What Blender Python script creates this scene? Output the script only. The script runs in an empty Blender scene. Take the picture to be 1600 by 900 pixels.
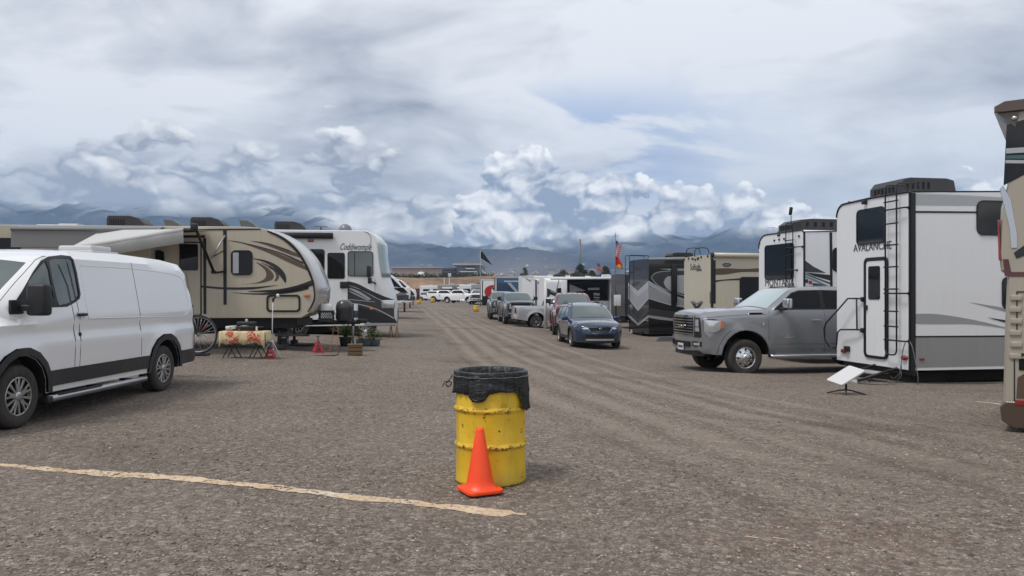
import bpy, bmesh, math, random
import numpy as np
from mathutils import Vector, Matrix
from mathutils.geometry import delaunay_2d_cdt, tessellate_polygon
random.seed(7)
scene = bpy.context.scene
col = scene.collection
R = math.radians
FPX, PX0, HY, EYE = 1220.0, 800.0, 458.0, 1.5

# ---------------------------------------------------------------- camera
cam_d = bpy.data.cameras.new("camera")
cam_d.lens = FPX / 1600 * 36
cam_d.sensor_width = 36
cam_d.shift_y = (HY - 450) / 1600
cam_d.clip_start = 0.05
cam_d.clip_end = 30000
cam = bpy.data.objects.new("camera", cam_d)
col.objects.link(cam)
cam.location = (0, 0, EYE)
cam.rotation_euler = (R(90), 0, 0)
scene.camera = cam

scene.view_settings.view_transform = 'Standard'
scene.view_settings.look = 'None'
scene.view_settings.gamma = 1
scene.view_settings.use_curve_mapping = False
scene.view_settings.exposure = 0.56

SUN_EL, SUN_AZ = R(62), R(-125)      # azimuth from +Y towards +X
sd = bpy.data.lights.new("sun", 'SUN')
sd.energy = 1.5
sd.angle = R(14)
sd.color = (1.0, 0.96, 0.9)
so = bpy.data.objects.new("sun", sd)
col.objects.link(so)
sdir = Vector((math.cos(SUN_EL) * math.sin(SUN_AZ), math.cos(SUN_EL) * math.cos(SUN_AZ), math.sin(SUN_EL)))
so.rotation_euler = sdir.to_track_quat('Z', 'Y').to_euler()
so.location = (0, 0, 60)

cy = scene.cycles
cy.max_bounces = 5; cy.diffuse_bounces = 2; cy.glossy_bounces = 3; cy.transmission_bounces = 4
cy.transparent_max_bounces = 48; cy.volume_bounces = 0

# ---------------------------------------------------------------- node expressions
class S:
    """socket wrapper: arithmetic on sockets makes Math nodes"""
    def __init__(s, nt, o): s.nt, s.o = nt, o
    def _m(s, op, *a, clamp=False):
        n = s.nt.nodes.new('ShaderNodeMath'); n.operation = op; n.use_clamp = clamp
        for i, v in enumerate(a): setin(s.nt, n.inputs[i], v)
        return S(s.nt, n.outputs[0])
    def __add__(s, b): return s._m('ADD', s, b)
    def __radd__(s, b): return s._m('ADD', b, s)
    def __sub__(s, b): return s._m('SUBTRACT', s, b)
    def __rsub__(s, b): return s._m('SUBTRACT', b, s)
    def __mul__(s, b): return s._m('MULTIPLY', s, b)
    def __rmul__(s, b): return s._m('MULTIPLY', b, s)
    def __truediv__(s, b): return s._m('DIVIDE', s, b)
    def pow(s, b): return s._m('POWER', s, b)
    def abs(s): return s._m('ABSOLUTE', s)
    def min(s, b): return s._m('MINIMUM', s, b)
    def max(s, b): return s._m('MAXIMUM', s, b)
    def clamp(s): return s._m('ADD', s, 0.0, clamp=True)
    def step(s, a, b, sm=True):
        n = s.nt.nodes.new('ShaderNodeMapRange'); n.interpolation_type = 'SMOOTHSTEP' if sm else 'LINEAR'
        setin(s.nt, n.inputs[0], s); setin(s.nt, n.inputs[1], a); setin(s.nt, n.inputs[2], b)
        return S(s.nt, n.outputs[0])
def setin(nt, inp, v):
    if isinstance(v, S): nt.links.new(v.o, inp)
    elif isinstance(v, bpy.types.NodeSocket): nt.links.new(v, inp)
    elif v is not None:
        if isinstance(v, (tuple, list)) and len(v) == 3 and inp.type == 'RGBA': v = (*v, 1)
        inp.default_value = v
def noise(nt, vec, scale, detail=4, rough=.5, dist=0.0, dims='3D'):
    n = nt.nodes.new('ShaderNodeTexNoise'); n.noise_dimensions = dims
    setin(nt, n.inputs['Vector'], vec)
    n.inputs['Scale'].default_value = scale; n.inputs['Detail'].default_value = detail
    n.inputs['Roughness'].default_value = rough; n.inputs['Distortion'].default_value = dist
    return S(nt, n.outputs[0])
def noisec(nt, vec, scale, detail=2):
    s = noise(nt, vec, scale, detail)
    return S(nt, s.o.node.outputs[1])
def voro(nt, vec, scale, detail=0, rough=.5, feature='F1', out=0, rand=1.0):
    n = nt.nodes.new('ShaderNodeTexVoronoi'); n.feature = feature
    setin(nt, n.inputs['Vector'], vec)
    n.inputs['Scale'].default_value = scale
    if 'Detail' in n.inputs: n.inputs['Detail'].default_value = detail; n.inputs['Roughness'].default_value = rough
    n.inputs['Randomness'].default_value = rand
    if feature == 'SMOOTH_F1': n.inputs['Smoothness'].default_value = .6
    return S(nt, n.outputs[out])
def comb(nt, x, y, z=0.0):
    n = nt.nodes.new('ShaderNodeCombineXYZ')
    for i, v in enumerate((x, y, z)): setin(nt, n.inputs[i], v)
    return S(nt, n.outputs[0])
def sep(nt, v):
    n = nt.nodes.new('ShaderNodeSeparateXYZ'); setin(nt, n.inputs[0], v)
    return [S(nt, o) for o in n.outputs]
def mix(nt, f, a, b, blend='MIX'):
    n = nt.nodes.new('ShaderNodeMix'); n.data_type = 'RGBA'; n.blend_type = blend
    setin(nt, n.inputs[0], f); setin(nt, n.inputs[6], a); setin(nt, n.inputs[7], b)
    return S(nt, n.outputs[2])
def vmath(nt, op, a, b):
    n = nt.nodes.new('ShaderNodeVectorMath'); n.operation = op
    setin(nt, n.inputs[0], a); setin(nt, n.inputs[1], b)
    return S(nt, n.outputs[0])
def texco(nt, which='Object'):
    n = nt.nodes.new('ShaderNodeTexCoord'); return S(nt, n.outputs[which])
def geopos(nt):
    n = nt.nodes.new('ShaderNodeNewGeometry'); return S(nt, n.outputs['Position'])
def bump(nt, h, strength=.3, dist=.01, normal=None):
    n = nt.nodes.new('ShaderNodeBump'); setin(nt, n.inputs['Height'], h)
    n.inputs['Strength'].default_value = strength; n.inputs['Distance'].default_value = dist
    if normal: setin(nt, n.inputs['Normal'], normal)
    return S(nt, n.outputs[0])
def srgb(r, g, b):
    f = lambda c: (c / 255 / 12.92) if c / 255 <= .04045 else ((c / 255 + .055) / 1.055) ** 2.4
    return (f(r), f(g), f(b))

# ---------------------------------------------------------------- sky
wd = bpy.data.worlds.new("World"); scene.world = wd
wd.use_nodes = True
wd.cycles.sampling_method = 'NONE'
nt = wd.node_tree
nt.nodes.clear()
outw = nt.nodes.new('ShaderNodeOutputWorld')
bg = nt.nodes.new('ShaderNodeBackground'); bg.inputs[1].default_value = 0.1
nt.links.new(bg.outputs[0], outw.inputs[0])
sky = nt.nodes.new('ShaderNodeTexSky'); sky.sky_type = 'NISHITA'; sky.sun_disc = False
sky.sun_elevation = SUN_EL; sky.sun_rotation = SUN_AZ
sky.air_density = 1.0; sky.dust_density = 1.0; sky.altitude = 1600
d = texco(nt, 'Generated')
dx, dy, dz = sep(nt, d)
zz = dz.max(0.0)
az = dx._m('ARCTAN2', dx, dy)                 # 0 straight ahead
# high sheet: a cloud deck seen in perspective
def n2(u, v, scale, detail, rough=.55, dist=0.0):
    return noise(nt, comb(nt, u, v, 0.0), scale, detail, rough, dist, '2D')
def v2(u, v, scale, detail=1):
    s_ = voro(nt, comb(nt, u, v, 0.0), scale, detail, .5); s_.o.node.voronoi_dimensions = '2D'; return s_
k = zz + .30
px_, py_ = dx / k, dy / k
w0 = n2(px_ + 3.1, py_, .9, 3) - .5
w1 = n2(px_ + 13.1, py_ + 5.0, .9, 3) - .5
qx, qy = px_ * 1.0 + w0 * .8, py_ * 1.25 + w1 * .8
A1 = n2(qx, qy, 1.15, 7, .53)
A2 = n2(qx + .03, qy - .10, 1.15, 5, .53)
B1 = n2(px_ * 1.0 + 7.0 + w0 * .5, py_ * 1.7 + w1 * .5, 2.2, 7, .6)
relief = (A1 - A2) * 3.4
lum = (A1 - .5) * -2.3 + relief + (B1 - .5) * 1.3 + .72
hi = mix(nt, lum.clamp(), srgb(150, 156, 170), srgb(233, 236, 242))
# gaps of thin cloud with blue behind, mostly ahead and to the right
gap = (B1 * .65 + A1 * .35).step(.52, .42) * az.step(-.14, .02) * az.step(.42, .08) * zz.step(.28, .21) * zz.step(.08, .15)
hi = mix(nt, zz.step(.34, .12) * az.step(-.25, .3) * .45, hi, srgb(214, 222, 233))
hi = mix(nt, gap * .6, hi, srgb(118, 156, 212))
# cumulus heaps towards the horizon
def heap(su, sv, seed, top, amp, soft, darkc, lightc, gain, bias=.5):
    u, v = az * su + seed, zz * sv
    w = n2(u, v, 2.4, 4) - .5
    x_ = n2(u + 5.0, v + 9.0, 2.4, 4) - .5
    u, v = u + w * .30, v + x_ * .30
    def H(du, dv):
        return (1.0 - v2(u + du, v + dv, 1.5, 3)) * .62 + n2(u + du, v + dv, 1.1, 6, .55) * .55
    h0, h1 = H(0, 0), H(.035, .075)
    m = ((top - zz) + (h0 - .66) * amp).step(-soft, soft)
    sh = (h0 - h1) * gain + bias + (h0 - .66) * 1.3
    return m, mix(nt, sh.clamp(), darkc, lightc)
m1, c1 = heap(5.5, 9.0, 2.2, az.step(-.16, .02) * -.11 + .205, .16, .012, srgb(148, 155, 170), (1.0, 1.0, 1.0), 2.8, .54)
topb = (az - .035).abs().step(.17, .03) * .105 + .075 + az.step(.10, .22) * .050 + az.step(-.12, -.02) * .025
m2, c2 = heap(7.0, 9.5, 9.75, topb, .13, .004, srgb(146, 158, 180), (1.12, 1.12, 1.12), 3.0, .70)
c = mix(nt, m1 * az.step(.12, -.02) * .9, hi, c1)
c = mix(nt, m2 * az.step(-.16, -.08), c, c2)
# below the horizon a dull ground colour
c = mix(nt, dz.step(-.02, -.06), c, (.12, .115, .11))
cs = vmath(nt, 'MULTIPLY', c, (8.3, 8.2, 8.05))
# a share of the clear physical sky above the cloud
cs = mix(nt, .06, cs, S(nt, sky.outputs[0]))
nt.links.new(cs.o, bg.inputs[0])

# ---------------------------------------------------------------- materials
MATS = {}
def mat(name, color=(.5, .5, .5), rough=.5, metal=0.0, spec=.5, coat=0.0, var=.0, dirt=.0, emit=None, alpha=None, bumpk=0.0, bscale=60, trans=0.0, ior=1.45):
    if name in MATS: return MATS[name]
    m = bpy.data.materials.new(name); m.use_nodes = True
    nt = m.node_tree; b = nt.nodes['Principled BSDF']
    b.inputs['Roughness'].default_value = rough; b.inputs['Metallic'].default_value = metal
    b.inputs['Specular IOR Level'].default_value = spec
    b.inputs['Coat Weight'].default_value = coat; b.inputs['Coat Roughness'].default_value = .06
    b.inputs['Transmission Weight'].default_value = trans; b.inputs['IOR'].default_value = ior
    co = texco(nt, 'Object')
    cc = S(nt, None)
    base = (*color, 1)
    b.inputs['Base Color'].default_value = base
    if var or dirt:
        n1 = noise(nt, co, 1.7, 5, .6); n2 = noise(nt, co, 14, 4, .6)
        t = ((n1 * .6 + n2 * .4) - .5) * 2.2 * var + .5
        dk = tuple(x * (1 - var * .9) for x in color); lt = tuple(min(1, x * (1 + var * .7)) for x in color)
        c_ = mix(nt, t.clamp(), dk, lt)
        if dirt:
            x, y, z = sep(nt, co)
            streak = noise(nt, comb(nt, x * 9, y * 9, z * .7), 1.0, 4, .6)
            low = z.step(1.1, .1)
            f = (streak.step(.42, .75) * (.0 if coat > .5 else .55) + low * n1 * .9) * dirt
            c_ = mix(nt, f.clamp(), c_, (.19, .16, .13))
            rr = f * .4 + rough
            setin(nt, b.inputs['Roughness'], rr)
        setin(nt, b.inputs['Base Color'], c_)
    if bumpk:
        setin(nt, b.inputs['Normal'], bump(nt, noise(nt, co, bscale, 4, .6), bumpk, .01))
    if emit:
        b.inputs['Emission Color'].default_value = (*emit, 1); b.inputs['Emission Strength'].default_value = 1
    MATS[name] = m
    return m

mat('white_paint', (.76, .77, .78), .32, coat=.4, var=.02, dirt=.10)
mat('van_white', (.79, .795, .80), .22, coat=1.0, var=.01, dirt=.06)
mat('white_gelcoat', (.77, .78, .79), .35, coat=.25, var=.03, dirt=.06)
mat('cream_gelcoat', (.52, .475, .375), .38, coat=.2, var=.03, dirt=.16)
mat('beige_gelcoat', (.47, .42, .33), .4, coat=.2, var=.04, dirt=.2)
mat('tan_paint', (.37, .33, .265), .3, coat=.5, var=.04, dirt=.15)
mat('brown_paint', (.075, .05, .035), .3, coat=.6, var=.05)
mat('maroon_paint', (.075, .012, .016), .28, coat=.8, var=.04)
mat('truck_red', (.115, .010, .015), .25, coat=1, dirt=.12, var=.03)
mat('grey_paint', (.25, .26, .275), .26, metal=.4, coat=.9, var=.02, dirt=.12)
mat('silver_paint', (.42, .43, .45), .28, metal=.3, coat=.9, var=.02, dirt=.12)
mat('blue_paint', (.018, .038, .085), .22, metal=.3, coat=1, var=.02, dirt=.10)
mat('dark_grey_paint', (.10, .115, .125), .28, metal=.3, coat=.9, var=.03, dirt=.15)
mat('coach_black', (.012, .012, .014), .18, coat=.9, var=.04)
mat('graphic_black', (.018, .018, .02), .3, coat=.3)
mat('graphic_charcoal', (.045, .045, .05), .32, coat=.3)
mat('graphic_grey', (.17, .175, .185), .34, coat=.3)
mat('graphic_light', (.38, .40, .42), .34, coat=.3)
mat('graphic_silver', (.30, .31, .33), .34, coat=.3)
mat('graphic_brown', (.10, .062, .040), .35, coat=.3)
mat('graphic_red', (.42, .02, .025), .35, coat=.3)
mat('graphic_navy', (.015, .04, .09), .3, coat=.5)
mat('graphic_teal', (.05, .11, .13), .35, coat=.3)
mat('graphic_lines', (.20, .24, .25), .35, coat=.3)
mat('lower_skirt_grey', (.27, .275, .275), .42, var=.03, dirt=.2)
mat('black_plastic', (.018, .018, .02), .5, var=.1)
mat('black_rubber', (.016, .016, .016), .75, var=.2, bumpk=.3, bscale=120, dirt=.25)
mat('tyre_rubber', (.02, .02, .021), .78, var=.2, bumpk=.3, bscale=80, dirt=.3)
mat('black_trim', (.012, .012, .013), .4)
mat('dark_cladding', (.022, .023, .026), .55, var=.1, dirt=.2)
mat('black_metal', (.014, .014, .015), .45, metal=.2, dirt=.15, var=.1)
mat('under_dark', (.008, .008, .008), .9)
mat('chrome', (.62, .63, .65), .14, metal=1.0)
mat('alloy', (.45, .46, .48), .28, metal=.9, var=.1)
mat('dark_alloy', (.05, .05, .055), .35, metal=.8)
mat('galvanised', (.36, .37, .38), .45, metal=.7, var=.1)
mat('glass_dark', (.008, .009, .010), .05, spec=.5)
mat('glass_tint', (.085, .11, .105), .06, spec=.8, coat=.5)
mat('sunshade', (.42, .50, .52), .3, metal=.3, var=.1, coat=.8)
mat('lamp_clear', (.55, .57, .6), .12, metal=.5, coat=1)
mat('lamp_amber', (.55, .17, .03), .2, coat=1)
mat('lamp_red', (.28, .012, .012), .2, coat=1)
mat('ac_dark', (.035, .035, .038), .5, var=.15, dirt=.1)
mat('ac_white', (.55, .56, .56), .45, var=.05, dirt=.2)
mat('roof_white', (.48, .48, .47), .6, var=.1, dirt=.2)
mat('awning_fabric', (.50, .50, .49), .75, var=.06, dirt=.12)
mat('slide_topper', (.20, .20, .20), .8, var=.12)
mat('jack_red', (.36, .02, .025), .4, var=.1, dirt=.1)
mat('steel_grey', (.15, .15, .16), .5, metal=.5, var=.15)
mat('propane_white', (.62, .62, .6), .35, var=.05)
mat('crate_blue', (.035, .10, .16), .45, var=.1)
mat('pot_dark', (.03, .032, .034), .6)
mat('pot_teal', (.06, .09, .10), .6)
mat('wood_brown', (.14, .085, .045), .8, var=.3, bumpk=.4)
mat('plate_white', (.6, .6, .6), .4)
mat('interior_dark', (.03, .03, .032), .8)
mat('barrel_far', (.62, .42, .03), .5)

# ---------------------------------------------------------------- mesh helpers
class MB:
    def __init__(s): s.v, s.f, s.m, s.mats, s.sm = [], [], [], [], []
    def mi(s, m):
        if isinstance(m, str): m = MATS[m]
        if m not in s.mats: s.mats.append(m)
        return s.mats.index(m)
    def add(s, vs, fs, m, M=None, smooth=False):
        o = len(s.v)
        if M is not None: vs = [M @ Vector(p) for p in vs]
        s.v += [tuple(p) for p in vs]
        k = s.mi(m)
        for f in fs: s.f.append(tuple(i + o for i in f)); s.m.append(k); s.sm.append(smooth)
        return s
    def box(s, c, size, m, M=None, bev=0.0, rot=None):
        hx, hy, hz = size[0] / 2, size[1] / 2, size[2] / 2
        bev = min(bev, hx * .49, hy * .49, hz * .49)
        T = Matrix.Translation(c)
        if rot: T = T @ Matrix.Rotation(rot[2], 4, 'Z') @ Matrix.Rotation(rot[1], 4, 'Y') @ Matrix.Rotation(rot[0], 4, 'X')
        if M is not None: T = M @ T
        if bev <= 0:
            vs = [(x, y, z) for x in (-hx, hx) for y in (-hy, hy) for z in (-hz, hz)]
            fs = [(0, 1, 3, 2), (4, 6, 7, 5), (0, 4, 5, 1), (2, 3, 7, 6), (0, 2, 6, 4), (1, 5, 7, 3)]
            return s.add(vs, fs, m, T)
        bm = bmesh.new(); bmesh.ops.create_cube(bm, size=1)
        for v in bm.verts: v.co = Vector((v.co.x * 2 * hx, v.co.y * 2 * hy, v.co.z * 2 * hz))
        bmesh.ops.bevel(bm, geom=list(bm.edges), offset=bev, segments=3, profile=.5, affect='EDGES')
        bm.verts.index_update()
        s.add([tuple(v.co) for v in bm.verts], [[v.index for v in f.verts] for f in bm.faces], m, T, True)
        bm.free(); return s
    def prism(s, pts, y0, y1, m, axis='y', M=None, bev=0.0):
        """2D polygon (a,b) extruded along axis: y -> (a,y,b); x -> (x,a,b); z -> (a,b,z)"""
        n = len(pts)
        f3 = {'y': lambda a, b, t: (a, t, b), 'x': lambda a, b, t: (t, a, b), 'z': lambda a, b, t: (a, b, t)}[axis]
        if bev:
            ins = inset2(pts, bev)
            rings = [([f3(a, b, y0) for a, b in ins]), ([f3(a, b, y0 + math.copysign(bev, y1 - y0)) for a, b in pts]),
                     ([f3(a, b, y1 - math.copysign(bev, y1 - y0)) for a, b in pts]), ([f3(a, b, y1) for a, b in ins])]
        else:
            rings = [[f3(a, b, y0) for a, b in pts], [f3(a, b, y1) for a, b in pts]]
        vs = [p for r in rings for p in r]
        fs = []
        for r in range(len(rings) - 1):
            for i in range(n):
                j = (i + 1) % n
                fs.append((r * n + i, r * n + j, (r + 1) * n + j, (r + 1) * n + i))
        tri = tessellate_polygon([[Vector((a, b, 0)) for a, b in (ins if bev else pts)]])
        L = (len(rings) - 1) * n
        for t in tri: fs.append(tuple(t)); fs.append(tuple(L + i for i in reversed(t)))
        return s.add(vs, fs, m, M)
    def lathe(s, prof, m, seg=32, M=None, axis='z', smooth=True, ang0=0.0):
        """prof list of (r,h)"""
        vs, fs = [], []
        for r, h in prof:
            for k in range(seg):
                a = ang0 + 2 * math.pi * k / seg
                c, n = r * math.cos(a), r * math.sin(a)
                vs.append({'z': (c, n, h), 'y': (c, h, n), 'x': (h, c, n)}[axis])
        for i in range(len(prof) - 1):
            for k in range(seg):
                k2 = (k + 1) % seg
                fs.append((i * seg + k, i * seg + k2, (i + 1) * seg + k2, (i + 1) * seg + k))
        return s.add(vs, fs, m, M, smooth)
    def cyl(s, c, r, h, m, axis='z', seg=24, M=None, r2=None):
        r2 = r if r2 is None else r2
        T = Matrix.Translation(c)
        if M is not None: T = M @ T
        return s.lathe([(0, -h / 2), (r * .97, -h / 2), (r, -h / 2 + min(.01, h * .1)), (r2, h / 2 - min(.01, h * .1)), (r2 * .97, h / 2), (0, h / 2)], m, seg, T, axis)
    def tube(s, pts, r, m, seg=8, M=None, closed=False, r1=None):
        pts = [Vector(p) for p in pts]; n = len(pts)
        vs, fs = [], []
        up = Vector((0, 0, 1)); prev = None
        for i, p in enumerate(pts):
            if closed: t = pts[(i + 1) % n] - pts[i - 1]
            else: t = pts[min(i + 1, n - 1)] - pts[max(i - 1, 0)]
            t = t.normalized() if t.length > 1e-9 else Vector((0, 0, 1))
            if prev is None:
                a = t.cross(up)
                if a.length < .05: a = t.cross(Vector((1, 0, 0)))
            else: a = prev - t * prev.dot(t)
            a.normalize(); prev = a; b = t.cross(a)
            rr = r if r1 is None else r + (r1 - r) * i / max(1, n - 1)
            for k in range(seg):
                an = 2 * math.pi * k / seg
                vs.append(p + a * math.cos(an) * rr + b * math.sin(an) * rr)
        for i in range(n if closed else n - 1):
            j = (i + 1) % n
            for k in range(seg):
                k2 = (k + 1) % seg
                fs.append((i * seg + k, i * seg + k2, j * seg + k2, j * seg + k))
        if not closed:
            fs.append(tuple(reversed(range(seg)))); fs.append(tuple((n - 1) * seg + k for k in range(seg)))
        return s.add(vs, fs, m, M, True)
    def build(s, name, parent=None, bevel=0.0, label=None):
        me = bpy.data.meshes.new(name)
        me.from_pydata(s.v, [], s.f)
        for m in s.mats: me.materials.append(m)
        me.polygons.foreach_set('material_index', s.m)
        me.polygons.foreach_set('use_smooth', s.sm)
        me.update()
        bm = bmesh.new(); bm.from_mesh(me); bmesh.ops.recalc_face_normals(bm, faces=bm.faces); bm.to_mesh(me); bm.free()
        o = bpy.data.objects.new(name, me); col.objects.link(o)
        if parent: o.parent = parent
        if bevel:
            b = o.modifiers.new('bev', 'BEVEL'); b.width = bevel; b.segments = 2; b.limit_method = 'ANGLE'; b.angle_limit = R(40)
            b.harden_normals = False
        if label: o['label'] = label
        return o
def inset2(pts, d):
    n = len(pts); A = sum(pts[i][0] * pts[(i + 1) % n][1] - pts[(i + 1) % n][0] * pts[i][1] for i in range(n))
    sg = 1 if A > 0 else -1
    out = []
    for i in range(n):
        p0, p1, p2 = Vector(pts[i - 1]), Vector(pts[i]), Vector(pts[(i + 1) % n])
        e1 = (p1 - p0); e2 = (p2 - p1)
        if e1.length < 1e-9 or e2.length < 1e-9: out.append(tuple(p1)); continue
        e1.normalize(); e2.normalize()
        n1 = Vector((-e1.y, e1.x)) * sg; n2 = Vector((-e2.y, e2.x)) * sg
        b = n1 + n2
        if b.length < .2: b = n1
        b = b / max(.35, b.dot(b) / 2) 
        out.append(tuple(p1 + b * d * .5 * 1.0 if False else p1 + b * d / 2 * 1.0))
    return out
def rrect(x0, z0, x1, z1, r, n=4):
    pts = []
    for cx, cz, a0 in ((x1 - r, z1 - r, 0), (x0 + r, z1 - r, 90), (x0 + r, z0 + r, 180), (x1 - r, z0 + r, 270)):
        for k in range(n + 1):
            a = R(a0 + 90 * k / n); pts.append((cx + r * math.cos(a), cz + r * math.sin(a)))
    return pts
def spline(pts, n=6, closed=False):
    P = [Vector(p) for p in pts]; out = []; N = len(P)
    rng = N if closed else N - 1
    for i in range(rng):
        p0 = P[i - 1] if (closed or i > 0) else P[0]
        p1, p2 = P[i], P[(i + 1) % N]
        p3 = P[(i + 2) % N] if (closed or i + 2 < N) else P[-1]
        for k in range(n):
            t = k / n
            out.append(.5 * ((2 * p1) + (-p0 + p2) * t + (2 * p0 - 5 * p1 + 4 * p2 - p3) * t * t + (-p0 + 3 * p1 - 3 * p2 + p3) * t ** 3))
    if not closed: out.append(P[-1])
    return [tuple(p) for p in out]
def lens(top, bot, n=5):
    """closed outline from an upper and a lower curve, both left to right"""
    return spline(top, n) + list(reversed(spline(bot, n)))
def empty(name, loc, rz, label, cat, group=None, scale=None):
    o = bpy.data.objects.new(name, None); col.objects.link(o)
    o.location = loc; o.rotation_euler = (0, 0, rz); o.empty_display_size = .3
    if scale: o.scale = (scale,) * 3
    o['label'] = label; o['category'] = cat
    if group: o['group'] = group
    bpy.context.view_layer.update()
    return o
def tag(o, label, cat, group=None, kind=None):
    o['label'] = label
    if cat: o['category'] = cat
    if group: o['group'] = group
    if kind: o['kind'] = kind
    return o
def struct(o, label=None):
    o['kind'] = 'structure'
    if label: o['label'] = label
    return o
def sub(o, p):
    o.parent = p; return o
def copy_tree(o, parent=None):
    c_ = o.copy(); col.objects.link(c_); c_.parent = parent
    for ch in list(o.children): copy_tree(ch, c_)
    return c_
_font = None
def text(s_, parent, loc, rot, size, m, name='lettering', ext=.003, xs=1.0, shear=0.0, align='CENTER', bold=0.0):
    cu = bpy.data.curves.new(name, 'FONT'); cu.body = s_; cu.size = size; cu.extrude = ext
    cu.align_x = align; cu.align_y = 'CENTER'; cu.shear = shear; cu.offset = bold
    t = bpy.data.objects.new(name, cu); col.objects.link(t)
    dg = bpy.context.evaluated_depsgraph_get()
    me = bpy.data.meshes.new_from_object(t.evaluated_get(dg))
    bpy.data.objects.remove(t); bpy.data.curves.remove(cu)
    me.name = name
    me.materials.clear(); me.materials.append(MATS[m] if isinstance(m, str) else m)
    o = bpy.data.objects.new(name, me); col.objects.link(o); o.parent = parent
    o.location = loc; o.rotation_euler = rot; o.scale = (xs, 1, 1)
    return o

# ---------------------------------------------------------------- the lay of the land
def ss(a, b, x):
    t = min(1, max(0, (x - a) / (b - a))); return t * t * (3 - 2 * t)
def gz(X, Y):
    r = ss(5, 28, Y) * (1 - ss(50, 140, Y))
    return -(0.35 + .05 * max(-8, min(6, X))) * r
def gp(px, py):
    """ground point seen at this pixel of the photograph"""
    Y = 20.0
    for _ in range(60):
        X = (px - PX0) / FPX * Y
        Y = .5 * Y + .5 * (EYE - gz(X, Y)) * FPX / (py - HY)
    X = (px - PX0) / FPX * Y
    return Vector((X, Y, gz(X, Y)))
def at(px, Y, z=None, py=None):
    X = (px - PX0) / FPX * Y
    if py is not None: z = EYE - (py - HY) / FPX * Y
    if z is None: z = gz(X, Y)
    return Vector((X, Y, z))
class Face:
    """turns measured photo positions into 2D positions on a face of a thing.
    kind 'y': plane y=const -> (x,z);  kind 'x': plane x=const -> (y,z)"""
    def __init__(s, root, kind, c):
        s.M = root.matrix_world.copy(); s.I = s.M.inverted(); s.kind, s.c = kind, c
        s.zm = (0, 0, 1)
    def zoom(s, x0, y0, k): s.zm = (x0, y0, k); return s
    def p(s, x, y):
        x = s.zm[0] + x / s.zm[2]; y = s.zm[1] + y / s.zm[2]
        o = s.I @ Vector((0, 0, EYE)); dd = s.I.to_3x3() @ Vector(((x - PX0) / FPX, 1, -(y - HY) / FPX))
        i = 1 if s.kind == 'y' else 0
        t = (s.c - o[i]) / dd[i]; q = o + dd * t
        return (q.x, q.z) if s.kind == 'y' else (q.y, q.z)
    def ps(s, pts): return [s.p(*q) for q in pts]
def decal(mb, face, pts, m, t=.004, lift=0.0, side=-1):
    """thin applied graphic on a face; side = outward direction along the face's axis"""
    c0 = face.c + side * lift; c1 = face.c + side * (lift + t)
    mb.prism(pts, c0, c1, m, 'y' if face.kind == 'y' else 'x')
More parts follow.
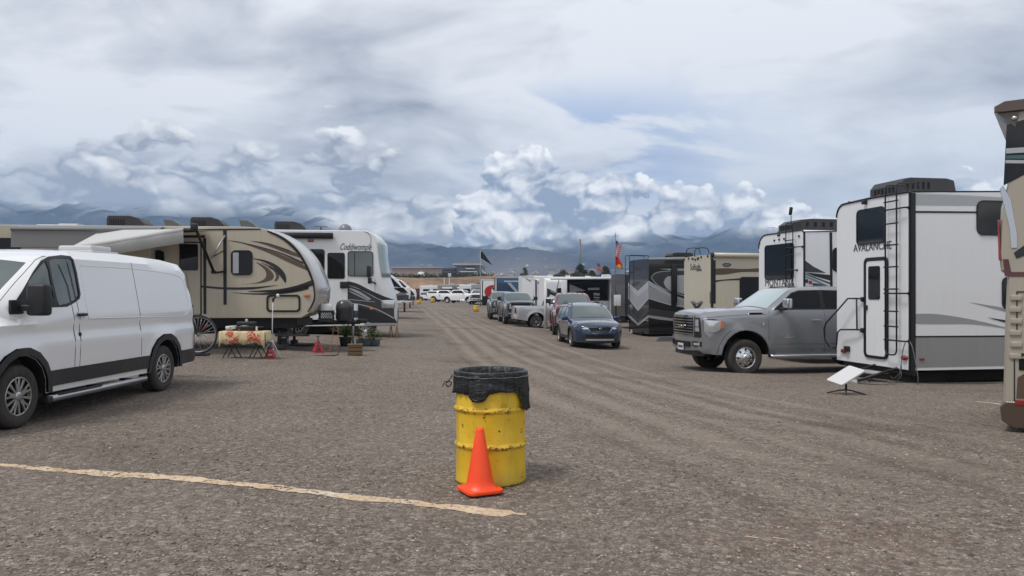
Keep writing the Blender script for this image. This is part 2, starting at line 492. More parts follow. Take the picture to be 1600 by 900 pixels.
# ================================================================ SETTING
def ground_material():
    m = bpy.data.materials.new('gravel_ground'); m.use_nodes = True
    nt = m.node_tree; b = nt.nodes['Principled BSDF']
    P = geopos(nt); x, y, z = sep(nt, P)
    big = noise(nt, P, .09, 4, .6)
    mid = noise(nt, P, .7, 6, .65)
    fine = noise(nt, P, 6, 6, .7)
    v1 = voro(nt, P, 60); vc1 = voro(nt, P, 60, out=1)
    v2 = voro(nt, P, 24); vc2 = voro(nt, P, 24, out=1)
    g1 = sep(nt, vc1)[0]; g2 = sep(nt, vc2)[0]; g3 = sep(nt, vc2)[1]
    # stones of several tones between dark fines
    st = mix(nt, g1, (.055, .045, .038), (.45, .39, .34))
    st2 = mix(nt, g2, (.06, .05, .042), (.54, .475, .42))
    c = mix(nt, g3.step(.35, .75), st, st2)
    c = mix(nt, v1.step(.35, .75) * .55, c, (.045, .040, .036))
    c = mix(nt, v2.step(.45, .8) * .5, c, (.05, .044, .040))
    # far away the stones average out: add tone patches
    patch = ((big - .5) * 1.5 + (mid - .5) * 1.3 + (fine - .5) * .5 + .5).clamp()
    c = mix(nt, .48, c, mix(nt, patch, (.095, .078, .063), (.275, .235, .198)))
    # wheel tracks worn along the lane: coordinates across and along it
    u = x + y * .145 - (12.0 - y).max(0.0) * .10; w = noise(nt, comb(nt, u * .2, y * .05, 0.0), 1.0, 3, .5)
    trk = 0.0
    for cx, wd_ in ((2.15, .22), (2.85, .30), (3.45, .16), (4.25, .26), (4.8, .14), (5.6, .2)):
        d_ = ((u + (w - .5) * 1.0) - cx).abs()
        t_ = d_.step(wd_, wd_ * .2)
        trk = t_ + trk if trk != 0.0 else t_
    along = noise(nt, comb(nt, u * 1.5, y * .12, 2.0), 1.0, 5, .6)
    tf = (trk.clamp() * along.step(.25, .55) * y.step(4, 10))
    c = mix(nt, tf * .5, c, (.29, .25, .21))
    # curved turning tracks on the right foreground
    r_ = ((x + 6.0) * (x + 6.0) + (y + 3.0) * (y + 3.0)).pow(.5) + (mid - .5) * .35
    tr2 = 0.0
    for cr in (8.6, 9.3, 10.1, 10.7, 11.6, 12.3, 12.9, 13.6, 14.7, 15.4, 16.9):
        t_ = (r_ - cr).abs().step(.17, .02); tr2 = t_ + tr2 if tr2 != 0.0 else t_
    f2 = tr2.clamp() * x.step(.4, 2.5) * y.step(22, 12) * noise(nt, P, .8, 3, .6).step(.22, .5)
    dk = 0.0
    for cx in (1.75, 2.5, 3.2, 3.8, 4.55, 5.15):
        t_ = ((u + (w - .5) * 1.0) - cx).abs().step(.16, .03); dk = t_ + dk if dk != 0.0 else t_
    c = mix(nt, dk.clamp() * noise(nt, comb(nt, u * 2.0, y * .25, 7.0), 1.0, 4, .6).step(.40, .60) * y.step(3.5, 6) * y.step(60, 30) * mid.step(.36, .56) * .36, c, (.055, .045, .037))
    c = mix(nt, f2 * .18, c, (.062, .050, .040))
    # damp dark patches and a rusty stain near the end of the painted line
    damp = noise(nt, P, .35, 5, .62).step(.50, .70)
    c = mix(nt, damp * .5, c, (.065, .052, .042))
    sx, sy = (x - 1.9), (y - 4.75)
    rust = ((sx * sx * .7 + sy * sy * 2.5).step(.9, .05)) * noise(nt, P, 5, 5, .7).step(.42, .65)
    c = mix(nt, rust * .4, c, (.13, .055, .032))
    # pale chips scattered
    v3 = voro(nt, P, 9, rand=1.0); vc3 = sep(nt, voro(nt, P, 9, out=1))[1]
    chip = v3.step(.16, .10) * vc3.step(.80, .84)
    c = mix(nt, chip * .8, c, (.42, .39, .36))
    c = mix(nt, 1.0, c, (.98, .95, .92), 'MULTIPLY')
    setin(nt, b.inputs['Base Color'], c)
    b.inputs['Roughness'].default_value = .95; b.inputs['Specular IOR Level'].default_value = .2
    h = (1.0 - v1) * .35 + (1.0 - v2) * .6 + fine * .6 + mid * .8 - tf * .5
    setin(nt, b.inputs['Normal'], bump(nt, h, .85, .022))
    return m
xs = list(np.concatenate([-np.geomspace(14, 7000, 26)[::-1], np.linspace(-13, 13, 53), np.geomspace(14, 7000, 26)]))
ys = list(np.concatenate([[-7000, -800, -90, -20, -8, -3], np.linspace(0, 60, 121), np.geomspace(61, 7000, 50)]))
rng = np.random.default_rng(3)
gv, gf = [], []
for j, Y in enumerate(ys):
    for i, X in enumerate(xs):
        n_ = .012 * math.sin(X * 1.7 + math.sin(Y * .9) * 1.3) + .010 * math.sin(Y * 2.1 + X * .6) if (abs(X) < 14 and 0 < Y < 60) else 0
        gv.append((X, Y, gz(X, Y) + n_ * ss(1, 3, Y)))
W_ = len(xs)
for j in range(len(ys) - 1):
    for i in range(W_ - 1):
        gf.append((j * W_ + i, j * W_ + i + 1, (j + 1) * W_ + i + 1, (j + 1) * W_ + i))
GM = ground_material()
g = MB(); g.add(gv, gf, GM, None, True)
struct(g.build('gravel_ground'), 'brown grey gravel lot with worn wheel tracks')

# loose stones lying on the lot
def stones():
    rng = np.random.default_rng(11)
    N = 42000
    # density falls with distance
    Y = 2.6 + (rng.random(N) ** 1.7) * 15
    X = (rng.random(N) - .5) * 1.36 * Y
    sz = np.clip(rng.lognormal(-5.35, .42, N), .0025, .016)
    sz[rng.random(N) < .004] *= 1.8
    ico = bmesh.new(); bmesh.ops.create_icosphere(ico, subdivisions=1, radius=1)
    base = np.array([v.co[:] for v in ico.verts]); fb = np.array([[v.index for v in f.verts] for f in ico.faces]); ico.free()
    nv = len(base)
    sc = sz[:, None] * np.stack([.8 + .6 * rng.random(N), .7 + .5 * rng.random(N), .4 + .35 * rng.random(N)], 1)
    an = rng.random(N) * 6.283
    V = base[None] * (1 + .28 * (rng.random((N, nv, 1)) - .5)) * sc[:, None, :]
    c_, s_ = np.cos(an)[:, None], np.sin(an)[:, None]
    x = V[..., 0] * c_ - V[..., 1] * s_; y = V[..., 0] * s_ + V[..., 1] * c_
    zg = np.array([gz(a, b_) + (.012 * math.sin(a * 1.7 + math.sin(b_ * .9) * 1.3) + .010 * math.sin(b_ * 2.1 + a * .6)) * ss(1, 3, b_) for a, b_ in zip(X, Y)])
    co = np.stack([x + X[:, None], y + Y[:, None], V[..., 2] + zg[:, None] + sz[:, None] * .15], 2).reshape(-1, 3)
    F = (fb[None] + (np.arange(N) * nv)[:, None, None]).reshape(-1, 3)
    me = bpy.data.meshes.new('gravel')
    me.vertices.add(len(co)); me.vertices.foreach_set('co', co.ravel().astype(np.float32))
    me.loops.add(F.size); me.loops.foreach_set('vertex_index', F.ravel().astype(np.int32))
    me.polygons.add(len(F)); me.polygons.foreach_set('loop_start', np.arange(0, F.size, 3, dtype=np.int32))
    me.update(calc_edges=True); me.validate()
    m = bpy.data.materials.new('loose_stone'); m.use_nodes = True
    nt = m.node_tree; b = nt.nodes['Principled BSDF']
    gi = nt.nodes.new('ShaderNodeNewGeometry'); rnd = S(nt, gi.outputs['Random Per Island'])
    ramp = mix(nt, rnd.pow(1.7), (.08, .066, .053), (.46, .395, .335))
    ramp = mix(nt, rnd.step(.975, .98), ramp, (.46, .42, .37))
    setin(nt, b.inputs['Base Color'], ramp); b.inputs['Roughness'].default_value = .9
    me.materials.append(m)
    o = bpy.data.objects.new('gravel', me); col.objects.link(o)
    tag(o, 'loose brown and grey stones scattered over the lot', None, kind='stuff')
stones()

# painted line, worn by traffic
pm = bpy.data.materials.new('line_paint'); pm.use_nodes = True
nt = pm.node_tree; b = nt.nodes['Principled BSDF']; P = geopos(nt)
c_ = mix(nt, noise(nt, P, 3, 5, .7).step(.35, .7), (.58, .42, .27), (.70, .55, .39))
px3, py3, _ = sep(nt, P)
wht = noise(nt, P, 2.3, 4, .6).step(.5, .62) * px3.step(-1.7, -1.0) * px3.step(-.6, -1.0)
c_ = mix(nt, wht * .85, c_, (.62, .62, .61))
crack = voro(nt, P, 28, out=0).step(.55, .75)
c_ = mix(nt, crack * .35, c_, (.16, .13, .10))
setin(nt, b.inputs['Base Color'], c_); b.inputs['Roughness'].default_value = .85
hole = (noise(nt, P, 38, 4, .65) * .55 + voro(nt, P, 30) * .45 + (noise(nt, P, 1.6, 3, .6) - .5) * .35)
setin(nt, b.inputs['Alpha'], hole.step(.66, .61))
setin(nt, b.inputs['Normal'], bump(nt, noise(nt, P, 70, 5, .7) + (1.0 - voro(nt, P, 45)), .8, .012))
def paint_line(name, p0, p1, w, hide=0.0, seed=1, label=None):
    rr = random.Random(seed); mb = MB()
    a, b_ = Vector(p0), Vector(p1); L = (b_ - a).length; n = int(L / .045)
    t = (b_ - a) / L; nrm = Vector((-t.y, t.x))
    l, r = [], []
    e1 = e2 = 0
    for i in range(n + 1):
        e1 = e1 * .75 + (rr.random() - .5) * .036; e2 = e2 * .75 + (rr.random() - .5) * .036
        wob = .006 * math.sin(i * .07) + .004 * math.sin(i * .23)
        q = a + t * L * i / n
        p1_ = q + nrm * (w / 2 + e1 + wob); p2_ = q - nrm * (w / 2 + e2 - wob)
        if i > n - 3: p1_ = q + nrm * w * .15; p2_ = q - nrm * w * .2
        l.append(p1_); r.append(p2_)
    hz = lambda X, Y: gz(X, Y) + (.012 * math.sin(X * 1.7 + math.sin(Y * .9) * 1.3) + .010 * math.sin(Y * 2.1 + X * .6)) * ss(1, 3, Y) + .005
    vs = [(q.x, q.y, hz(q.x, q.y)) for q in l] + [(q.x, q.y, hz(q.x, q.y)) for q in r]
    mb.add(vs, [(i, i + 1, n + 2 + i, n + 1 + i) for i in range(n)], pm)
    return struct(mb.build(name), label)
paint_line('painted_line', at(-260, 7.6).xy, gp(822, 800).xy, .12, seed=4, label='worn cream painted line across the gravel')
paint_line('painted_line', gp(1525, 625).xy, gp(1600, 636).xy, .10, seed=9, label='short white painted line by the brown coach')
for k_, (a_, b_) in enumerate((((1165, 839), (1185, 842)), ((1208, 841), (1232, 845)), ((1240, 856), (1256, 860)))):
    paint_line('paint_patch', gp(*a_).xy, gp(*b_).xy, .05, seed=20 + k_)

# brown scrub embankment behind the far vehicles
em = bpy.data.materials.new('dry_scrub'); em.use_nodes = True
nt = em.node_tree; b = nt.nodes['Principled BSDF']; P = geopos(nt)
x, y, z = sep(nt, P)
n1 = noise(nt, P, .06, 6, .7); n2 = noise(nt, P, .6, 5, .7)
c_ = mix(nt, ((n1 - .5) * 2.4 + (n2 - .5) * 1.4 + .5).clamp(), (.10, .062, .038), (.33, .21, .125))
c_ = mix(nt, noise(nt, P, .16, 5, .7).step(.55, .68) * .6, c_, (.10, .095, .045))
setin(nt, b.inputs['Base Color'], c_); b.inputs['Roughness'].default_value = 1
ev, ef = [], []
exs = np.linspace(-300, 420, 121); eys = [215, 222, 230, 238, 246, 256, 300, 900]
ehs = [-.6, 1.0, 3.2, 5.4, 6.6, 7.1, 7.4, 7.5]
rr = random.Random(5)
for j, Y in enumerate(eys):
    for X in exs:
        f = 1 - .35 * ss(60, 300, X)
        ev.append((X, Y + 6 * math.sin(X * .03), ehs[j] * f + (rr.random() - .5) * .5 + .5 * math.sin(X * .045)))
for j in range(len(eys) - 1):
    for i in range(len(exs) - 1):
        o_ = j * len(exs) + i; ef.append((o_, o_ + 1, o_ + len(exs) + 1, o_ + len(exs)))
e = MB(); e.add(ev, ef, em, None, True); struct(e.build('embankment_terrain'), 'brown weedy embankment behind the far vehicles')

# mountains
mm = bpy.data.materials.new('mountain'); mm.use_nodes = True
nt = mm.node_tree; b = nt.nodes['Principled BSDF']; P = geopos(nt); x, y, z = sep(nt, P)
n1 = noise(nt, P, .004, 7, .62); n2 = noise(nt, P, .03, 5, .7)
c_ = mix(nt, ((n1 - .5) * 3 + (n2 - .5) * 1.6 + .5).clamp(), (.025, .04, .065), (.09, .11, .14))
c_ = mix(nt, z.step(150, 40) * noise(nt, P, .0025, 4, .6).step(.42, .62) * .6, c_, (.22, .19, .165))
hs = voro(nt, P, .045); hc = sep(nt, voro(nt, P, .045, out=1))[0]
house = hs.step(.20, .12) * hc.step(.55, .6) * z.step(170, 60) * n1.step(.45, .6)
c_ = mix(nt, house, c_, (.6, .58, .55))
setin(nt, b.inputs['Base Color'], c_); b.inputs['Roughness'].default_value = 1; b.inputs['Specular IOR Level'].default_value = 0
# the tops stand inside the cloud: they fade out with height above sea level
wisp = noise(nt, comb(nt, x * .0022, y * .0012, z * .003), 1.0, 4, .5)
base_h = x.step(-900, -350) * -145.0 + 300.0 + x.step(0, 950) * 52.0
al = (z - base_h - (wisp - .5) * 130.0).step(-60, 60) * -1.0 + 1.0
al = al * (z - base_h).step(38, 12)
setin(nt, b.inputs['Alpha'], al)
def fbm(x, y, oct=6, seed=0):
    v, a = 0, 1
    for o in range(oct):
        v += a * (abs(math.sin(x * 1.3 + seed + 1.7 * math.sin(y * .9 + o)) * math.cos(y * 1.1 - seed * .5 + 1.3 * math.sin(x * .7 - o)))); x *= 1.9; y *= 1.9; a *= .52
    return v
mv, mf = [], []
MXS = np.linspace(-3300, 3300, 240); MYS = np.linspace(1500, 3300, 60)
for j, Y in enumerate(MYS):
    t = j / (len(MYS) - 1)
    for X in MXS:
        pxx = 800 + X / Y * 1220
        A = .118 - .042 * ss(480, 640, pxx) - .013 * ss(640, 800, pxx) + .020 * ss(900, 1190, pxx) - .0 * ss(1190, 1400, pxx)
        peak = A * 3900
        prof = min(1, (t / .86)) ** 1.7
        foot = .16 * ss(0, .3, t) * ss(600, 850, pxx) * (1 - ss(900, 1100, pxx))
        rz_ = fbm(X * .0032, Y * .0032, 6, 2.0)
        h = peak * (prof * (.72 + .28 * rz_) + foot * rz_ * .9) + 16 * (rz_ - .8) * ss(0, .2, t)
        if t > .86: h *= 1 - (t - .86) * 1.2
        mv.append((X, Y, h - 3))
n_ = len(MXS)
for j in range(len(MYS) - 1):
    for i in range(n_ - 1):
        o_ = j * n_ + i; mf.append((o_, o_ + 1, o_ + n_ + 1, o_ + n_))
mo = MB(); mo.add(mv, mf, mm, None, True); struct(mo.build('mountains'), 'blue mountain range with cloud over its tops')

# haze
hz_ = MB(); hz_.box((0, 1650, 225), (7000, 3700, 456), 'under_dark')
hm = bpy.data.materials.new('haze_air'); hm.use_nodes = True
nt = hm.node_tree; nt.nodes.clear()
o_ = nt.nodes.new('ShaderNodeOutputMaterial'); pv = nt.nodes.new('ShaderNodeVolumePrincipled')
pv.inputs['Color'].default_value = (.46, .68, 1.0, 1); pv.inputs['Density'].default_value = .00020
nt.links.new(pv.outputs[0], o_.inputs['Volume'])
hz_.mats = [hm]
tag(hz_.build('haze'), 'thin blue air between the lot and the mountains', None, kind='stuff')
# ================================================================ DRUM, LINER AND CONE
def drum_material():
    m = bpy.data.materials.new('drum_yellow'); m.use_nodes = True
    nt = m.node_tree; b = nt.nodes['Principled BSDF']; P = texco(nt, 'Object'); x, y, z = sep(nt, P)
    n1 = noise(nt, P, 3, 5, .6); n2 = noise(nt, P, 22, 5, .65); n3 = noise(nt, P, 60, 3, .6)
    c = mix(nt, n1, (.70, .44, .02), (.82, .54, .032))
    c = mix(nt, noise(nt, comb(nt, x * 9, y * 9, z * 1.1), 1, 4, .6).step(.5, .72) * .45, c, (.34, .25, .05))
    c = mix(nt, z.step(.16, 0) * n1.step(.35, .6) * .5, c, (.30, .24, .07))
    ring = ((z - .30).abs().step(.034, .012) + (z - .585).abs().step(.034, .012) + z.step(.03, .0)) 
    chip = n2.step(.640, .665) + ring * n2.step(.53, .56) * n3.step(.42, .5)
    c = mix(nt, (chip + n2.step(.60, .66) * .0).clamp(), c, mix(nt, n3.step(.4, .6), (.035, .02, .014), (.16, .06, .025)))
    # scratch
    s1 = voro(nt, vmath(nt, 'ADD', P, (3, 1, 0)), 5, feature='DISTANCE_TO_EDGE')
    setin(nt, b.inputs['Base Color'], c); setin(nt, b.inputs['Roughness'], n1 * .25 + .32)
    setin(nt, b.inputs['Normal'], bump(nt, n2 * .1 - chip.clamp() * .15 + noise(nt, P, 4, 2, .5) * 3, .4, .010))
    return m
DM = drum_material()
dp = at(767, 6.32)
drum = empty('steel_drum', dp, .3, 'rusty yellow steel drum standing in the middle of the lane', 'drum')
prof = [(0, .02), (.268, .02), (.27, 0), (.284, 0), (.287, .012), (.282, .03)]
def ringp(z0):
    return [(.282, z0 - .03), (.284, z0 - .022), (.295, z0 - .009), (.298, z0), (.295, z0 + .009), (.284, z0 + .022), (.282, z0 + .03)]
prof += ringp(.30) + ringp(.585) + [(.282, .80), (.283, .855), (.290, .862), (.292, .872), (.287, .879), (.276, .876), (.274, .86), (.272, .05), (0, .05)]
mb = MB(); mb.lathe(prof, DM, 96)
# dents
rr = random.Random(2)
dn = [(rr.random() * 6.28, .1 + rr.random() * .65, .05 + rr.random() * .06, .004 + rr.random() * .006) for _ in range(12)] + [(4.25, .17, .09, .018), (4.0, .2, .06, .012)]
nv = []
for (x, y, z) in mb.v:
    r = math.hypot(x, y)
    if r > .2:
        a = math.atan2(y, x) % 6.28318; dr = 0
        for (da, dz_, w, dep) in dn:
            dd = min(abs(a - da), 6.283 - abs(a - da)) * .28
            dr += dep * math.exp(-((dd / w) ** 2 + ((z - dz_) / w) ** 2))
        x *= 1 - dr / r; y *= 1 - dr / r
    nv.append((x, y, z))
mb.v = nv; mb.build('drum_body', drum)
# bin liner: pleated plastic over the rim
lm = bpy.data.materials.new('liner_plastic'); lm.use_nodes = True
nt = lm.node_tree; b = nt.nodes['Principled BSDF']; P = texco(nt, 'Object'); x, y, z = sep(nt, P)
b.inputs['Base Color'].default_value = (.010, .011, .013, 1); b.inputs['Roughness'].default_value = .36
hh = noise(nt, comb(nt, x * .8, y * .8, z * 2.4), 11, 3, .5, 1.5) + noise(nt, comb(nt, x, y, z * 2.0), 30, 3, .55, 1.5) * .3
setin(nt, b.inputs['Normal'], bump(nt, hh, .55, .022))
lin = MB(); SEG = 160
rows = []
for j in range(26):
    row = []
    for k in range(SEG):
        a = 2 * math.pi * k / SEG
        # front in local coordinates after rotation .3 : camera side is about -90 deg
        ca = (a + .3) % (2 * math.pi)
        drop = .150 + .012 * math.sin(2 * a + 1) + .006 * math.sin(5 * a) + .002 * math.sin(17 * a)
        # flap in front-left and long tail at the right
        f1 = math.exp(-((ca - R(253)) / .24) ** 6); f2 = math.exp(-((ca - R(342)) / .34) ** 4)
        drop += .050 * f1 + .15 * f2
        pleat = .006 * math.sin(23 * a + 2 * math.sin(5 * a)) + .004 * math.sin(41 * a + 1) + .003 * math.sin(67 * a)
        if j <= 8:        # inside, sinking into the drum
            t = j / 8; r = .262 - .02 * (1 - t) + pleat * .8; z = .60 + .262 * t
            if t < .6: r += pleat * 1.5
        elif j <= 12:
            t = (j - 8) / 4; an = math.pi * (1 - t); r = .284 + .015 * math.cos(an); z = .874 + .013 * math.sin(an)
        else:
            t = (j - 12) / 13
            r = .297 + pleat * (.5 + .5 * t) + .005 * math.sin(t * 9 + 3 * math.sin(a * 2)) * t + .006 * t + .02 * f1 * t + .008 * f2 * t
            z = .868 - drop * t
        row.append((r * math.cos(a), r * math.sin(a), z))
    rows.append(row)
vs = [p for r in rows for p in r]
fs = [(j * SEG + k, j * SEG + (k + 1) % SEG, (j + 1) * SEG + (k + 1) % SEG, (j + 1) * SEG + k) for j in range(25) for k in range(SEG)]
lin.add(vs, fs, lm, None, True)
liner = lin.build('bin_liner')
liner.location = dp; liner.rotation_euler = (0, 0, .3)
tag(liner, 'black plastic bin liner folded over the rim of the yellow drum', 'bin liner')
sm_ = liner.modifiers.new('thick', 'SOLIDIFY'); sm_.thickness = .0015
cord = MB()
cord.tube([(.304 * math.cos(2 * math.pi * k / 90), .304 * math.sin(2 * math.pi * k / 90), .846 + .003 * math.sin(k * .4)) for k in range(90)], .0035, 'graphic_charcoal', 6, closed=True)
mat('cord_grey', (.30, .30, .30), .7)
for k in range(150):
    a = 2 * math.pi * k / 150
    cord.box((.308 * math.cos(a), .308 * math.sin(a), .846 + .003 * math.sin(a * 14.3)), (.004, .006, .004), 'cord_grey', rot=(0, 0, a))
k0 = R(180 - 17)
kx, ky = .31 * math.cos(k0), .31 * math.sin(k0)
cord.tube(spline([(kx, ky, .845), (kx - .03, ky - .01, .80), (kx - .055, ky, .77), (kx - .03, ky + .01, .745), (kx - .01, ky, .78), (kx - .06, ky, .79), (kx - .085, ky - .01, .75)], 5), .0045, lm, 6)
cord.build('drawstring', liner)

# cone
cm = bpy.data.materials.new('cone_orange'); cm.use_nodes = True
nt = cm.node_tree; b = nt.nodes['Principled BSDF']; P = texco(nt, 'Object'); x, y, z = sep(nt, P)
n1 = noise(nt, comb(nt, x * 6, y * 6, z), 2, 4, .6)
c = mix(nt, n1, (.90, .055, .008), (.98, .095, .012))
c = mix(nt, noise(nt, P, 40, 4, .7).step(.62, .72) * .25, c, (.25, .06, .03))
setin(nt, b.inputs['Base Color'], c); b.inputs['Roughness'].default_value = .42
b.inputs['Subsurface Weight'].default_value = .0
cp = at(750, 5.92)
cone = MB()
pf = [(0, .030), (.118, .030), (.126, .045), (.112, .062), (.105, .075), (.0945, .14), (.094, .141)]
cone.lathe([(.135, .026), (.128, .034), (.118, .046), (.106, .062), (.098, .09), (.030, .468), (.026, .478), (.016, .480), (.014, .47), (.085, .08), (.10, .02)], cm, 40)
bs = MB()
bp_ = rrect(-.145, -.145, .145, .145, .055, 5)
bs.prism(bp_, .004, .030, cm, 'z', bev=.006)
cr = empty('traffic_cone', cp, .45, 'small orange plastic traffic cone in front of the yellow drum', 'traffic cone')
cone.build('cone_body', cr)
bs.build('base', cr)
# ================================================================ VEHICLE BODIES
def pip(pts, poly):
    """vectorised point in polygon"""
    x, y = pts[:, 0], pts[:, 1]; inside = np.zeros(len(pts), bool); n = len(poly); j = n - 1
    for i in range(n):
        xi, yi = poly[i]; xj, yj = poly[j]
        if yi != yj:
            c = ((yi > y) != (yj > y)) & (x < (xj - xi) * (y - yi) / (yj - yi) + xi)
            inside ^= c
        j = i
    return inside
def segdist(pts, segs):
    d = np.full(len(pts), 9.0)
    for (a, b) in segs:
        a = np.array(a[:2], float); b = np.array(b[:2], float); ab = b - a; L = ab @ ab
        if L < 1e-12: continue
        t = np.clip(((pts - a) @ ab) / L, 0, 1)
        q = a + t[:, None] * ab
        d = np.minimum(d, np.hypot(*(pts - q).T))
    return d
def interp(tab, v): return float(np.interp(v, [t[0] for t in tab], [t[1] for t in tab]))
class Skin:
    """body skin: one side outline (x,z) closed over the width by strips.
    outline: list of (x, z, (part, material, bow, frame) of the strip to the next point); bow None = no strip"""
    def __init__(s, root, outline, hw, regions=(), r=.07, grid=.14, K=10, round_from=.62):
        s.root, s.hw, s.r = root, hw, r
        s.parts = {}
        # densify
        O = []; n = len(outline)
        for i in range(n):
            a, b = outline[i], outline[(i + 1) % n]
            L = math.hypot(b[0] - a[0], b[1] - a[1]); m = max(1, int(L / grid))
            for k in range(m): O.append((a[0] + (b[0] - a[0]) * k / m, a[1] + (b[1] - a[1]) * k / m, a[2]))
        s.O = O; N = len(O)
        P2 = [(o[0], o[1]) for o in O]
        s.rseg = [(O[i], O[(i + 1) % N]) for i in range(N) if O[i][2][0] != 'under']
        pts = list(P2); edges = [(i, (i + 1) % N) for i in range(N)]
        extra = []
        for f in (.08, .3, .62, 1.0):
            ins = inset2(P2, r * f)
            dd = segdist(np.array(ins), s.rseg); ok = pip(np.array(ins), P2)
            extra += [p for p, d_, k in zip(ins, dd, ok) if k and d_ > r * f * .8 and d_ < r * f * 1.6]
        gx0, gx1 = min(p[0] for p in P2), max(p[0] for p in P2); gz0, gz1 = min(p[1] for p in P2), max(p[1] for p in P2)
        G = np.array([(x, z) for x in np.arange(gx0, gx1, grid) for z in np.arange(gz0 + .03, gz1, grid * .6)])
        keep = pip(G, P2) & (segdist(G, s.rseg) > r * 1.15) & (segdist(G, [(O[i], O[(i + 1) % N]) for i in range(N)]) > .03)
        for poly, *_ in regions: keep &= segdist(G, [(poly[i - 1], poly[i]) for i in range(len(poly))]) > .025
        extra += [tuple(p) for p in G[keep]]
        pts += extra
        for poly, *_ in regions:
            # subdivide region outline
            q = []
            for i in range(len(poly)):
                a, b = poly[i], poly[(i + 1) % len(poly)]; L = math.hypot(b[0] - a[0], b[1] - a[1]); m = max(1, int(L / .2))
                q += [(a[0] + (b[0] - a[0]) * k / m, a[1] + (b[1] - a[1]) * k / m) for k in range(m)]
            o = len(pts); pts += q; edges += [(o + i, o + (i + 1) % len(q)) for i in range(len(q))]
        V, E, F, *_ = delaunay_2d_cdt([Vector(p) for p in pts], edges, [], 0, 1e-4)
        V = np.array([tuple(v) for v in V]); F = [f for f in F]
        C = np.array([V[list(f)].mean(0) for f in F])
        ins = pip(C, P2); lab = np.full(len(F), -1)
        for k, (poly, *_) in enumerate(regions): lab[pip(C, poly)] = k
        D = segdist(V, s.rseg)
        Y = np.array([s.yy(x, z, d_) for (x, z), d_ in zip(V, D)])
        body_m = s.body_m = outline[0][2][1] if not hasattr(s, 'bm_') else s.bm_
        groups = {}
        for fi, f in enumerate(F):
            if ins[fi]: groups.setdefault(lab[fi], []).append(f)
        for k, fs in groups.items():
            if k < 0: part, m, off = 'body', s.bodymat(regions), 0.0
            else: part, m, off = regions[k][1], regions[k][2], regions[k][3]
            if part is None: continue
            for sg in ((1, -1) if (k < 0 or len(regions[k]) < 5) else (regions[k][4],)):
                used = sorted({i for f in fs for i in f}); mp = {v: i for i, v in enumerate(used)}
                key = part
                if part in ('window', 'side_lamp'): key = f'window#{k}#{sg}'
                mb = s.parts.setdefault(key, MB())
                mb.add([(V[i][0], sg * (Y[i] + off), V[i][1]) for i in used], [[mp[i] for i in f] for f in fs], m, None, True)
        # strips
        nrm = []
        A = sum(P2[i][0] * P2[(i + 1) % N][1] - P2[(i + 1) % N][0] * P2[i][1] for i in range(N)); sg = 1 if A > 0 else -1
        for i in range(N):
            a, b = Vector(P2[i - 1]), Vector(P2[(i + 1) % N]); e = (b - a).normalized(); nrm.append(Vector((e.y, -e.x)) * sg)
        Yc = [s.yy(p[0], p[1], 0 if O[i][2][0] != 'under' or O[i - 1][2][0] != 'under' else 9) for i, p in enumerate(P2)]
        U = sorted(set([round(-1 + 2 * k / K, 4) for k in range(K + 1)] + [-.93, .93]))
        for i in range(N):
            j = (i + 1) % N; part, m, bow, *rest = O[i][2]
            if bow is None: continue
            bj = O[j][2][2]; bi = bow; 
            bprev = O[i - 1][2][2]
            b0 = bow if bprev is None else (bow + bprev) / 2
            b1 = bow if bj is None else (bow + bj) / 2
            for k in range(len(U) - 1):
                u0, u1 = U[k], U[k + 1]; um = (u0 + u1) / 2
                q = []
                for (ii, bb, u) in ((i, b0, u0), (i, b0, u1), (j, b1, u1), (j, b1, u0)):
                    w = bb * (1 - u * u); q.append((P2[ii][0] + nrm[ii].x * w, u * Yc[ii], P2[ii][1] + nrm[ii].y * w))
                pp, mm_ = part, m
                if part in ('windshield', 'rear_window') and abs(um) > (rest[0] if rest else .93): pp, mm_ = 'body', s.bodymat(regions)
                if part == 'under': pp = 'body'
                s.parts.setdefault(pp, MB()).add(q, [(0, 1, 2, 3)], mm_, None, True)
    def bodymat(s, regions): return s.root['_m']
    def yy(s, x, z, d):
        r = s.r; y = s.hw(x, z)
        if d < r: y -= r - math.sqrt(max(0, r * r - (r - d) ** 2))
        return y
    def y(s, x, z): 
        d = segdist(np.array([(x, z)]), s.rseg)[0]; return s.yy(x, z, d)
    def line(s, mb, pts, r, m, side=1, lift=0.0, closed=False, step=.12):
        out = []; n = len(pts)
        for i in range(n if closed else n - 1):
            a, b = pts[i], pts[(i + 1) % n]; k = max(1, int(math.hypot(b[0] - a[0], b[1] - a[1]) / step))
            out += [(a[0] + (b[0] - a[0]) * t / k, a[1] + (b[1] - a[1]) * t / k) for t in range(k)]
        if not closed: out.append(pts[-1])
        mb.tube([(x, side * (s.y(x, z) + lift), z) for x, z in out], r, m, 6, closed=closed)
    def finish(s, angle=32):
        res = {}
        for key, mb in s.parts.items():
            nm = key.split('#')[0]
            o = mb.build(nm, s.root)
            bm = bmesh.new(); bm.from_mesh(o.data); bmesh.ops.remove_doubles(bm, verts=bm.verts, dist=.0012)
            bmesh.ops.recalc_face_normals(bm, faces=bm.faces); bm.to_mesh(o.data); bm.free()
            o.data.set_sharp_from_angle(angle=R(angle))
            res[key] = o
        return res
def arch(cx, cz, r, z0, n=9):
    """points of a wheel opening from the rear foot to the front foot as seen going +x"""
    a0 = math.asin(max(-1, min(1, (z0 - cz) / r)))
    return [(cx - r * math.cos(a0 + (math.pi - 2 * a0) * k / n), cz + r * math.sin(a0 + (math.pi - 2 * a0) * k / n)) for k in range(n + 1)]
